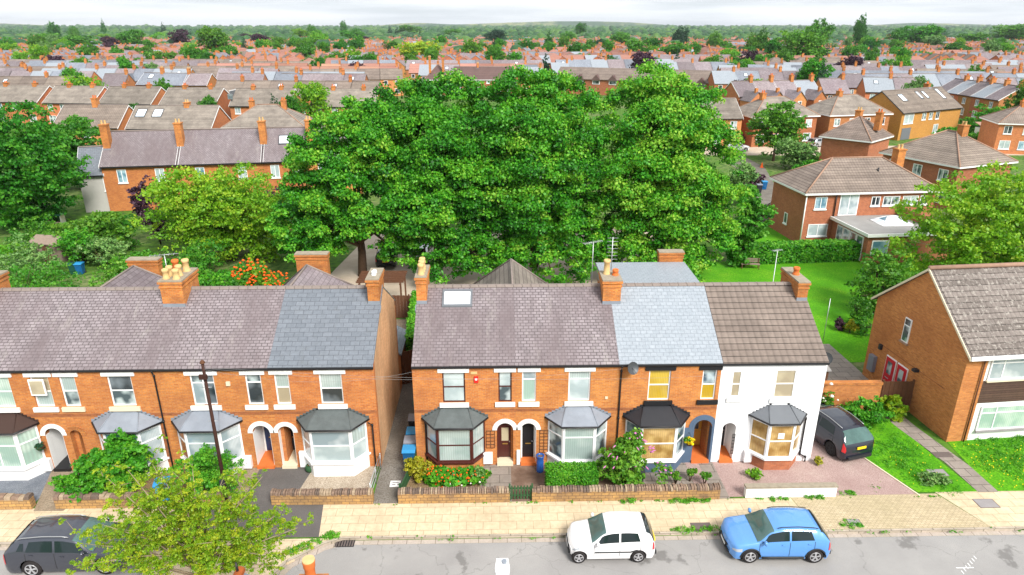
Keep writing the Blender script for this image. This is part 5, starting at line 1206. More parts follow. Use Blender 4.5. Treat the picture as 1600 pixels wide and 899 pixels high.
# ---- front gardens
shrub('big glossy dark green shrub in the front garden behind the roadside tree',-17.25,26.6,3.3,2.75,'l_bright',17000,.07,60,D=2.4,nl=11)
shrub('smaller glossy green shrub spilling over the sandstone wall',-18.75,25.95,2.1,1.6,'l_bright',6000,.06,61,D=1.7)
shrub('round mid green shrub below the bay behind the telegraph pole',-13.3,26.35,2.8,2.3,'l_bright',11000,.05,62,D=2.2,nl=9,vbias=.1)
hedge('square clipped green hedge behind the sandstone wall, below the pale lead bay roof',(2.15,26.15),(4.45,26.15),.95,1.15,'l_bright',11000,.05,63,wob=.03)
bd=shrub('tall buddleia with pink flower spikes in front of the black-roofed bay',5.75,26.35,2.5,2.5,'l_mid',6500,.075,64,D=1.9,name='buddleia',nl=11,vbias=.15)
b=MB(); g=random.Random(7)
for i in range(20):
    a=g.uniform(-2.6,1.2); e=g.uniform(.2,1.2); p=Vector((math.cos(a)*1.35*math.cos(e)*1.05,math.sin(a)*1.0*math.cos(e),1.25+1.35*math.sin(e))); d=Vector((p.x*.5,p.y*.5-.1,.25+g.uniform(-.6,.5))).normalized(); b.tube([p,p+d*.10,p+d*.2],[.024,.032,.01],5)
b.build('flower_spikes',G['f_pink'],bd)
ls=[]
for k,(dx,dz) in enumerate(((1.55,1.1),(1.9,.9),(1.7,.5),(.2,2.75),(.35,3.0))):
    ls.append((dx,-.25,dz,.35,.3,.3))
leafmesh('arching_stems',ls,700,.06,G['l_mid'],bd,65); flowers(bd,ls,14,'f_pink',.055,9)
shrub('golden clipped ball shrub at the corner of the alley',-3.75,27.0,1.25,1.35,'l_gold',3600,.045,66,nl=5,shell=.35)
fb=shrub('bed of orange montbretia and strappy green leaves below the brown-framed bay',-2.3,26.55,3.1,.75,'l_bright',3200,.12,67,D=1.4,name='flower_bed',cat='flowers',nl=14,up=.0)
flo=crown_lobes(3.0,1.4,.75,.1,14,67); flowers(fb,flo,150,'f_orange',.045,1); flowers(fb,[(-.2,-.5,.3,.9,.3,.3),(1.2,-.3,.4,.3,.3,.3)],7,'f_white',.06,2)
shrub('silvery small shrub at the right end of the flower bed',-.95,26.6,.8,.9,'l_grey',900,.05,68)
for i,(x,y,q) in enumerate(((8.2,26.35,'small round standard shrub nearest the buddleia'),(8.95,26.6,'small round standard shrub, middle one in the paved garden'),(9.55,26.3,'small round standard shrub nearest the pink gravel'))): shrub(q,x,y,.55,.7,'l_mid',500,.05,70+i,nl=4,z0=.3)
shrub('low green tuft at the foot of the white house bay',12.15,26.85,.8,.45,'l_lime',500,.06,75,nl=4)
shrub('small golden tuft by the drainpipe of the white house',15.55,27.7,.5,.45,'l_gold',400,.05,76,nl=4)
shrub('loose green shrub against the brick yard wall',19.4,31.3,3.4,1.6,'l_bright',7000,.07,77,D=1.6)
shrub('tufted tall grass beside the board gate',21.5,31.9,1.2,1.5,'l_ochre',900,.12,78,name='ornamental_grass',cat='grass')
wr_=shrub('white rose bush by the corner of the white house',17.7,32.0,1.2,1.6,'l_mid',1800,.06,79,name='rose_bush'); flowers(wr_,crown_lobes(1.2,1.2,1.7,.4,7,79),9,'f_white',.10,4)
shrub('low sprawling ragwort clump on the small lawn beside the path',20.3,26.2,1.5,.45,'l_grey',1100,.06,80,D=.9)
leafmesh('trailing_plant',[(0,0,.05,.24,.22,.16)],260,.06,G['f_yellow'],hb1,81,vbias=.3); leafmesh('trailing_leaves',[(-.12,0,.10,.18,.15,.14)],120,.05,G['l_bright'],hb1,82)
leafmesh('trailing_plant',[(0,0,.0,.22,.2,.2)],300,.05,G['l_conifer'],hb2,83)
hedge('tall narrow clipped hedge beside the rear yard, seen down the alley',(-5.0,37.7),(-5.5,45.4),1.25,2.5,'l_bright',11000,.09,84)
hedge('dark hedge and undergrowth behind the terraces below the sycamores',(-2.5,46.8),(13.5,46.2),1.6,2.0,'l_dark',9000,.14,85)
b2=shrub('spiky green palm-like plant in the yard behind the rooflight house',-1.9,45.0,1.6,3.0,'l_bright',700,.22,86,name='yucca_plant',cat='plant')
# ---- roadside tree near the camera
def roadside():
    base=Vector((-10.9,19.9,0)); t=thing('roadside_tree','sparse yellow-green street tree on the pavement buildout in the near left','tree',tuple(base))
    g=random.Random(3); lo=[]; b=MB()
    b.tube([(0,0,-.05),(.05,0,1.0),(0,.05,2.0)],[.13,.10,.08],8)
    tips=[(115,885),(130,850),(180,790),(165,745),(190,765),(200,735),(235,720),(255,745),(280,760),(300,725),(265,800),(310,800),(350,745),(345,790),(390,770),(400,800),(440,800),(455,820),(430,850),(465,825),(380,840),(330,850),(240,850),(190,850),(150,880),(210,890),(280,870),(400,880),(330,890),(430,885),(460,865),(250,890),(300,830),(220,810),(160,820),(370,880),(290,790),(240,770),(410,745),(120,835)]
    g2=random.Random(8)
    for i,(px,py) in enumerate(tips):
        Y=18.8+g2.uniform(-1.0,1.5); p=atY(px,py,Y)-base
        s=Vector((0,.03,g2.uniform(.9,2.2))); m=s.lerp(p,.5)+Vector((0,0,g2.uniform(.1,.5))); b.tube([s,m,p],[.045,.028,.008],5)
        d=(p-m)
        for f,rr in ((1.0,.24),(.82,.32),(.62,.36),(.42,.36)):
            q=m.lerp(p,(f-.4)/.6) if f>.4 else m
            q=q+Vector((g2.uniform(-.12,.12),g2.uniform(-.12,.12),g2.uniform(-.05,.12))); lo.append((q.x,q.y,q.z,rr,rr,rr*.8))
            e=q+Vector((g2.uniform(-.5,.5),g2.uniform(-.5,.5),g2.uniform(.0,.5))); b.tube([q,e],[.014,.004],4); lo.append((e.x,e.y,e.z,.2,.2,.2))
    leafmesh('crown',lo,66000,.038,G['l_ochre'],t,3,clumps=7,crel=.5,shell=.6,up=.4)
    b.build('trunk',G['twig'],t)
roadside()
# ---- weeds along the kerb and walls (too many to count)
def weeds():
    g=np.random.default_rng(4); lo=[]
    r=random.Random(6)
    for i in range(60):
        x=r.uniform(-6,22); lo.append((x,r.choice([22.93,23.12,25.22,25.2]),.0,r.uniform(.08,.3),.05,.05))
    for x in (-8.1,-7.7,-7.2,-7.0,-8.5): lo.append((x,21.9+(x+8.5)*.62+.45,.02,.3,.18,.12))
    for x,y in ((7.9,25.15),(8.6,25.15),(9.1,25.15),(14.3,25.3),(15.9,25.5),(12.6,25.2),(7.7,23.25),(8.4,23.3),(9.2,23.3),(5.8,25.2)): lo.append((x,y,.02,.45,.12,.10))
    p=at(1330,822); lo+= [(p.x,p.y,.0,.5,.12,.07),(p.x+.1,p.y+.35,.0,.35,.08,.05)]
    lo+= [(r.uniform(16.8,18.5),r.uniform(25.6,26.6),-.02,.15,.1,.03) for i in range(6)]
    o=leafmesh('kerb_weeds',lo,9000,.032,G['l_bright'],None,9,clumps=6,crel=.6,vbias=.2); tag(o,'low green weeds growing along the kerb and wall foots','weeds',kind='stuff')
    r=random.Random(2); b=MB()
    for i in range(380):
        x=r.uniform(19.3,30); y=25.7+r.random()**.9*3.6
        if x<23 and (x>21.6 or r.random()<.7): continue
        if r.random()<.3 and y>28: continue
        s=r.uniform(.014,.034); b.lathe([(s,.05),(s*.6,.08)],(x,y,.02),5)
    tag(b.build('dandelions',G['f_yellow']),'yellow dandelion flowers scattered over the front lawns','flowers',kind='stuff')
    # grass blades over the front lawns
    lo=[(r.uniform(18.2,31),r.uniform(25.7,30.5),.0,.7,.6,.03) for i in range(170)]
    lo=[l for l in lo if not (l[0]>20.9 and l[0]<23.7) and l[0]-.7>18.9-(l[1]-25.5)*.36]
    o=leafmesh('lawn_grass',lo,26000,.03,G['l_bright'],None,10,clumps=9,crel=.5,up=.1,vbias=.1); tag(o,'short tufted grass on the front lawns','grass',kind='stuff')
weeds()
# ------------------------------------------------------------------ suburb houses
ORD=['first','second','third','fourth','fifth','sixth','seventh','eighth','ninth','tenth','eleventh','twelfth','thirteenth','fourteenth','fifteenth','sixteenth','seventeenth','eighteenth','nineteenth','twentieth']+['twenty-'+x for x in ('first','second','third','fourth','fifth','sixth','seventh','eighth','ninth')]+['thirtieth']+['thirty-'+x for x in ('first','second','third','fourth','fifth','sixth','seventh','eighth','ninth')]+['fortieth']+['forty-'+x for x in ('first','second','third','fourth','fifth','sixth','seventh','eighth','ninth')]
OCC=[]
def prism_roof(b,w,d,e,r,ov,th=.14,gx=.12,mi=0):
    s=(r-e)/(d/2)
    b.prism([(-gx,-ov,e-ov*s+.05),(-gx,d/2,r+.05),(-gx,d/2,r+.05-th),(-gx,-ov,e-ov*s+.05-th)],(w+2*gx,0,0),mi)
    b.prism([(-gx,d/2,r+.05),(-gx,d+ov,e-ov*s+.05),(-gx,d+ov,e-ov*s+.05-th),(-gx,d/2,r+.05-th)],(w+2*gx,0,0),mi)
def wall_mesh(b,w,d,e,r,hip,mi=0):
    if hip: b.box(0,w,0,d,0,e-.05,mi)
    else: b.prism([(0,0,0),(0,d,0),(0,d,e-.08),(0,d/2,r-.10),(0,0,e-.08)],(w,0,0),mi)
def hip_roof(b,w,d,e,r,ov=.35,mi=0,run=None):
    h=run or min(w,d)/2; h=min(h,w/2-.05)
    vs=[(-ov,-ov,e),(w+ov,-ov,e),(w+ov,d+ov,e),(-ov,d+ov,e),(h,d/2,r),(w-h,d/2,r)]
    b.add(vs,[(0,1,5,4),(1,2,5),(2,3,4,5),(3,0,4),(0,3,2,1)],mi); return vs
def suburb(label,pos,rz_,w,d,e=5.2,r=7.8,roof='tile_mid',wall='brick_mid',hip=False,ch=((.5,.5,1.1),),wins=None,lod=0,name='suburban_house',group=None,fascia='white',lights=(),gside=(),cat='house',run=None,doors=()):
    t=thing(name,label,cat,(pos[0],pos[1],0),rz_,group)
    OCC.append((pos[0]+math.cos(rz_)*w/2-math.sin(rz_)*d/2,pos[1]+math.sin(rz_)*w/2+math.cos(rz_)*d/2,max(w,d)/2))
    b=MB(); wall_mesh(b,w,d,e,r,hip); b.build('wall',G[wall],t)
    b=MB()
    if hip:
        vs=hip_roof(b,w,d,e+.03,r,run=run); rf=b.build('roof',G[roof],t)
        if lod<2:
            b=MB()
            for p,q in ((0,4),(1,5),(2,5),(3,4),(4,5)): b.tube([Vector(vs[p])+Vector((0,0,.02)),Vector(vs[q])+Vector((0,0,.02))],.09,5)
            b.build('ridge_tiles',G['ridge_red'],rf)
            b=MB(); o=.37
            b.box(-o,w+o,-o-.03,-o+.0,e-.16,e+.02); b.box(-o,w+o,d+o,d+o+.03,e-.16,e+.02); b.box(-o-.03,-o,-o,d+o,e-.16,e+.02); b.box(w+o,w+o+.03,-o,d+o,e-.16,e+.02); b.box(-o,w+o,-o,d+o,e-.16,e-.13)
            b.build('fascia',G[fascia],t)
    else:
        prism_roof(b,w,d,e,r,.3); rf=b.build('roof',G[roof],t)
        if lod<2:
            b=MB(); b.tube([(-.1,d/2,r+.08),(w+.1,d/2,r+.08)],.1,5); b.build('ridge_tiles',G['ridge'],rf)
        if lod<1:
            s=(r-e)/(d/2); b=MB()
            for x in (-.16,w+.125):
                b=MB(); b.prism([(x,-.32,e-.3*s-.12),(x,d/2,r-.12),(x,d/2,r+.07),(x,-.32,e-.3*s+.07)],(.035,0,0)); b.prism([(x,d/2,r-.12),(x,d+.32,e-.3*s-.12),(x,d+.32,e-.3*s+.07),(x,d/2,r+.07)],(.035,0,0)); b.build('bargeboard',G[fascia],t)
        if lod<2: MB().box(0,w,-.36,-.301,e-.3*((r-e)/(d/2))-.12,e-.3*((r-e)/(d/2))+.03).build('gutter',G['black' if wall!='brick_red' else 'white'],t)
    for (fx,fy,hh) in ch:
        zb=(e+r)/2-.3; zt=r+hh; cx=w*fx; cy=d*fy; cw=.33 if lod else .38; cd=.42 if lod else .5
        b=MB(); b.box(cx-cw,cx+cw,cy-cd,cy+cd,zb,zt); b.box(cx-cw-.07,cx+cw+.07,cy-cd-.07,cy+cd+.07,zt+.001,zt+.12)
        if lod<2:
            c=b.build('chimney',G['brick_chim'],t)
            for sx in (-.18,.18): 
                bb=MB(); bb.lathe([(.13,0),(.10,.35),(.12,.42)],(cx+sx,cy,zt+.12),7); bb.build('chimney_pot',G['buff' if (fx*10)%2<1 else 'terracotta'],c)
            if not hip: MB().box(cx-cw-.1,cx+cw+.1,cy-cd-.2,cy-cd-.01,zb+.0,(e+(r-e)*(2*(cy-cd-.2)/d if cy<=d/2 else 1))+.12).build('flashing',G['lead'],c)
        else:
            for sx in (-.18,.18): b.lathe([(.13,0),(.10,.45)],(cx+sx,cy,zt+.12),5)
            b.build('chimney',G['brick_chim'],t)
    sl=(r-e)/(d/2)
    for (fx,f0,ww,hh) in lights:
        zf=lambda y: e+sl*y+.06
        rooflight(t,w*fx-ww/2,w*fx+ww/2,d/2*f0,d/2*f0+hh,zf,t=.08)
    if wins is None:
        n=max(1,int(round(w/3.2))); wins=[]
        for i in range(n):
            xc=w*(i+.5)/n; wins.append((xc-.6,xc+.6,3.3,4.6)); wins.append((xc-.8,xc+.8,.8,2.2))
    def wn(x0,x1,z0,z1,yy,axis='y',sgn=-1):
        b=MB(); fw=.07; u0,u1=x0,x1
        def bx(a0,a1,c0,c1,o0,o1,B=b):
            lo,hi=sorted((yy+sgn*o0,yy+sgn*o1))
            if axis=='y': B.box(a0,a1,lo,hi,c0,c1)
            else: B.box(lo,hi,a0,a1,c0,c1)
        bx(u0,u0+fw,z0,z1,.003,.05); bx(u1-fw,u1,z0,z1,.003,.05); bx(u0+fw,u1-fw,z0,z0+fw,.003,.05); bx(u0+fw,u1-fw,z1-fw,z1,.003,.05)
        if u1-u0>.8: m=(u0+u1)/2; bx(m-.035,m+.035,z0+fw,z1-fw,.004,.048)
        bx(u0-.06,u1+.06,z0-.12,z0-.002,.003,.10)
        w_=b.build('window',G['upvc'],t); B=MB(); bx(u0+fw,u1-fw,z0+fw,z1-fw,.003,.02,B); B.build('pane',G[random.Random(int(x0*97+z0*13+w*7)).choice(['p_half','p_dark','p_curtain','p_blue','p_plain'])],w_)
    if lod<2:
        for q in wins: wn(*q,0.0)
        for (q,side) in gside: wn(*q,0.0 if side=='l' else w,'x',-1 if side=='l' else 1)
    else:
        for (x0,x1,z0,z1) in wins: MB().box(x0,x1,-.04,-.003,z0,z1,0).box(x0+.1,x1-.1,-.05,-.041,z0+.1,z1-.1,1).build('window',[G['upvc'],G['p_dark']],t)
    for (x0,x1,m) in doors: MB().box(x0,x1,-.05,-.003,0,2.05).build('door',G[m],t)
    return t
def px2(a,b_,e): 
    A=at(*a,e); B=at(*b_,e); d=B-A; return A,math.atan2(d.y,d.x),d.length
# --- near right: brick flats with two red doors
A=Vector((23.03,29.55,0)); rzf=R(5)
ft=thing('flats_building','amber brick flats with dark timber cladding and two red gable doors, right edge','building',tuple(A),rzf)
D_=7.4; E_=5.2; RR=8.2; W_=12.0
b=MB(); b.box(0,.3,0,D_,0,E_-.1); 
b.prism([(0,.0,E_-.1),(0,D_,E_-.1),(0,D_/2,RR-.13)],(.3,0,0)); b.box(.3,1.15,0,.3,0,E_-.1); b.box(W_-.3,W_,0,D_,0,E_-.1); b.box(.3,W_-.3,D_-.3,D_,0,E_-.1)
b.prism([(W_-.3,0,E_-.1),(W_-.3,D_,E_-.1),(W_-.3,D_/2,RR-.13)],(.3,0,0))
b.build('wall',G['brick_flat'],ft)
s=(RR-E_)/(D_/2); b=MB(); b.prism([(-.14,-.32,E_-.32*s),(-.14,D_/2,RR),(-.14,D_/2,RR-.12),(-.14,-.32,E_-.32*s-.12)],(W_+.3,0,0)); b.prism([(-.14,D_/2,RR),(-.14,D_+.3,E_-.3*s),(-.14,D_+.3,E_-.3*s-.12),(-.14,D_/2,RR-.12)],(W_+.3,0,0)); rf=b.build('roof',G['tile_flat'],ft)
b=MB(); b.tube([(-.15,D_/2,RR+.02),(W_+.1,D_/2,RR+.02)],.13,6); b.build('ridge_tiles',G['ridge_red'],rf)
b=MB(); b.prism([(-.19,-.34,E_-.32*s-.13),(-.19,D_/2,RR-.13),(-.19,D_/2,RR+.01),(-.19,-.34,E_-.32*s+.01)],(.048,0,0)); b.prism([(-.19,D_/2,RR-.13),(-.19,D_+.32,E_-.3*s-.13),(-.19,D_+.32,E_-.3*s+.01),(-.19,D_/2,RR+.01)],(.048,0,0)); b.build('bargeboard',G['cream'],ft)
MB().box(-.14,W_,-.40,-.325,E_-.36,E_-.16).build('fascia',G['white'],ft); MB().box(0,W_,-.325,-.0,E_-.40,E_-.365).build('soffit',G['white'],ft)
MB().box(1.15,W_-.3,.02,.3,0,2.2).build('white_panel',G['white'],ft)
MB().box(1.15,W_-.3,.0,.3,2.202,3.42).build('cladding',G['clad'],ft)
MB().box(1.15,W_-.3,.10,.3,3.422,E_-.37).build('upper_panel',G['white'],ft)
for x0 in (1.4,6.6):
    window(ft,x0,x0+2.6,3.5,4.78,'upvc','p_curtain',y=.0,split=(.72,),mull=(.28,),sill='cream',lintel=None,setback=.03,sillh=.08,over=.1)
window(ft,1.45,4.35,.62,2.0,'upvc','p_green',y=-.06,split=(.72,),mull=(.3,),sill='cover_grey',lintel=None,setback=.0,sillh=.09,over=.05)
# gable furniture is placed with the real y of the wall (local frame)
def gbox(nm,y0,y1,z0,z1,o,mat,x0=-.002,par=None): return MB().box(-o,x0,y0,y1,z0,z1).build(nm,G[mat],par or ft)
for (y0,red) in ((4.72,True),(3.72,False)):
    f=gbox('door_frame',y0-.05,y0+.83,0,2.27,.05,'upvc'); d=gbox('door',y0,y0+.78,.05,2.2,.075,'red',x0=-.051); gbox('door_glass',y0+.2,y0+.58,1.25,2.0,.085,'p_half',x0=-.076,par=d); gbox('letterbox',y0+.3,y0+.6,.95,1.0,.09,'metal',x0=-.076,par=d)
MB().box(-.9,-.055,5.3,6.5,2.25,2.32).build('door_canopy',G['cream'],ft) if False else None
gw=gbox('window',4.2,4.72,3.6,5.0,.06,'upvc'); gbox('pane',4.26,4.66,3.67,4.55,.075,'p_half',x0=-.061,par=gw); gbox('pane',4.26,4.66,4.62,4.94,.075,'p_dark',x0=-.061,par=gw); gbox('sill',4.12,4.8,3.5,3.595,.12,'ridge_red',par=gw)
gbox('meter_box',6.35,6.85,.7,1.7,.22,'bingrey'); gbox('meter_box',3.0,3.5,.2,1.2,.22,'cover_grey'); gbox('lamp',6.1,6.3,2.3,2.6,.15,'binblack'); gbox('wall_lamp',2.9,3.15,2.5,2.65,.28,'binblack'); gbox('movement_joint',.9,7.0,2.55,2.6,.006,'brick_low')
t=ft; MB().tube([(.9,-.08,E_-.4),(.9,-.08,.0)],.04,6).build('drainpipe',G['wood_brown'],ft)
gbox('door_step',3.5,5.7,.0,.12,.7,'cover_grey')
# --- brick hipped pair right of the sycamores, with flat-roofed extension
P0,rz1,w1=px2((1258,303),(1470,298),5.2)
hx=suburb('large brown hipped house with a glass roof lantern on its extension',P0+Vector((.35,.3,0)),rz1,w1-.6,6.9,5.2,7.85,'tile_mid','brick_red',hip=True,ch=((.83,.5,.7),),wins=[(.9,2.1,3.6,4.8),(.6,2.6,.9,2.1),(6.6,7.5,3.8,4.7),(7.8,9.5,3.8,4.7),(9.8,11.4,3.8,4.7),(11.6,12.4,3.8,4.7)],gside=[((3.0,3.7,1.3,2.4),'l')],run=4.0)
b=MB(); b.box(3.4,5.3,-.06,-.003,2.9,5.0); wq=b.build('french_window',G['upvc'],hx); MB().box(3.5,4.3,-.07,-.061,3.0,4.9).build('pane',G['p_curtain'],wq); MB().box(4.4,5.2,-.07,-.061,3.0,4.9).build('pane',G['p_curtain'],wq)
b=MB(); b.box(3.0,11.0,-6.0,-.02,0,2.6); b.build('extension_wall',G['brick_red'],hx)
b=MB(); b.box(2.8,11.2,-6.25,-.02,2.602,2.85); ex=b.build('extension_roof',G['felt_grey'],hx)
b=MB(); b.box(2.7,11.3,-6.33,-6.252,2.58,2.87); b.box(2.7,2.798,-6.25,-.02,2.58,2.87); b.build('fascia',G['white'],ex)
b=MB(); q=[(5.7,-3.9,2.86),(8.6,-3.9,2.86),(8.6,-1.5,2.86),(5.7,-1.5,2.86),(6.7,-2.7,3.45),(7.6,-2.7,3.45)]; b.add(q,[(0,1,5,4),(2,3,4,5)],0); b.add(q,[(1,2,5),(3,0,4)],0); ln=b.build('roof_lantern',G['p_sky'],hx)
b=MB()
for i,j in ((0,1),(1,2),(2,3),(3,0),(0,4),(3,4),(1,5),(2,5),(4,5)): b.tube([q[i],q[j]],.06,4)
for f in (.33,.66): 
    b.tube([Vector(q[0]).lerp(Vector(q[1]),f),Vector(q[4]).lerp(Vector(q[5]),f)],.035,4)
b.build('lantern_frame',G['upvc'],ln); b=MB(); b.add([Vector(q[0])+Vector((.1,.1,.01)),Vector(q[3])+Vector((.1,-.1,.01)),Vector(q[4])+Vector((-.04,0,.03))],[(0,1,2)]); b.build('tinted_pane',G['p_blue'],ln)
for i in range(4):
    w_=MB().box(2.93,2.998,-5.4+i*1.1,-4.4+i*1.1,.1,2.35).build('glazed_door',G['upvc'],hx); MB().box(2.91,2.929,-5.3+i*1.1,-4.5+i*1.1,.2,2.25).build('pane',G['p_half'],w_)
w_=MB().box(3.4,5.0,-6.06,-6.003,.9,2.2).build('window',G['upvc'],hx); MB().box(3.5,4.9,-6.075,-6.061,1.0,2.1).build('pane',G['p_blue'],w_)
MB().tube([(2.95,-.12,5.1),(2.95,-.12,2.9)],.06,6).build('drainpipe',G['black'],hx); MB().tube([(-.05,-.1,5.1),(-.05,-.1,.0)],.06,6).build('drainpipe',G['white'],hx)
b=MB(); b.box(9.6,10.2,-4.2,-.02,2.86,3.7); b.build('parapet',G['brick_red'],hx); MB().tube([(8.0,1.9,6.3),(8.0,1.9,7.1)],.09,6).build('vent_pipe',G['black'],hx)
t=thing('picnic_table','red picnic table on the patio beside the glazed garden doors','table',(P0.x+1.6,P0.y-3.4,0),.1); MB().box(-.9,.9,-.35,.35,.7,.76).build('top',G['red'],t)
for s_ in (-.65,.65): MB().box(-.9,.9,s_-.12,s_+.12,.42,.47).build('seat',G['red'],t)
for s_ in (-.7,.7): MB().box(s_-.04,s_+.04,-.6,.6,0,.7).build('leg',G['wood_brown'],t)
boardfence('timber_fence','grey panel fence between the brown hipped house and the sycamore edge',(at(1188,350).x,at(1188,350).y),(at(1204,338).x,at(1204,338).y),1.8,'cover_grey')
# --- the other hipped houses on the right (front eave given by two pixels)
def H2(label,a,b_,e,d,r,**k):
    A,rq,w=px2(a,b_,e); n=Vector((-math.sin(rq),math.cos(rq),0))*.35; u=Vector((math.cos(rq),math.sin(rq),0))*.35
    if k.get('hip'): return suburb(label,A+n+u,rq,w-.7,d,e,r,**k)
    return suburb(label,A+n*.86,rq,w,d,e,r,**k)
H2('brown hipped house with two chimneys, seen corner on behind the lantern house',(1280,213),(1362,222),5.2,7.5,8.0,hip=True,wall='brick_red',roof='tile_mid',ch=((.45,.55,.7),(.9,.5,.7)),wins=[],run=3.6)
H2('wide brown hipped roof beyond the lantern house, nearest the arching tree',(1374,238),(1500,262),5.2,9,8.3,hip=True,wall='brick_red',roof='tile_mid',ch=((.6,.55,.7),))
H2('brown hipped house with white corner drainpipes left of the yellow brick house',(1297,181),(1396,178),5.2,8.5,8.3,hip=True,wall='brick_mid',roof='tile_taupe',ch=((.35,.5,.6),))
H2('brown hipped house above the side street, directly behind the street tree',(1178,184),(1282,181),5.2,8.5,8.2,hip=True,wall='brick_mid',roof='tile_taupe',ch=((.3,.5,.6),))
H2('brown gabled house partly hidden by the fourth sycamore, above the parked white car',(1085,185),(1161,184),5.2,8.0,8.0,wall='brick_mid',roof='tile_taupe',ch=((.35,.5,.6),))
yh=H2('yellow brick gabled house with four rooflights and a dark garage door',(1413,176),(1505,167),5.2,9.5,8.6,wall='brick_yellow',roof='tile_mid',ch=((.78,.55,.7),),lights=((.2,.45,1.6,1.6),(.5,.5,.9,1.7),(.6,.5,.9,1.7),(.86,.42,1.1,2.4)),wins=[(.8,3.8,3.0,5.0),(6.5,7.8,3.4,4.7),(8.8,10.0,3.4,4.7),(11,12.2,3.3,4.7),(11,12.6,.6,2.3)],fascia='darkmetal')
MB().box(.8,3.6,-.06,-.003,.05,2.2).build('garage_door',G['clad_slate'],yh)
H2('brown hipped house with a white sun room, cut by the right picture edge',(1560,193),(1660,196),5.0,8,7.6,hip=True,wall='brick_mid',roof='tile_mid',ch=((.5,.5,.6),))
q=at(1535,222); t=thing('sun_room','white framed sun room with a dark red roof beside the right-edge house','sun room',(q.x,q.y,0),-.12); MB().box(0,7,0,3.5,0,2.3).build('wall',G['upvc'],t); b=MB(); b.prism([(-.2,-.3,2.35),(7.2,-.3,2.35),(7.2,3.7,3.1),(-.2,3.7,3.1)],(0,0,.1)); b.build('roof',G['ridge_red'],t)
for i in range(5): MB().box(.3+i*.7,.9+i*.7,-.05,-.003,.4,2.1).build('pane',G['p_half'],t)
p=at(1541,208); t=thing('estate_sign','yellow-topped board on a white post beside the round clipped bush','sign',(p.x,p.y,0)); MB().box(-.06,.06,-.06,.06,0,3.4).build('post',G['white'],t); MB().box(-.5,.5,-.09,-.062,2.6,3.4).build('board',G['f_yellow'],t)
p=at(1556,208); t=thing('estate_sign','pale blue board on a white post, right of the yellow one','sign',(p.x,p.y,0)); MB().box(-.06,.06,-.06,.06,0,3.0).build('post',G['white'],t); MB().box(-.4,.4,-.09,-.062,2.2,3.0).build('board',G['slate_pale'],t)
# --- terrace descending to the right edge
A=at(1462,141,5.3); B=at(1562,156,5.3); d=(B-A); rq=math.atan2(d.y,d.x); Lw=d.length/5
for i in range(5):
    P=A+d*(i/5); suburb(f"brick terraced house, {ORD[i]} from the left in the row stepping down to the right edge",P,rq,Lw-.01,8.5,5.3,8.0,['slate_mid','slate_pale','slate_mid','slate_pale','slate_mid'][i],'brick_mid',ch=((.95,.5,1.0),),lod=0,group='terraced houses at the right edge')
# --- row with gabled rear wings
A=at(1155,150,5.3); B=at(1284,147,5.3); d=B-A; rq=math.atan2(d.y,d.x); Lw=d.length/4
for i in range(4):
    P=A+d*(i/4); hs=suburb(f"brick terraced house with a gabled rear wing, {ORD[i]} from the left above the street tree",P,rq,Lw-.01,8.0,5.3,8.1,['slate_mid','slate_mid','slate_mid','slate_pale'][i],'brick_mid',ch=((.9,.5,1.2),),group='terraced houses with gabled rear wings')
    b=MB(); w_=3.4; x0=.3
    b.prism([(x0,-4.5,0),(x0+w_,-4.5,0),(x0+w_,-4.5,4.6),(x0+w_/2,-4.5,6.4),(x0,-4.5,4.6)],(0,4.48,0)); b.build('rear_wing_wall',G['brick_mid'],hs)
    b=MB(); b.prism([(x0-.2,-4.7,4.45),(x0+w_/2,-4.7,6.5),(x0+w_/2,-4.7,6.38),(x0-.2,-4.7,4.33)],(0,5.5,0)); b.prism([(x0+w_/2,-4.7,6.5),(x0+w_+.2,-4.7,4.45),(x0+w_+.2,-4.7,4.33),(x0+w_/2,-4.7,6.38)],(0,5.5,0)); b.build('rear_wing_roof',G['slate_mid'],hs)
    MB().box(x0+w_/2-.3,x0+w_/2+.3,-3.8,-3.2,5.4,7.2).build('chimney',G['brick_chim'],hs)
    w2=MB().box(x0+1.2,x0+2.2,-4.56,-4.503,3.1,4.3).build('window',G['upvc'],hs); MB().box(x0+1.3,x0+2.1,-4.58,-4.561,3.2,4.2).build('pane',G['p_half'],w2)
# --- left terrace (rear of the gardens)
A=at(157,258,5.4); B=at(560,246,5.4); d=B-A; rq=math.atan2(d.y,d.x); br=[0,(272-157)/403,(404-157)/403,.80,1.0]
for i in range(4):
    P=A+d*br[i]; w_=d.length*(br[i+1]-br[i])-.01; n=max(2,int(w_/3.6)); ws=[(w_*(k+.5)/n-.5,w_*(k+.5)/n+.5,3.3,4.8) for k in range(n)]
    suburb(f"old purple-slated brick terraced house, {ORD[i]} from the left beyond the gardens",P,rq,w_,8.2,5.4,8.5,'slate_purple','brick',ch=((.035 if i==0 else .01,.30,1.0),),wins=ws,group='purple slated terrace beyond the gardens',lights=((.45,.45,1.3,1.2),) if i==2 else ())
A2,r2_,w2_=px2((118,273),(158,271),4.5)
suburb('blue slated grey rendered extension at the left end of the garden terrace',A2+Vector((0,.4,0)),r2_,w2_-.05,5.5,4.5,7.0,'slate_blue','grey_render',ch=(),wins=[(2.4,3.6,2.4,4.0)],name='house_extension')
H2('long brown-roofed house with an orange gable, directly behind the left terrace chimney',(80,199),(182,199),5.0,8.5,7.9,roof='tile_mid')
H2('brown-tiled house with two rooflights and a white-edged orange gable, behind the left terrace',(196,200),(328,200),5.0,8.5,7.9,roof='tile_taupe',lights=((.1,.45,1.6,1.6),(.3,.45,1.6,1.6)),ch=((.62,.5,.5),))
H2('brown hipped house with red ridge lines behind the third left terrace chimney',(345,200),(475,198),5.0,9.5,8.0,hip=True,roof='tile_taupe',ch=((.3,.5,.6),(.72,.5,.6)),run=4.5)
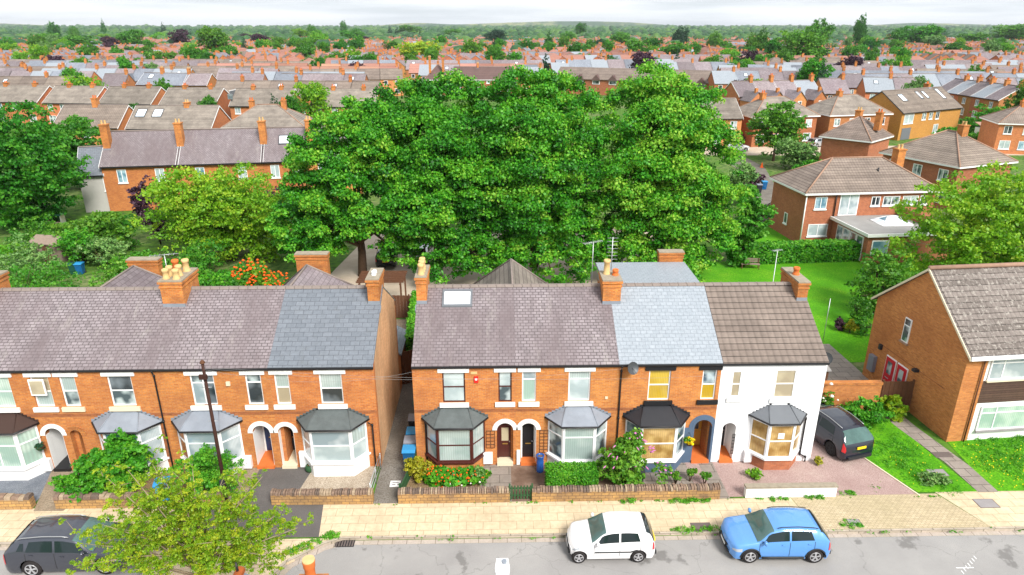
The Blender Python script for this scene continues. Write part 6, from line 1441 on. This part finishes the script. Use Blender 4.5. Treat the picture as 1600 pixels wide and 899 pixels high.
segs=[(-40,158,56,159),(66,160,143,161),(153,161,234,162),(248,163,334,164),(358,165,452,165),(484,166,585,166)]
lb=['leftmost','second from the left','third from the left','fourth from the left','fifth from the left','sixth from the left']
for i,(a0,a1,b0,b1) in enumerate(segs):
    h=H2(f'taupe roofed house with orange side gable, {lb[i]} in the staggered row',(a0,a1),(b0,b1),5.0,9.0,7.9,roof='tile_taupe',ch=((.3,.5,.5),(.78,.5,.5)),group='staggered row of taupe roofed houses')
    if i==4:
        w_=h.children[0].dimensions.x; b=MB(); b.box(w_*.52,w_*.97,.8,4.4,5.3,7.7); dm=b.build('dormer',G['clad_slate'],h); MB().box(w_*.50,w_*.99,.6,4.6,7.702,7.85).build('dormer_roof',G['upvc'],dm)
        for f in (.6,.82): MB().box(w_*f-.5,w_*f+.5,.74,.797,6.1,7.2).build('dormer_window',G['p_curtain'],dm)
lab4=['pale grey slate roof with the white half-timbered gable in front','blue slate roof with a tall chimney behind the staggered row','purple slate roof with an orange gable end behind the staggered row']
H2('purple-slated house with an orange gable end behind the staggered taupe row',(285,133),(322,133),5.3,8.5,8.0,roof='slate_mid',ch=((.05,.5,1.2),))
H2('blue-slated house with a tall orange chimney behind the staggered taupe row',(212,132),(284,133),5.3,8.5,8.0,roof='slate_grey',ch=((.4,.5,1.4),),lights=((.2,.5,1.5,1.5),))
tg=H2('white half-timbered gabled house among the slate roofs on the left',(184,134),(209,135),4.6,7.0,5.2,roof='slate_pale',wall='white',ch=(),wins=[])
wv=tg.children[0].dimensions.x; b=MB(); b.prism([(0,-1.2,0),(wv,-1.2,0),(wv,-1.2,4.7),(wv/2,-1.2,7.3),(0,-1.2,4.7)],(0,5,0)); b.build('gable_wall',G['white'],tg)
b=MB(); b.prism([(-.4,-1.6,4.4),(wv/2,-1.6,7.6),(wv/2,-1.6,7.4),(-.4,-1.6,4.2)],(0,7,0)); b.prism([(wv/2,-1.6,7.6),(wv+.4,-1.6,4.4),(wv+.4,-1.6,4.2),(wv/2,-1.6,7.4)],(0,7,0)); b.build('gable_roof',G['slate_grey'],tg)
b=MB()
for f in (.2,.35,.65,.8): b.box(wv*f-.06,wv*f+.06,-1.26,-1.203,3.2,5.2)
b.box(0,wv,-1.262,-1.203,3.1,3.2); b.build('timbering',G['black'],tg); MB().box(wv*.4,wv*.6,-1.27,-1.203,3.6,5.6).build('window',G['p_dark'],tg)
# --- long brown roof with small gablets
A,rq,w_=px2((868,121),(1112,129),4.9)
lg=thing('long_terrace_block','long brown-roofed block with a row of small dark gablets above the sycamores','building',(A.x,A.y,0),rq)
OCC.append((A.x+w_/2,A.y+4,w_/2)); OCC.append((A.x+w_*.2,A.y+4,8)); OCC.append((A.x+w_*.8,A.y+4,8))
b=MB(); wall_mesh(b,w_,9,4.9,7.9,False); b.build('wall',G['brick_red'],lg); b=MB(); prism_roof(b,w_,9,4.9,7.9,.4); b.build('roof',G['tile_mid'],lg)
for i in range(9):
    x=w_*(.06+.11*i); g_=MB(); g_.prism([(x-1.6,-.5,4.4),(x+1.6,-.5,4.4),(x,-.5,6.1)],(0,3.2,0)); gg=g_.build('gablet',G['tile_dark'],lg); MB().box(x-1.2,x+1.2,-.12,-.003,3.2,4.35).build('window',G['upvc'],lg); MB().box(x-1.0,x+1.0,-.14,-.121,3.35,4.25).build('window_pane',G['p_dark'],lg)
H2('dark brown steep-roofed building with two tall brick stacks above the second sycamore',(662,125),(703,125),4.6,10,9.0,roof='tile_dark',wall='brick_red',hip=True,ch=((.2,.2,2.2),(.75,.2,1.6)),lod=1,name='steep_roofed_building',cat='building')
H2('long dark brown roof with one white-footed chimney above the second sycamore',(708,124),(802,124),4.6,10,8.0,roof='tile_dark',wall='brick_red',ch=((.4,.5,1.0),),lod=1,name='dark_roofed_building',cat='building')
for i,px_ in enumerate((583,602,618,633)):
    P=at(px_,122,0); t=suburb(f"gable-fronted orange brick house, {ORD[i]} from the left behind the second sycamore",P+Vector((0,0,0)),R(90)+R(-6),9,5.0,4.8,6.8,'slate_mid','brick_mid',ch=((.8,.5,.8),),lod=1,wins=[],group='gable fronted brick houses')
G['_mid_done']=True
# ------------------------------------------------------------------ automatic streets of houses
def proj(x,y,z):
    c,s=math.cos(YAW_),math.sin(YAW_); X=x*c-y*s; Y=x*s+y*c; d=H_-z
    Zc=Y*math.cos(P_)+d*math.sin(P_); v=d*math.cos(P_)-Y*math.sin(P_)
    return 800+F_*X/Zc, 449.5+F_*v/Zc
def hidden(x,y,z=7):
    """behind the sycamores (skipped: the photo shows nothing of them)"""
    px,py=proj(x,y,z); return py>(128 if px<330 else 138 if px<570 else 117 if px<1125 else 119 if px<1290 else 138)
rg=random.Random(21); rows=[]
Ys=[170,187,201,217,234,251,269,288]
ROWN=['nearest','second','third','fourth','fifth','sixth','seventh','eighth']
houses=[]
for ri,Y in enumerate(Ys):
    x=-Y*.80; k=0
    while x<Y*.86:
        run=rg.randint(3,8); kind=rg.choice(['slate_mid','slate_mid','slate_grey','tile_mid','tile_red','slate_mid'])
        ang=R(rg.uniform(-5,8)) if x<60 else R(rg.uniform(-16,2)); w=rg.uniform(5.6,6.8); y=Y+rg.uniform(-3,3); x0=x; ok=True
        for i in range(run):
            hx_,hy=x0+math.cos(ang)*w*i,y+math.sin(ang)*w*i
            cx_,cy_=hx_+3,hy+4
            if any(math.hypot(cx_-a,cy_-b_)<r_+4.0 for a,b_,r_ in OCC) or hidden(cx_,cy_): continue
            px_,py_=proj(cx_,cy_,4)
            if not(-20<px_<1625) : continue
            if 1120<px_<1225 and py_>170: continue
            if Y<160 and 1440<px_<1600 and py_>150: continue
            rr=rg.choice([kind,kind,kind,'slate_grey','slate_pale']) if kind.startswith('slate') else kind
            houses.append((ri,hx_,hy,ang,w,rr,i,rg.random()))
        x+=run*w*math.cos(ang)+rg.uniform(2.5,7)
houses=houses[:245]
cnt={}
RC={'slate_mid':'purple slate','slate_grey':'grey slate','slate_pale':'pale slate','tile_mid':'brown tile','tile_red':'red tile'}
for ri in range(8):
    hh=[h for h in houses if h[0]==ri]; hh.sort(key=lambda h:proj(h[1],h[2],4)[0]); cc={}
    for h in hh:
        _,x,y,ang,w,roof,i,q=h; cc[roof]=cc.get(roof,0)+1; n=cc[roof]
        lab=f"brick house with a {RC[roof]} roof, {ORD[min(n-1,len(ORD)-1)]} of that roof colour from the left in the {ROWN[ri]} rooftop row of the mid suburb"
        lab=f"{RC[roof]} roofed house, {ORD[min(n-1,len(ORD)-1)]} such from the left, {ROWN[ri]} suburb row"
        suburb(lab,(x,y),ang,w-.01,8.2,5.2,7.9+.3*(roof[:5]=='slate'),roof,'brick_mid',ch=((.93,.5,.95),) if i%2==0 else (),lod=1 if ri<2 else 2,lights=((.4,.5,1.1,1.1),) if q>.87 else (),group='terraced houses of the mid suburb',name='terraced_house')
        if q<.22 and ri<6:   # rear wing facing the camera
            t=C.objects[-1]
print('individual houses',len(houses)+35)
# far houses: more than 300, one object
b=MB(); rg=random.Random(5); MT=['slate_mid','tile_red','slate_grey','brick_mid','brick_chim','white','tile_mid','slate_pale','p_dark']
def farhouse(x,y,a,w,d,e,r,roof,hip,chim,det,wallm=3):
    s0=len(b.v)
    if hip: b.box(0,w,0,d,0,e-.02,wallm); hip_roof(b,w,d,e,r,.3,roof)
    else: 
        wall_mesh(b,w,d,e,r,False,wallm); prism_roof(b,w,d,e,r,.25,.2,.1,roof)
    if det:
        n=max(1,int(w/3.2))
        for i in range(n): xc=w*(i+.5)/n; b.box(xc-.55,xc+.55,-.06,-.003,3.2,4.5,5); b.box(xc-.35,xc+.35,-.08,-.061,3.4,4.3,8)
    for fx in chim: b.box(w*fx-.38,w*fx+.38,d/2-.4,d/2+.4,e+.5,r+1.05,4)
    M=Matrix.Translation((x,y,0))@Matrix.Rotation(a,4,'Z')
    for i in range(s0,len(b.v)): b.v[i]=tuple(M@Vector(b.v[i]))
nfar=0; Y=304.0; ri=0
while Y<1150:
    x=-Y*.84
    while x<Y*.90:
        run=rg.randint(2,9); blk=rg.random(); ang=R(rg.uniform(-12,14)) if blk<.6 else R(rg.uniform(60,115))
        semi=rg.random()<(.25 if Y<380 else .6); w=rg.uniform(5.5,6.5) if not semi else rg.uniform(8.5,11)
        if rg.random()<min(.5,.02+.0005*(Y-262)) : x+=rg.uniform(12,45); continue
        kr=rg.choice([0,0,2,6,1,1]) if not semi else rg.choice([1,1,1,6])
        if blk>=.6:
            for i in range(min(run,4)):
                for j in range(3): farhouse(x+i*rg.uniform(13,15),Y+j*w+rg.uniform(-1,1),ang,w,8,5.1,7.9,kr,False,(.9,) if rg.random()<.6 else (),Y<420); nfar+=1
            x+=min(run,4)*14+3
        else:
            for i in range(run):
                y=Y+rg.uniform(-2,2)+math.sin(ang)*i*w
                if semi: farhouse(x,y,ang+R(rg.uniform(-8,8)),w,8,4.9,7.7,kr,rg.random()<.75,(.5,) if rg.random()<.7 else (),Y<420); x+=w+rg.uniform(2,4)
                else: farhouse(x,y,ang,w-.01,8,5.1,7.9,kr if rg.random()<.8 else rg.choice([2,7,0]),False,(.92,) if i%2==0 else (),Y<420); x+=w*math.cos(ang)
                nfar+=1
            x+=rg.uniform(1,9)
    Y+=(12.5 if ri%2 else 17)*(1+(Y-262)/900); ri+=1
tag(b.build('distant_houses',[G[m] for m in MT],recalc=False),'mass of distant brick houses with red and grey roofs reaching to the woods','houses',kind='stuff')
print('far houses',nfar,len(b.f))
# ------------------------------------------------------------------ trees of the suburb
PROT={}
def proto(kind,s):
    g=random.Random(s); n,leaf=620,.62
    if kind=='poplar': lo=[(g.uniform(-.08,.08),g.uniform(-.08,.08),.12+.1*i,(.36,.44,.48,.5,.5,.47,.42,.33,.2)[i],(.36,.44,.48,.5,.5,.47,.42,.33,.2)[i],.13) for i in range(9)]
    elif kind=='conifer': lo=[(0,0,.1+.11*i,.40*(1-i/9)+.04,.40*(1-i/9)+.04,.09) for i in range(9)]
    else: lo=crown_lobes(1,1,.92,.08,13,s)
    return lo
def far_tree(kind,mat,x,y,W,Hh,label,group,s):
    key=(kind,mat,s%4)
    if key not in PROT:
        r=thing({'poplar':'poplar_tree','conifer':'conifer_tree'}.get(kind,'garden_tree'),None,None,(0,0,0))
        lo=proto(kind,s%4+3)
        # built at 10 m size so that leaves keep a sensible scale
        lo=[tuple(v*10 for v in l) for l in lo]
        leafmesh('crown',lo,5200,.30,G[mat],r,s%4+5,30,crel=.42,shell=.5,vbias=-.16 if mat not in('l_lime','l_ochre') else 0)
        MB().tube([(0,0,-.2),(0,0,3),(.1,0,6)],[.35,.25,.1],6).build('trunk',G['bark'],r)
        PROT[key]=r; o=r
    else: o=copy_tree(PROT[key])
    o.location=(x,y,0); o.rotation_euler=(0,0,s*1.7); o.scale=(W/10,W/10,Hh/10)
    tag(o,label,'tree',group); return o
KN={'l_mid':'mid green','l_dark':'dark green','l_lime':'yellow-green','l_purple':'purple-leaved','l_conifer':'blue-green','l_bright':'vivid green','l_grey':'silvery green','l_ochre':'ochre-green'}
TT=[(75,60,85,35,'r','l_mid'),(122,62,87,45,'r','l_mid'),(88,42,68,13,'poplar','l_dark'),(118,47,68,12,'poplar','l_mid'),(165,38,62,11,'conifer','l_dark'),(178,63,84,24,'r','l_purple'),(164,57,69,14,'r','l_lime'),(210,57,85,32,'r','l_mid'),(252,56,71,18,'r','l_lime'),(284,55,80,22,'r','l_purple'),(258,42,62,12,'conifer','l_conifer'),(345,55,102,36,'r','l_mid'),(324,85,104,16,'r','l_bright'),(357,80,104,30,'r','l_mid'),(374,70,84,16,'r','l_lime'),(384,58,72,20,'r','l_purple'),(70,95,110,34,'r','l_mid'),(102,92,109,36,'r','l_bright'),(4,90,107,20,'r','l_bright'),(12,92,104,10,'r','l_lime'),(411,58,76,24,'r','l_purple'),(417,69,87,22,'r','l_lime'),(438,64,84,20,'r','l_mid'),(472,50,68,22,'r','l_lime'),(489,45,66,12,'poplar','l_mid'),(498,57,82,24,'r','l_lime'),(462,67,80,22,'r','l_lime'),(538,38,56,8,'poplar','l_dark'),(543,54,72,18,'r','l_mid'),(558,52,70,20,'r','l_mid'),(563,93,124,36,'r','l_dark'),(543,82,98,20,'r','l_mid'),(574,61,72,10,'r','l_purple'),(655,75,112,54,'r','l_ochre'),(610,45,62,10,'conifer','l_conifer'),(621,47,62,10,'conifer','l_conifer'),(640,45,60,26,'r','l_mid'),(694,63,82,16,'conifer','l_conifer'),(684,80,96,22,'r','l_dark'),(734,77,103,36,'r','l_grey'),(708,73,86,16,'r','l_lime'),(712,86,103,16,'r','l_mid'),(777,54,75,24,'r','l_conifer'),(708,50,64,22,'r','l_mid'),(858,55,82,19,'conifer','l_dark'),(888,55,72,18,'r','l_mid'),(906,42,64,14,'r','l_dark'),(938,67,84,20,'r','l_conifer'),(970,58,80,28,'r','l_mid'),(1020,65,87,26,'r','l_dark'),(1062,50,82,18,'poplar','l_conifer'),(995,70,103,30,'r','l_mid'),(1016,79,100,18,'r','l_lime'),(1056,75,104,38,'r','l_mid'),(950,87,102,14,'r','l_conifer'),(1115,57,86,18,'poplar','l_mid'),(1143,83,112,28,'r','l_lime'),(1171,62,102,18,'poplar','l_mid'),(1187,57,102,16,'poplar','l_dark'),(1122,80,93,20,'r','l_bright'),(1210,70,107,26,'r','l_dark'),(1244,62,112,55,'r','l_mid'),(1273,46,92,30,'r','l_mid'),(1338,36,86,14,'poplar','l_dark'),(1402,53,80,26,'r','l_mid'),(1437,48,82,46,'r','l_bright'),(1456,62,86,26,'r','l_grey'),(1361,74,96,11,'conifer','l_dark'),(1368,89,104,22,'r','l_lime'),(1440,87,108,44,'r','l_bright'),(1488,74,98,34,'r','l_dark'),(1512,57,78,34,'r','l_mid'),(1550,88,99,22,'r','l_bright'),(1582,83,100,26,'r','l_grey'),(1580,46,74,50,'r','l_mid'),(1226,101,104,10,'r','l_mid'),(82,138,168,11,'conifer','l_bright'),(98,150,168,16,'r','l_mid'),(492,142,205,42,'r','l_lime'),(128,85,96,14,'r','l_mid'),(235,82,93,16,'r','l_mid'),(300,72,90,18,'r','l_lime'),(595,118,128,10,'r','l_mid'),(1180,130,160,34,'r','l_lime'),(1120,92,116,12,'r','l_bright')]
ci={}
TT.sort(key=lambda q:q[0])
for k,(px_,y0,y1,wp,kind,mat) in enumerate(TT):
    y1=max(y1,58); p=at(px_,y1,0); dist=p.y; W=wp*dist/F_*1.3; Hh=max(4,(y1-y0)*dist/F_*1.15)
    f=KN[mat]; key=(mat,kind); ci[key]=ci.get(key,0)+1
    shp={'poplar':'tall narrow','conifer':'pointed','r':'rounded'}[kind]
    far_tree(kind,mat,p.x,p.y,W,Hh,f"{shp} {f} tree, {ORD[ci[key]-1]} such from the left among the rooftops",'trees rising from the rooftops',k)
# big street tree by the side road
q=at(1208,252); tree('street_tree','dark green street tree at the corner of the side road, above the brown hipped house',q.x,q.y,8.6,8.6,.8,'l_mid',9000,.2,91,nl=16,vbias=-.1)
q=at(1232,256); tree('willow_tree','silvery green rounded tree in front of the taller street tree',q.x-1,q.y-5,6.0,4.6,.3,'l_grey',5000,.16,92,nl=12)
shrub('bright shrub hedge behind the left end of the big hipped roof',at(1245,268).x+1,at(1245,268).y-2,6,2.0,'l_bright',2500,.14,93,D=3)
shrub('golden-green bush between the street tree and the hipped roof',at(1262,262).x,at(1262,262).y,4,2.2,'l_lime',2000,.14,94)
shrub('rounded olive bush on the side-road verge beside the sycamore edge',at(1160,292).x,at(1160,292).y,4.4,3.6,'l_grey',3000,.14,95)
shrub('bright green hedge-like bush at the side-road corner by the bins',at(1168,322).x,at(1168,322).y,4.6,2.4,'l_bright',3000,.13,96)
shrub('reddish flowering bush on the side-road corner',at(1182,288).x,at(1182,288).y,2.4,1.5,'l_purple',900,.12,97)
q=at(1543,213); tree('topiary_bush','large clipped dark green round-topped bush beside the two signs',q.x,q.y,8.2,6.2,.0,'l_bright',6000,.2,98,nl=14,vbias=-.12)
shrub('bright hedge in front of the yellow brick house',at(1480,212).x,at(1480,212).y,9,1.6,'l_bright',2500,.18,99,D=2.5)
shrub('small green shrub left of the large clipped bush',at(1505,205).x,at(1505,205).y,4,3,'l_mid',1500,.18,100)
shrub('purple-leaved shrub beside the parked white car',at(1165,225).x,at(1165,225).y,3.4,3.0,'l_purple',1200,.16,101)
shrub('green garden shrub right of the fence by the right-edge house',at(1522,222).x,at(1522,222).y,3,2,'l_mid',1200,.16,102)
# more garden trees scattered between the streets
rg=random.Random(77); fill=[]
tries=0
while len(fill)<170 and tries<4000:
    tries+=1; Y=rg.uniform(125,520)**1.0; x=rg.uniform(-.8,.84)*Y
    px_,py_=proj(x,Y,4)
    if (py_>128 and 560<px_<1130) or not(0<px_<1600): continue
    if any(math.hypot(x-a,Y-b_)<r_+2.5 for a,b_,r_ in OCC): continue
    if Y<135 and px_>1080: continue
    fill.append((px_,x,Y,rg.uniform(4.5,8.5)*(1+(Y-125)/900),rg.uniform(6.0,10.5)*(1+(Y-125)/900),rg.choice(['l_mid','l_mid','l_dark','l_lime','l_bright','l_purple','l_conifer','l_grey','l_mid']),rg.random()))
fill.sort(); ci={}
for k,(px_,x,Y,W,Hh,mat,q) in enumerate(fill):
    band='nearer' if Y<220 else 'middle' if Y<350 else 'farther'; kind='conifer' if mat=='l_conifer' else 'r'; key=(mat,band); ci[key]=ci.get(key,0)+1
    far_tree(kind,mat,x,Y,W,Hh,f"{KN[mat]} garden tree, {ORD[ci[key]-1]} of that colour from the left, {band} back gardens",'garden trees between the streets',k+7)
# far woodland: far too many to count
def blob_mesh():
    import bmesh
    out=[]
    for s in range(5):
        bm=bmesh.new(); bmesh.ops.create_icosphere(bm,subdivisions=2,radius=1); g=np.random.default_rng(s+3)
        co=np.array([v.co for v in bm.verts]); n=g.normal(size=(14,3)); n/=np.linalg.norm(n,axis=1)[:,None]
        dd=(co@n.T).max(axis=1); r=.55+.5*np.clip((dd-.6)/.4,0,1)+g.uniform(-.08,.08,len(co)); co=co*r[:,None]; co[:,2]=co[:,2]*.8
        out.append((co,np.array([[v.index for v in f.verts] for f in bm.faces]))); bm.free()
    return out
BL=blob_mesh(); g=np.random.default_rng(9); V=[];Fc=[];VV=[];nb=0;off=0
Y=330.0
while Y<6500:
    dens=1.0 if Y>900 else (.08 if Y<430 else .18 if Y<560 else .34 if Y<760 else .7)
    s=5.4*(1+max(0,Y-600)/2200); x=-Y*.85
    while x<Y*.9:
        if g.uniform()<dens*.8:
            m=BL[g.integers(5)]; sc=s*g.uniform(.6,1.35); a=g.uniform(0,6.28); c_,s_=math.cos(a),math.sin(a)
            co=m[0].copy(); co=np.c_[co[:,0]*c_-co[:,1]*s_,co[:,0]*s_+co[:,1]*c_,co[:,2]]*np.array([sc,sc,sc*g.uniform(.8,1.2)])
            zz=sc*.75; co+=np.array([x,Y+g.uniform(-.5,.5)*Y*.05,zz]); V.append(co); Fc.append(m[1]+off); off+=len(co); VV.append(np.full(len(m[1]),g.uniform(0,1))); nb+=1
        x+=s*g.uniform(1.0,2.2)/max(.35,dens)**.5
    Y*=1.0+ (.028 if Y<1500 else .06)
V=np.vstack(V);Fc=np.vstack(Fc);VV=np.concatenate(VV); n=len(Fc)
me=bpy.data.meshes.new('distant_woodland'); me.vertices.add(len(V)); me.vertices.foreach_set('co',V.ravel()); me.loops.add(3*n); me.loops.foreach_set('vertex_index',Fc.ravel().astype(np.int32)); me.polygons.add(n); me.polygons.foreach_set('loop_start',np.arange(0,3*n,3,dtype=np.int32)); me.polygons.foreach_set('loop_total',np.full(n,3,dtype=np.int32))
a_=me.attributes.new('v','FLOAT','FACE'); a_.data.foreach_set('value',np.clip(VV+g.normal(size=n)*.12,0,1).astype(np.float32)); me.materials.append(G['l_far']); me.update(calc_edges=True)
o=bpy.data.objects.new('distant_woodland',me); C.objects.link(o); tag(o,'continuous distant woodland and tree belts up to the horizon','woodland',kind='stuff'); print('blobs',nb,n)
# hills
G['hill']=groundm('hill_fields',[(.35,(.03,.08,.03)),(.5,(.04,.09,.035)),(.6,(.28,.29,.12)),(.7,(.04,.09,.03))],.0022,5,None,bmp=0)
def hills(Y,hf,seed,dx=60,depth=900):
    rr=random.Random(seed); b=MB(); ph=[rr.uniform(0,6.3) for _ in range(6)]; prev=None; X0=-Y*1.0; n=int(2*Y/dx)
    vs=[]
    for i in range(n+1):
        x=X0+i*dx; h=max(1.0,hf(x/Y)+2.2*math.sin(x*.0021+ph[0])+1.5*math.sin(x*.006+ph[1])+2.0*rr.random())
        vs+= [(x,Y,-3),(x,Y+depth*.35,h),(x,Y+depth*.6,h*.9),(x,Y+depth,-3)]
    fs=[(i*4+k,(i+1)*4+k,(i+1)*4+k+1,i*4+k+1) for i in range(n) for k in range(3)]
    b.add(vs,fs,0,True); tag(b.build('hills',G['hill'],recalc=False),kind='structure')
bumpf=lambda u,c,w,h: h*math.exp(-((u-c)/w)**2)
hills(6800,lambda u: 20+bumpf(u,.08,.09,38)+bumpf(u,.18,.08,32)+bumpf(u,-.12,.05,34)+bumpf(u,-.02,.06,16)+bumpf(u,-.72,.10,30)+bumpf(u,.60,.05,26)+bumpf(u,.68,.08,24)+bumpf(u,.42,.06,14),1)
hills(5600,lambda u: 8+bumpf(u,.14,.14,14)+bumpf(u,-.7,.1,14),2)
# ------------------------------------------------------------------ sky, sun, haze
EL,AZ=R(43),R(150)      # elevation, compass direction of the sun (from +y, clockwise)
w=bpy.data.worlds.new('World'); scene.world=w; w.use_nodes=True; nt=w.node_tree; N=nt.nodes; Lk=nt.links
for n_ in list(N): N.remove(n_)
sky=N.new('ShaderNodeTexSky'); sky.sky_type='NISHITA'; sky.sun_disc=False; sky.sun_elevation=EL; sky.sun_rotation=AZ; sky.air_density=1.0; sky.dust_density=1.5; sky.ozone_density=1.5
tc=N.new('ShaderNodeTexCoord'); mp=N.new('ShaderNodeMapping'); mp.inputs['Scale'].default_value=(1.2,1.2,16); Lk.new(tc.outputs['Generated'],mp.inputs[0])
n1=N.new('ShaderNodeTexNoise'); n1.inputs['Scale'].default_value=2.6; n1.inputs['Detail'].default_value=7; n1.inputs['Roughness'].default_value=.55; Lk.new(mp.outputs[0],n1.inputs['Vector'])
cr=N.new('ShaderNodeValToRGB'); e=cr.color_ramp.elements; e[0].position=.36; e[0].color=(4.1,4.45,4.85,1); e[1].position=.60; e[1].color=(5.6,5.75,5.9,1); Lk.new(n1.outputs['Fac'],cr.inputs['Fac'])
cf=N.new('ShaderNodeValToRGB'); e=cf.color_ramp.elements; e[0].position=.25; e[0].color=(.72,)*3+(1,); e[1].position=.5; e[1].color=(1,1,1,1); Lk.new(n1.outputs['Fac'],cf.inputs['Fac'])
mx=N.new('ShaderNodeMix'); mx.data_type='RGBA'; Lk.new(cf.outputs[0],mx.inputs[0]); Lk.new(sky.outputs[0],mx.inputs[6]); Lk.new(cr.outputs[0],mx.inputs[7])
bg=N.new('ShaderNodeBackground'); bg.inputs['Strength'].default_value=.115; Lk.new(mx.outputs[2],bg.inputs['Color'])
ow=N.new('ShaderNodeOutputWorld'); Lk.new(bg.outputs[0],ow.inputs['Surface'])
sd=bpy.data.lights.new('sun','SUN'); sd.energy=3.2; sd.angle=R(20); sd.color=(1,.96,.90)
so=bpy.data.objects.new('sun',sd); C.objects.link(so)
dv=Vector((math.sin(AZ)*math.cos(EL),math.cos(AZ)*math.cos(EL),math.sin(EL)))
so.rotation_euler=(-dv).to_track_quat('-Z','Y').to_euler(); so.location=(0,0,60)
if HAZE:
    b=MB().box(-9000,9000,-300,8200,-1.2,80); o=b.build('haze',[]); tag(o,kind='stuff')
    m=bpy.data.materials.new('haze'); m.use_nodes=True; n=m.node_tree.nodes; n.remove(n['Principled BSDF'])
    pv=n.new('ShaderNodeVolumePrincipled'); pv.inputs['Color'].default_value=(.88,.93,1,1); pv.inputs['Density'].default_value=HAZE; pv.inputs['Anisotropy'].default_value=.3
    m.node_tree.links.new(pv.outputs[0],n['Material Output'].inputs['Volume']); o.data.materials.append(m)
scene.view_settings.view_transform='Standard'; scene.view_settings.look='None'; scene.view_settings.gamma=1; scene.view_settings.exposure=EXPO
scene.view_settings.use_curve_mapping=False
scene.cycles.max_bounces=6; scene.cycles.diffuse_bounces=3; scene.cycles.glossy_bounces=2; scene.cycles.transmission_bounces=3; scene.cycles.volume_bounces=0
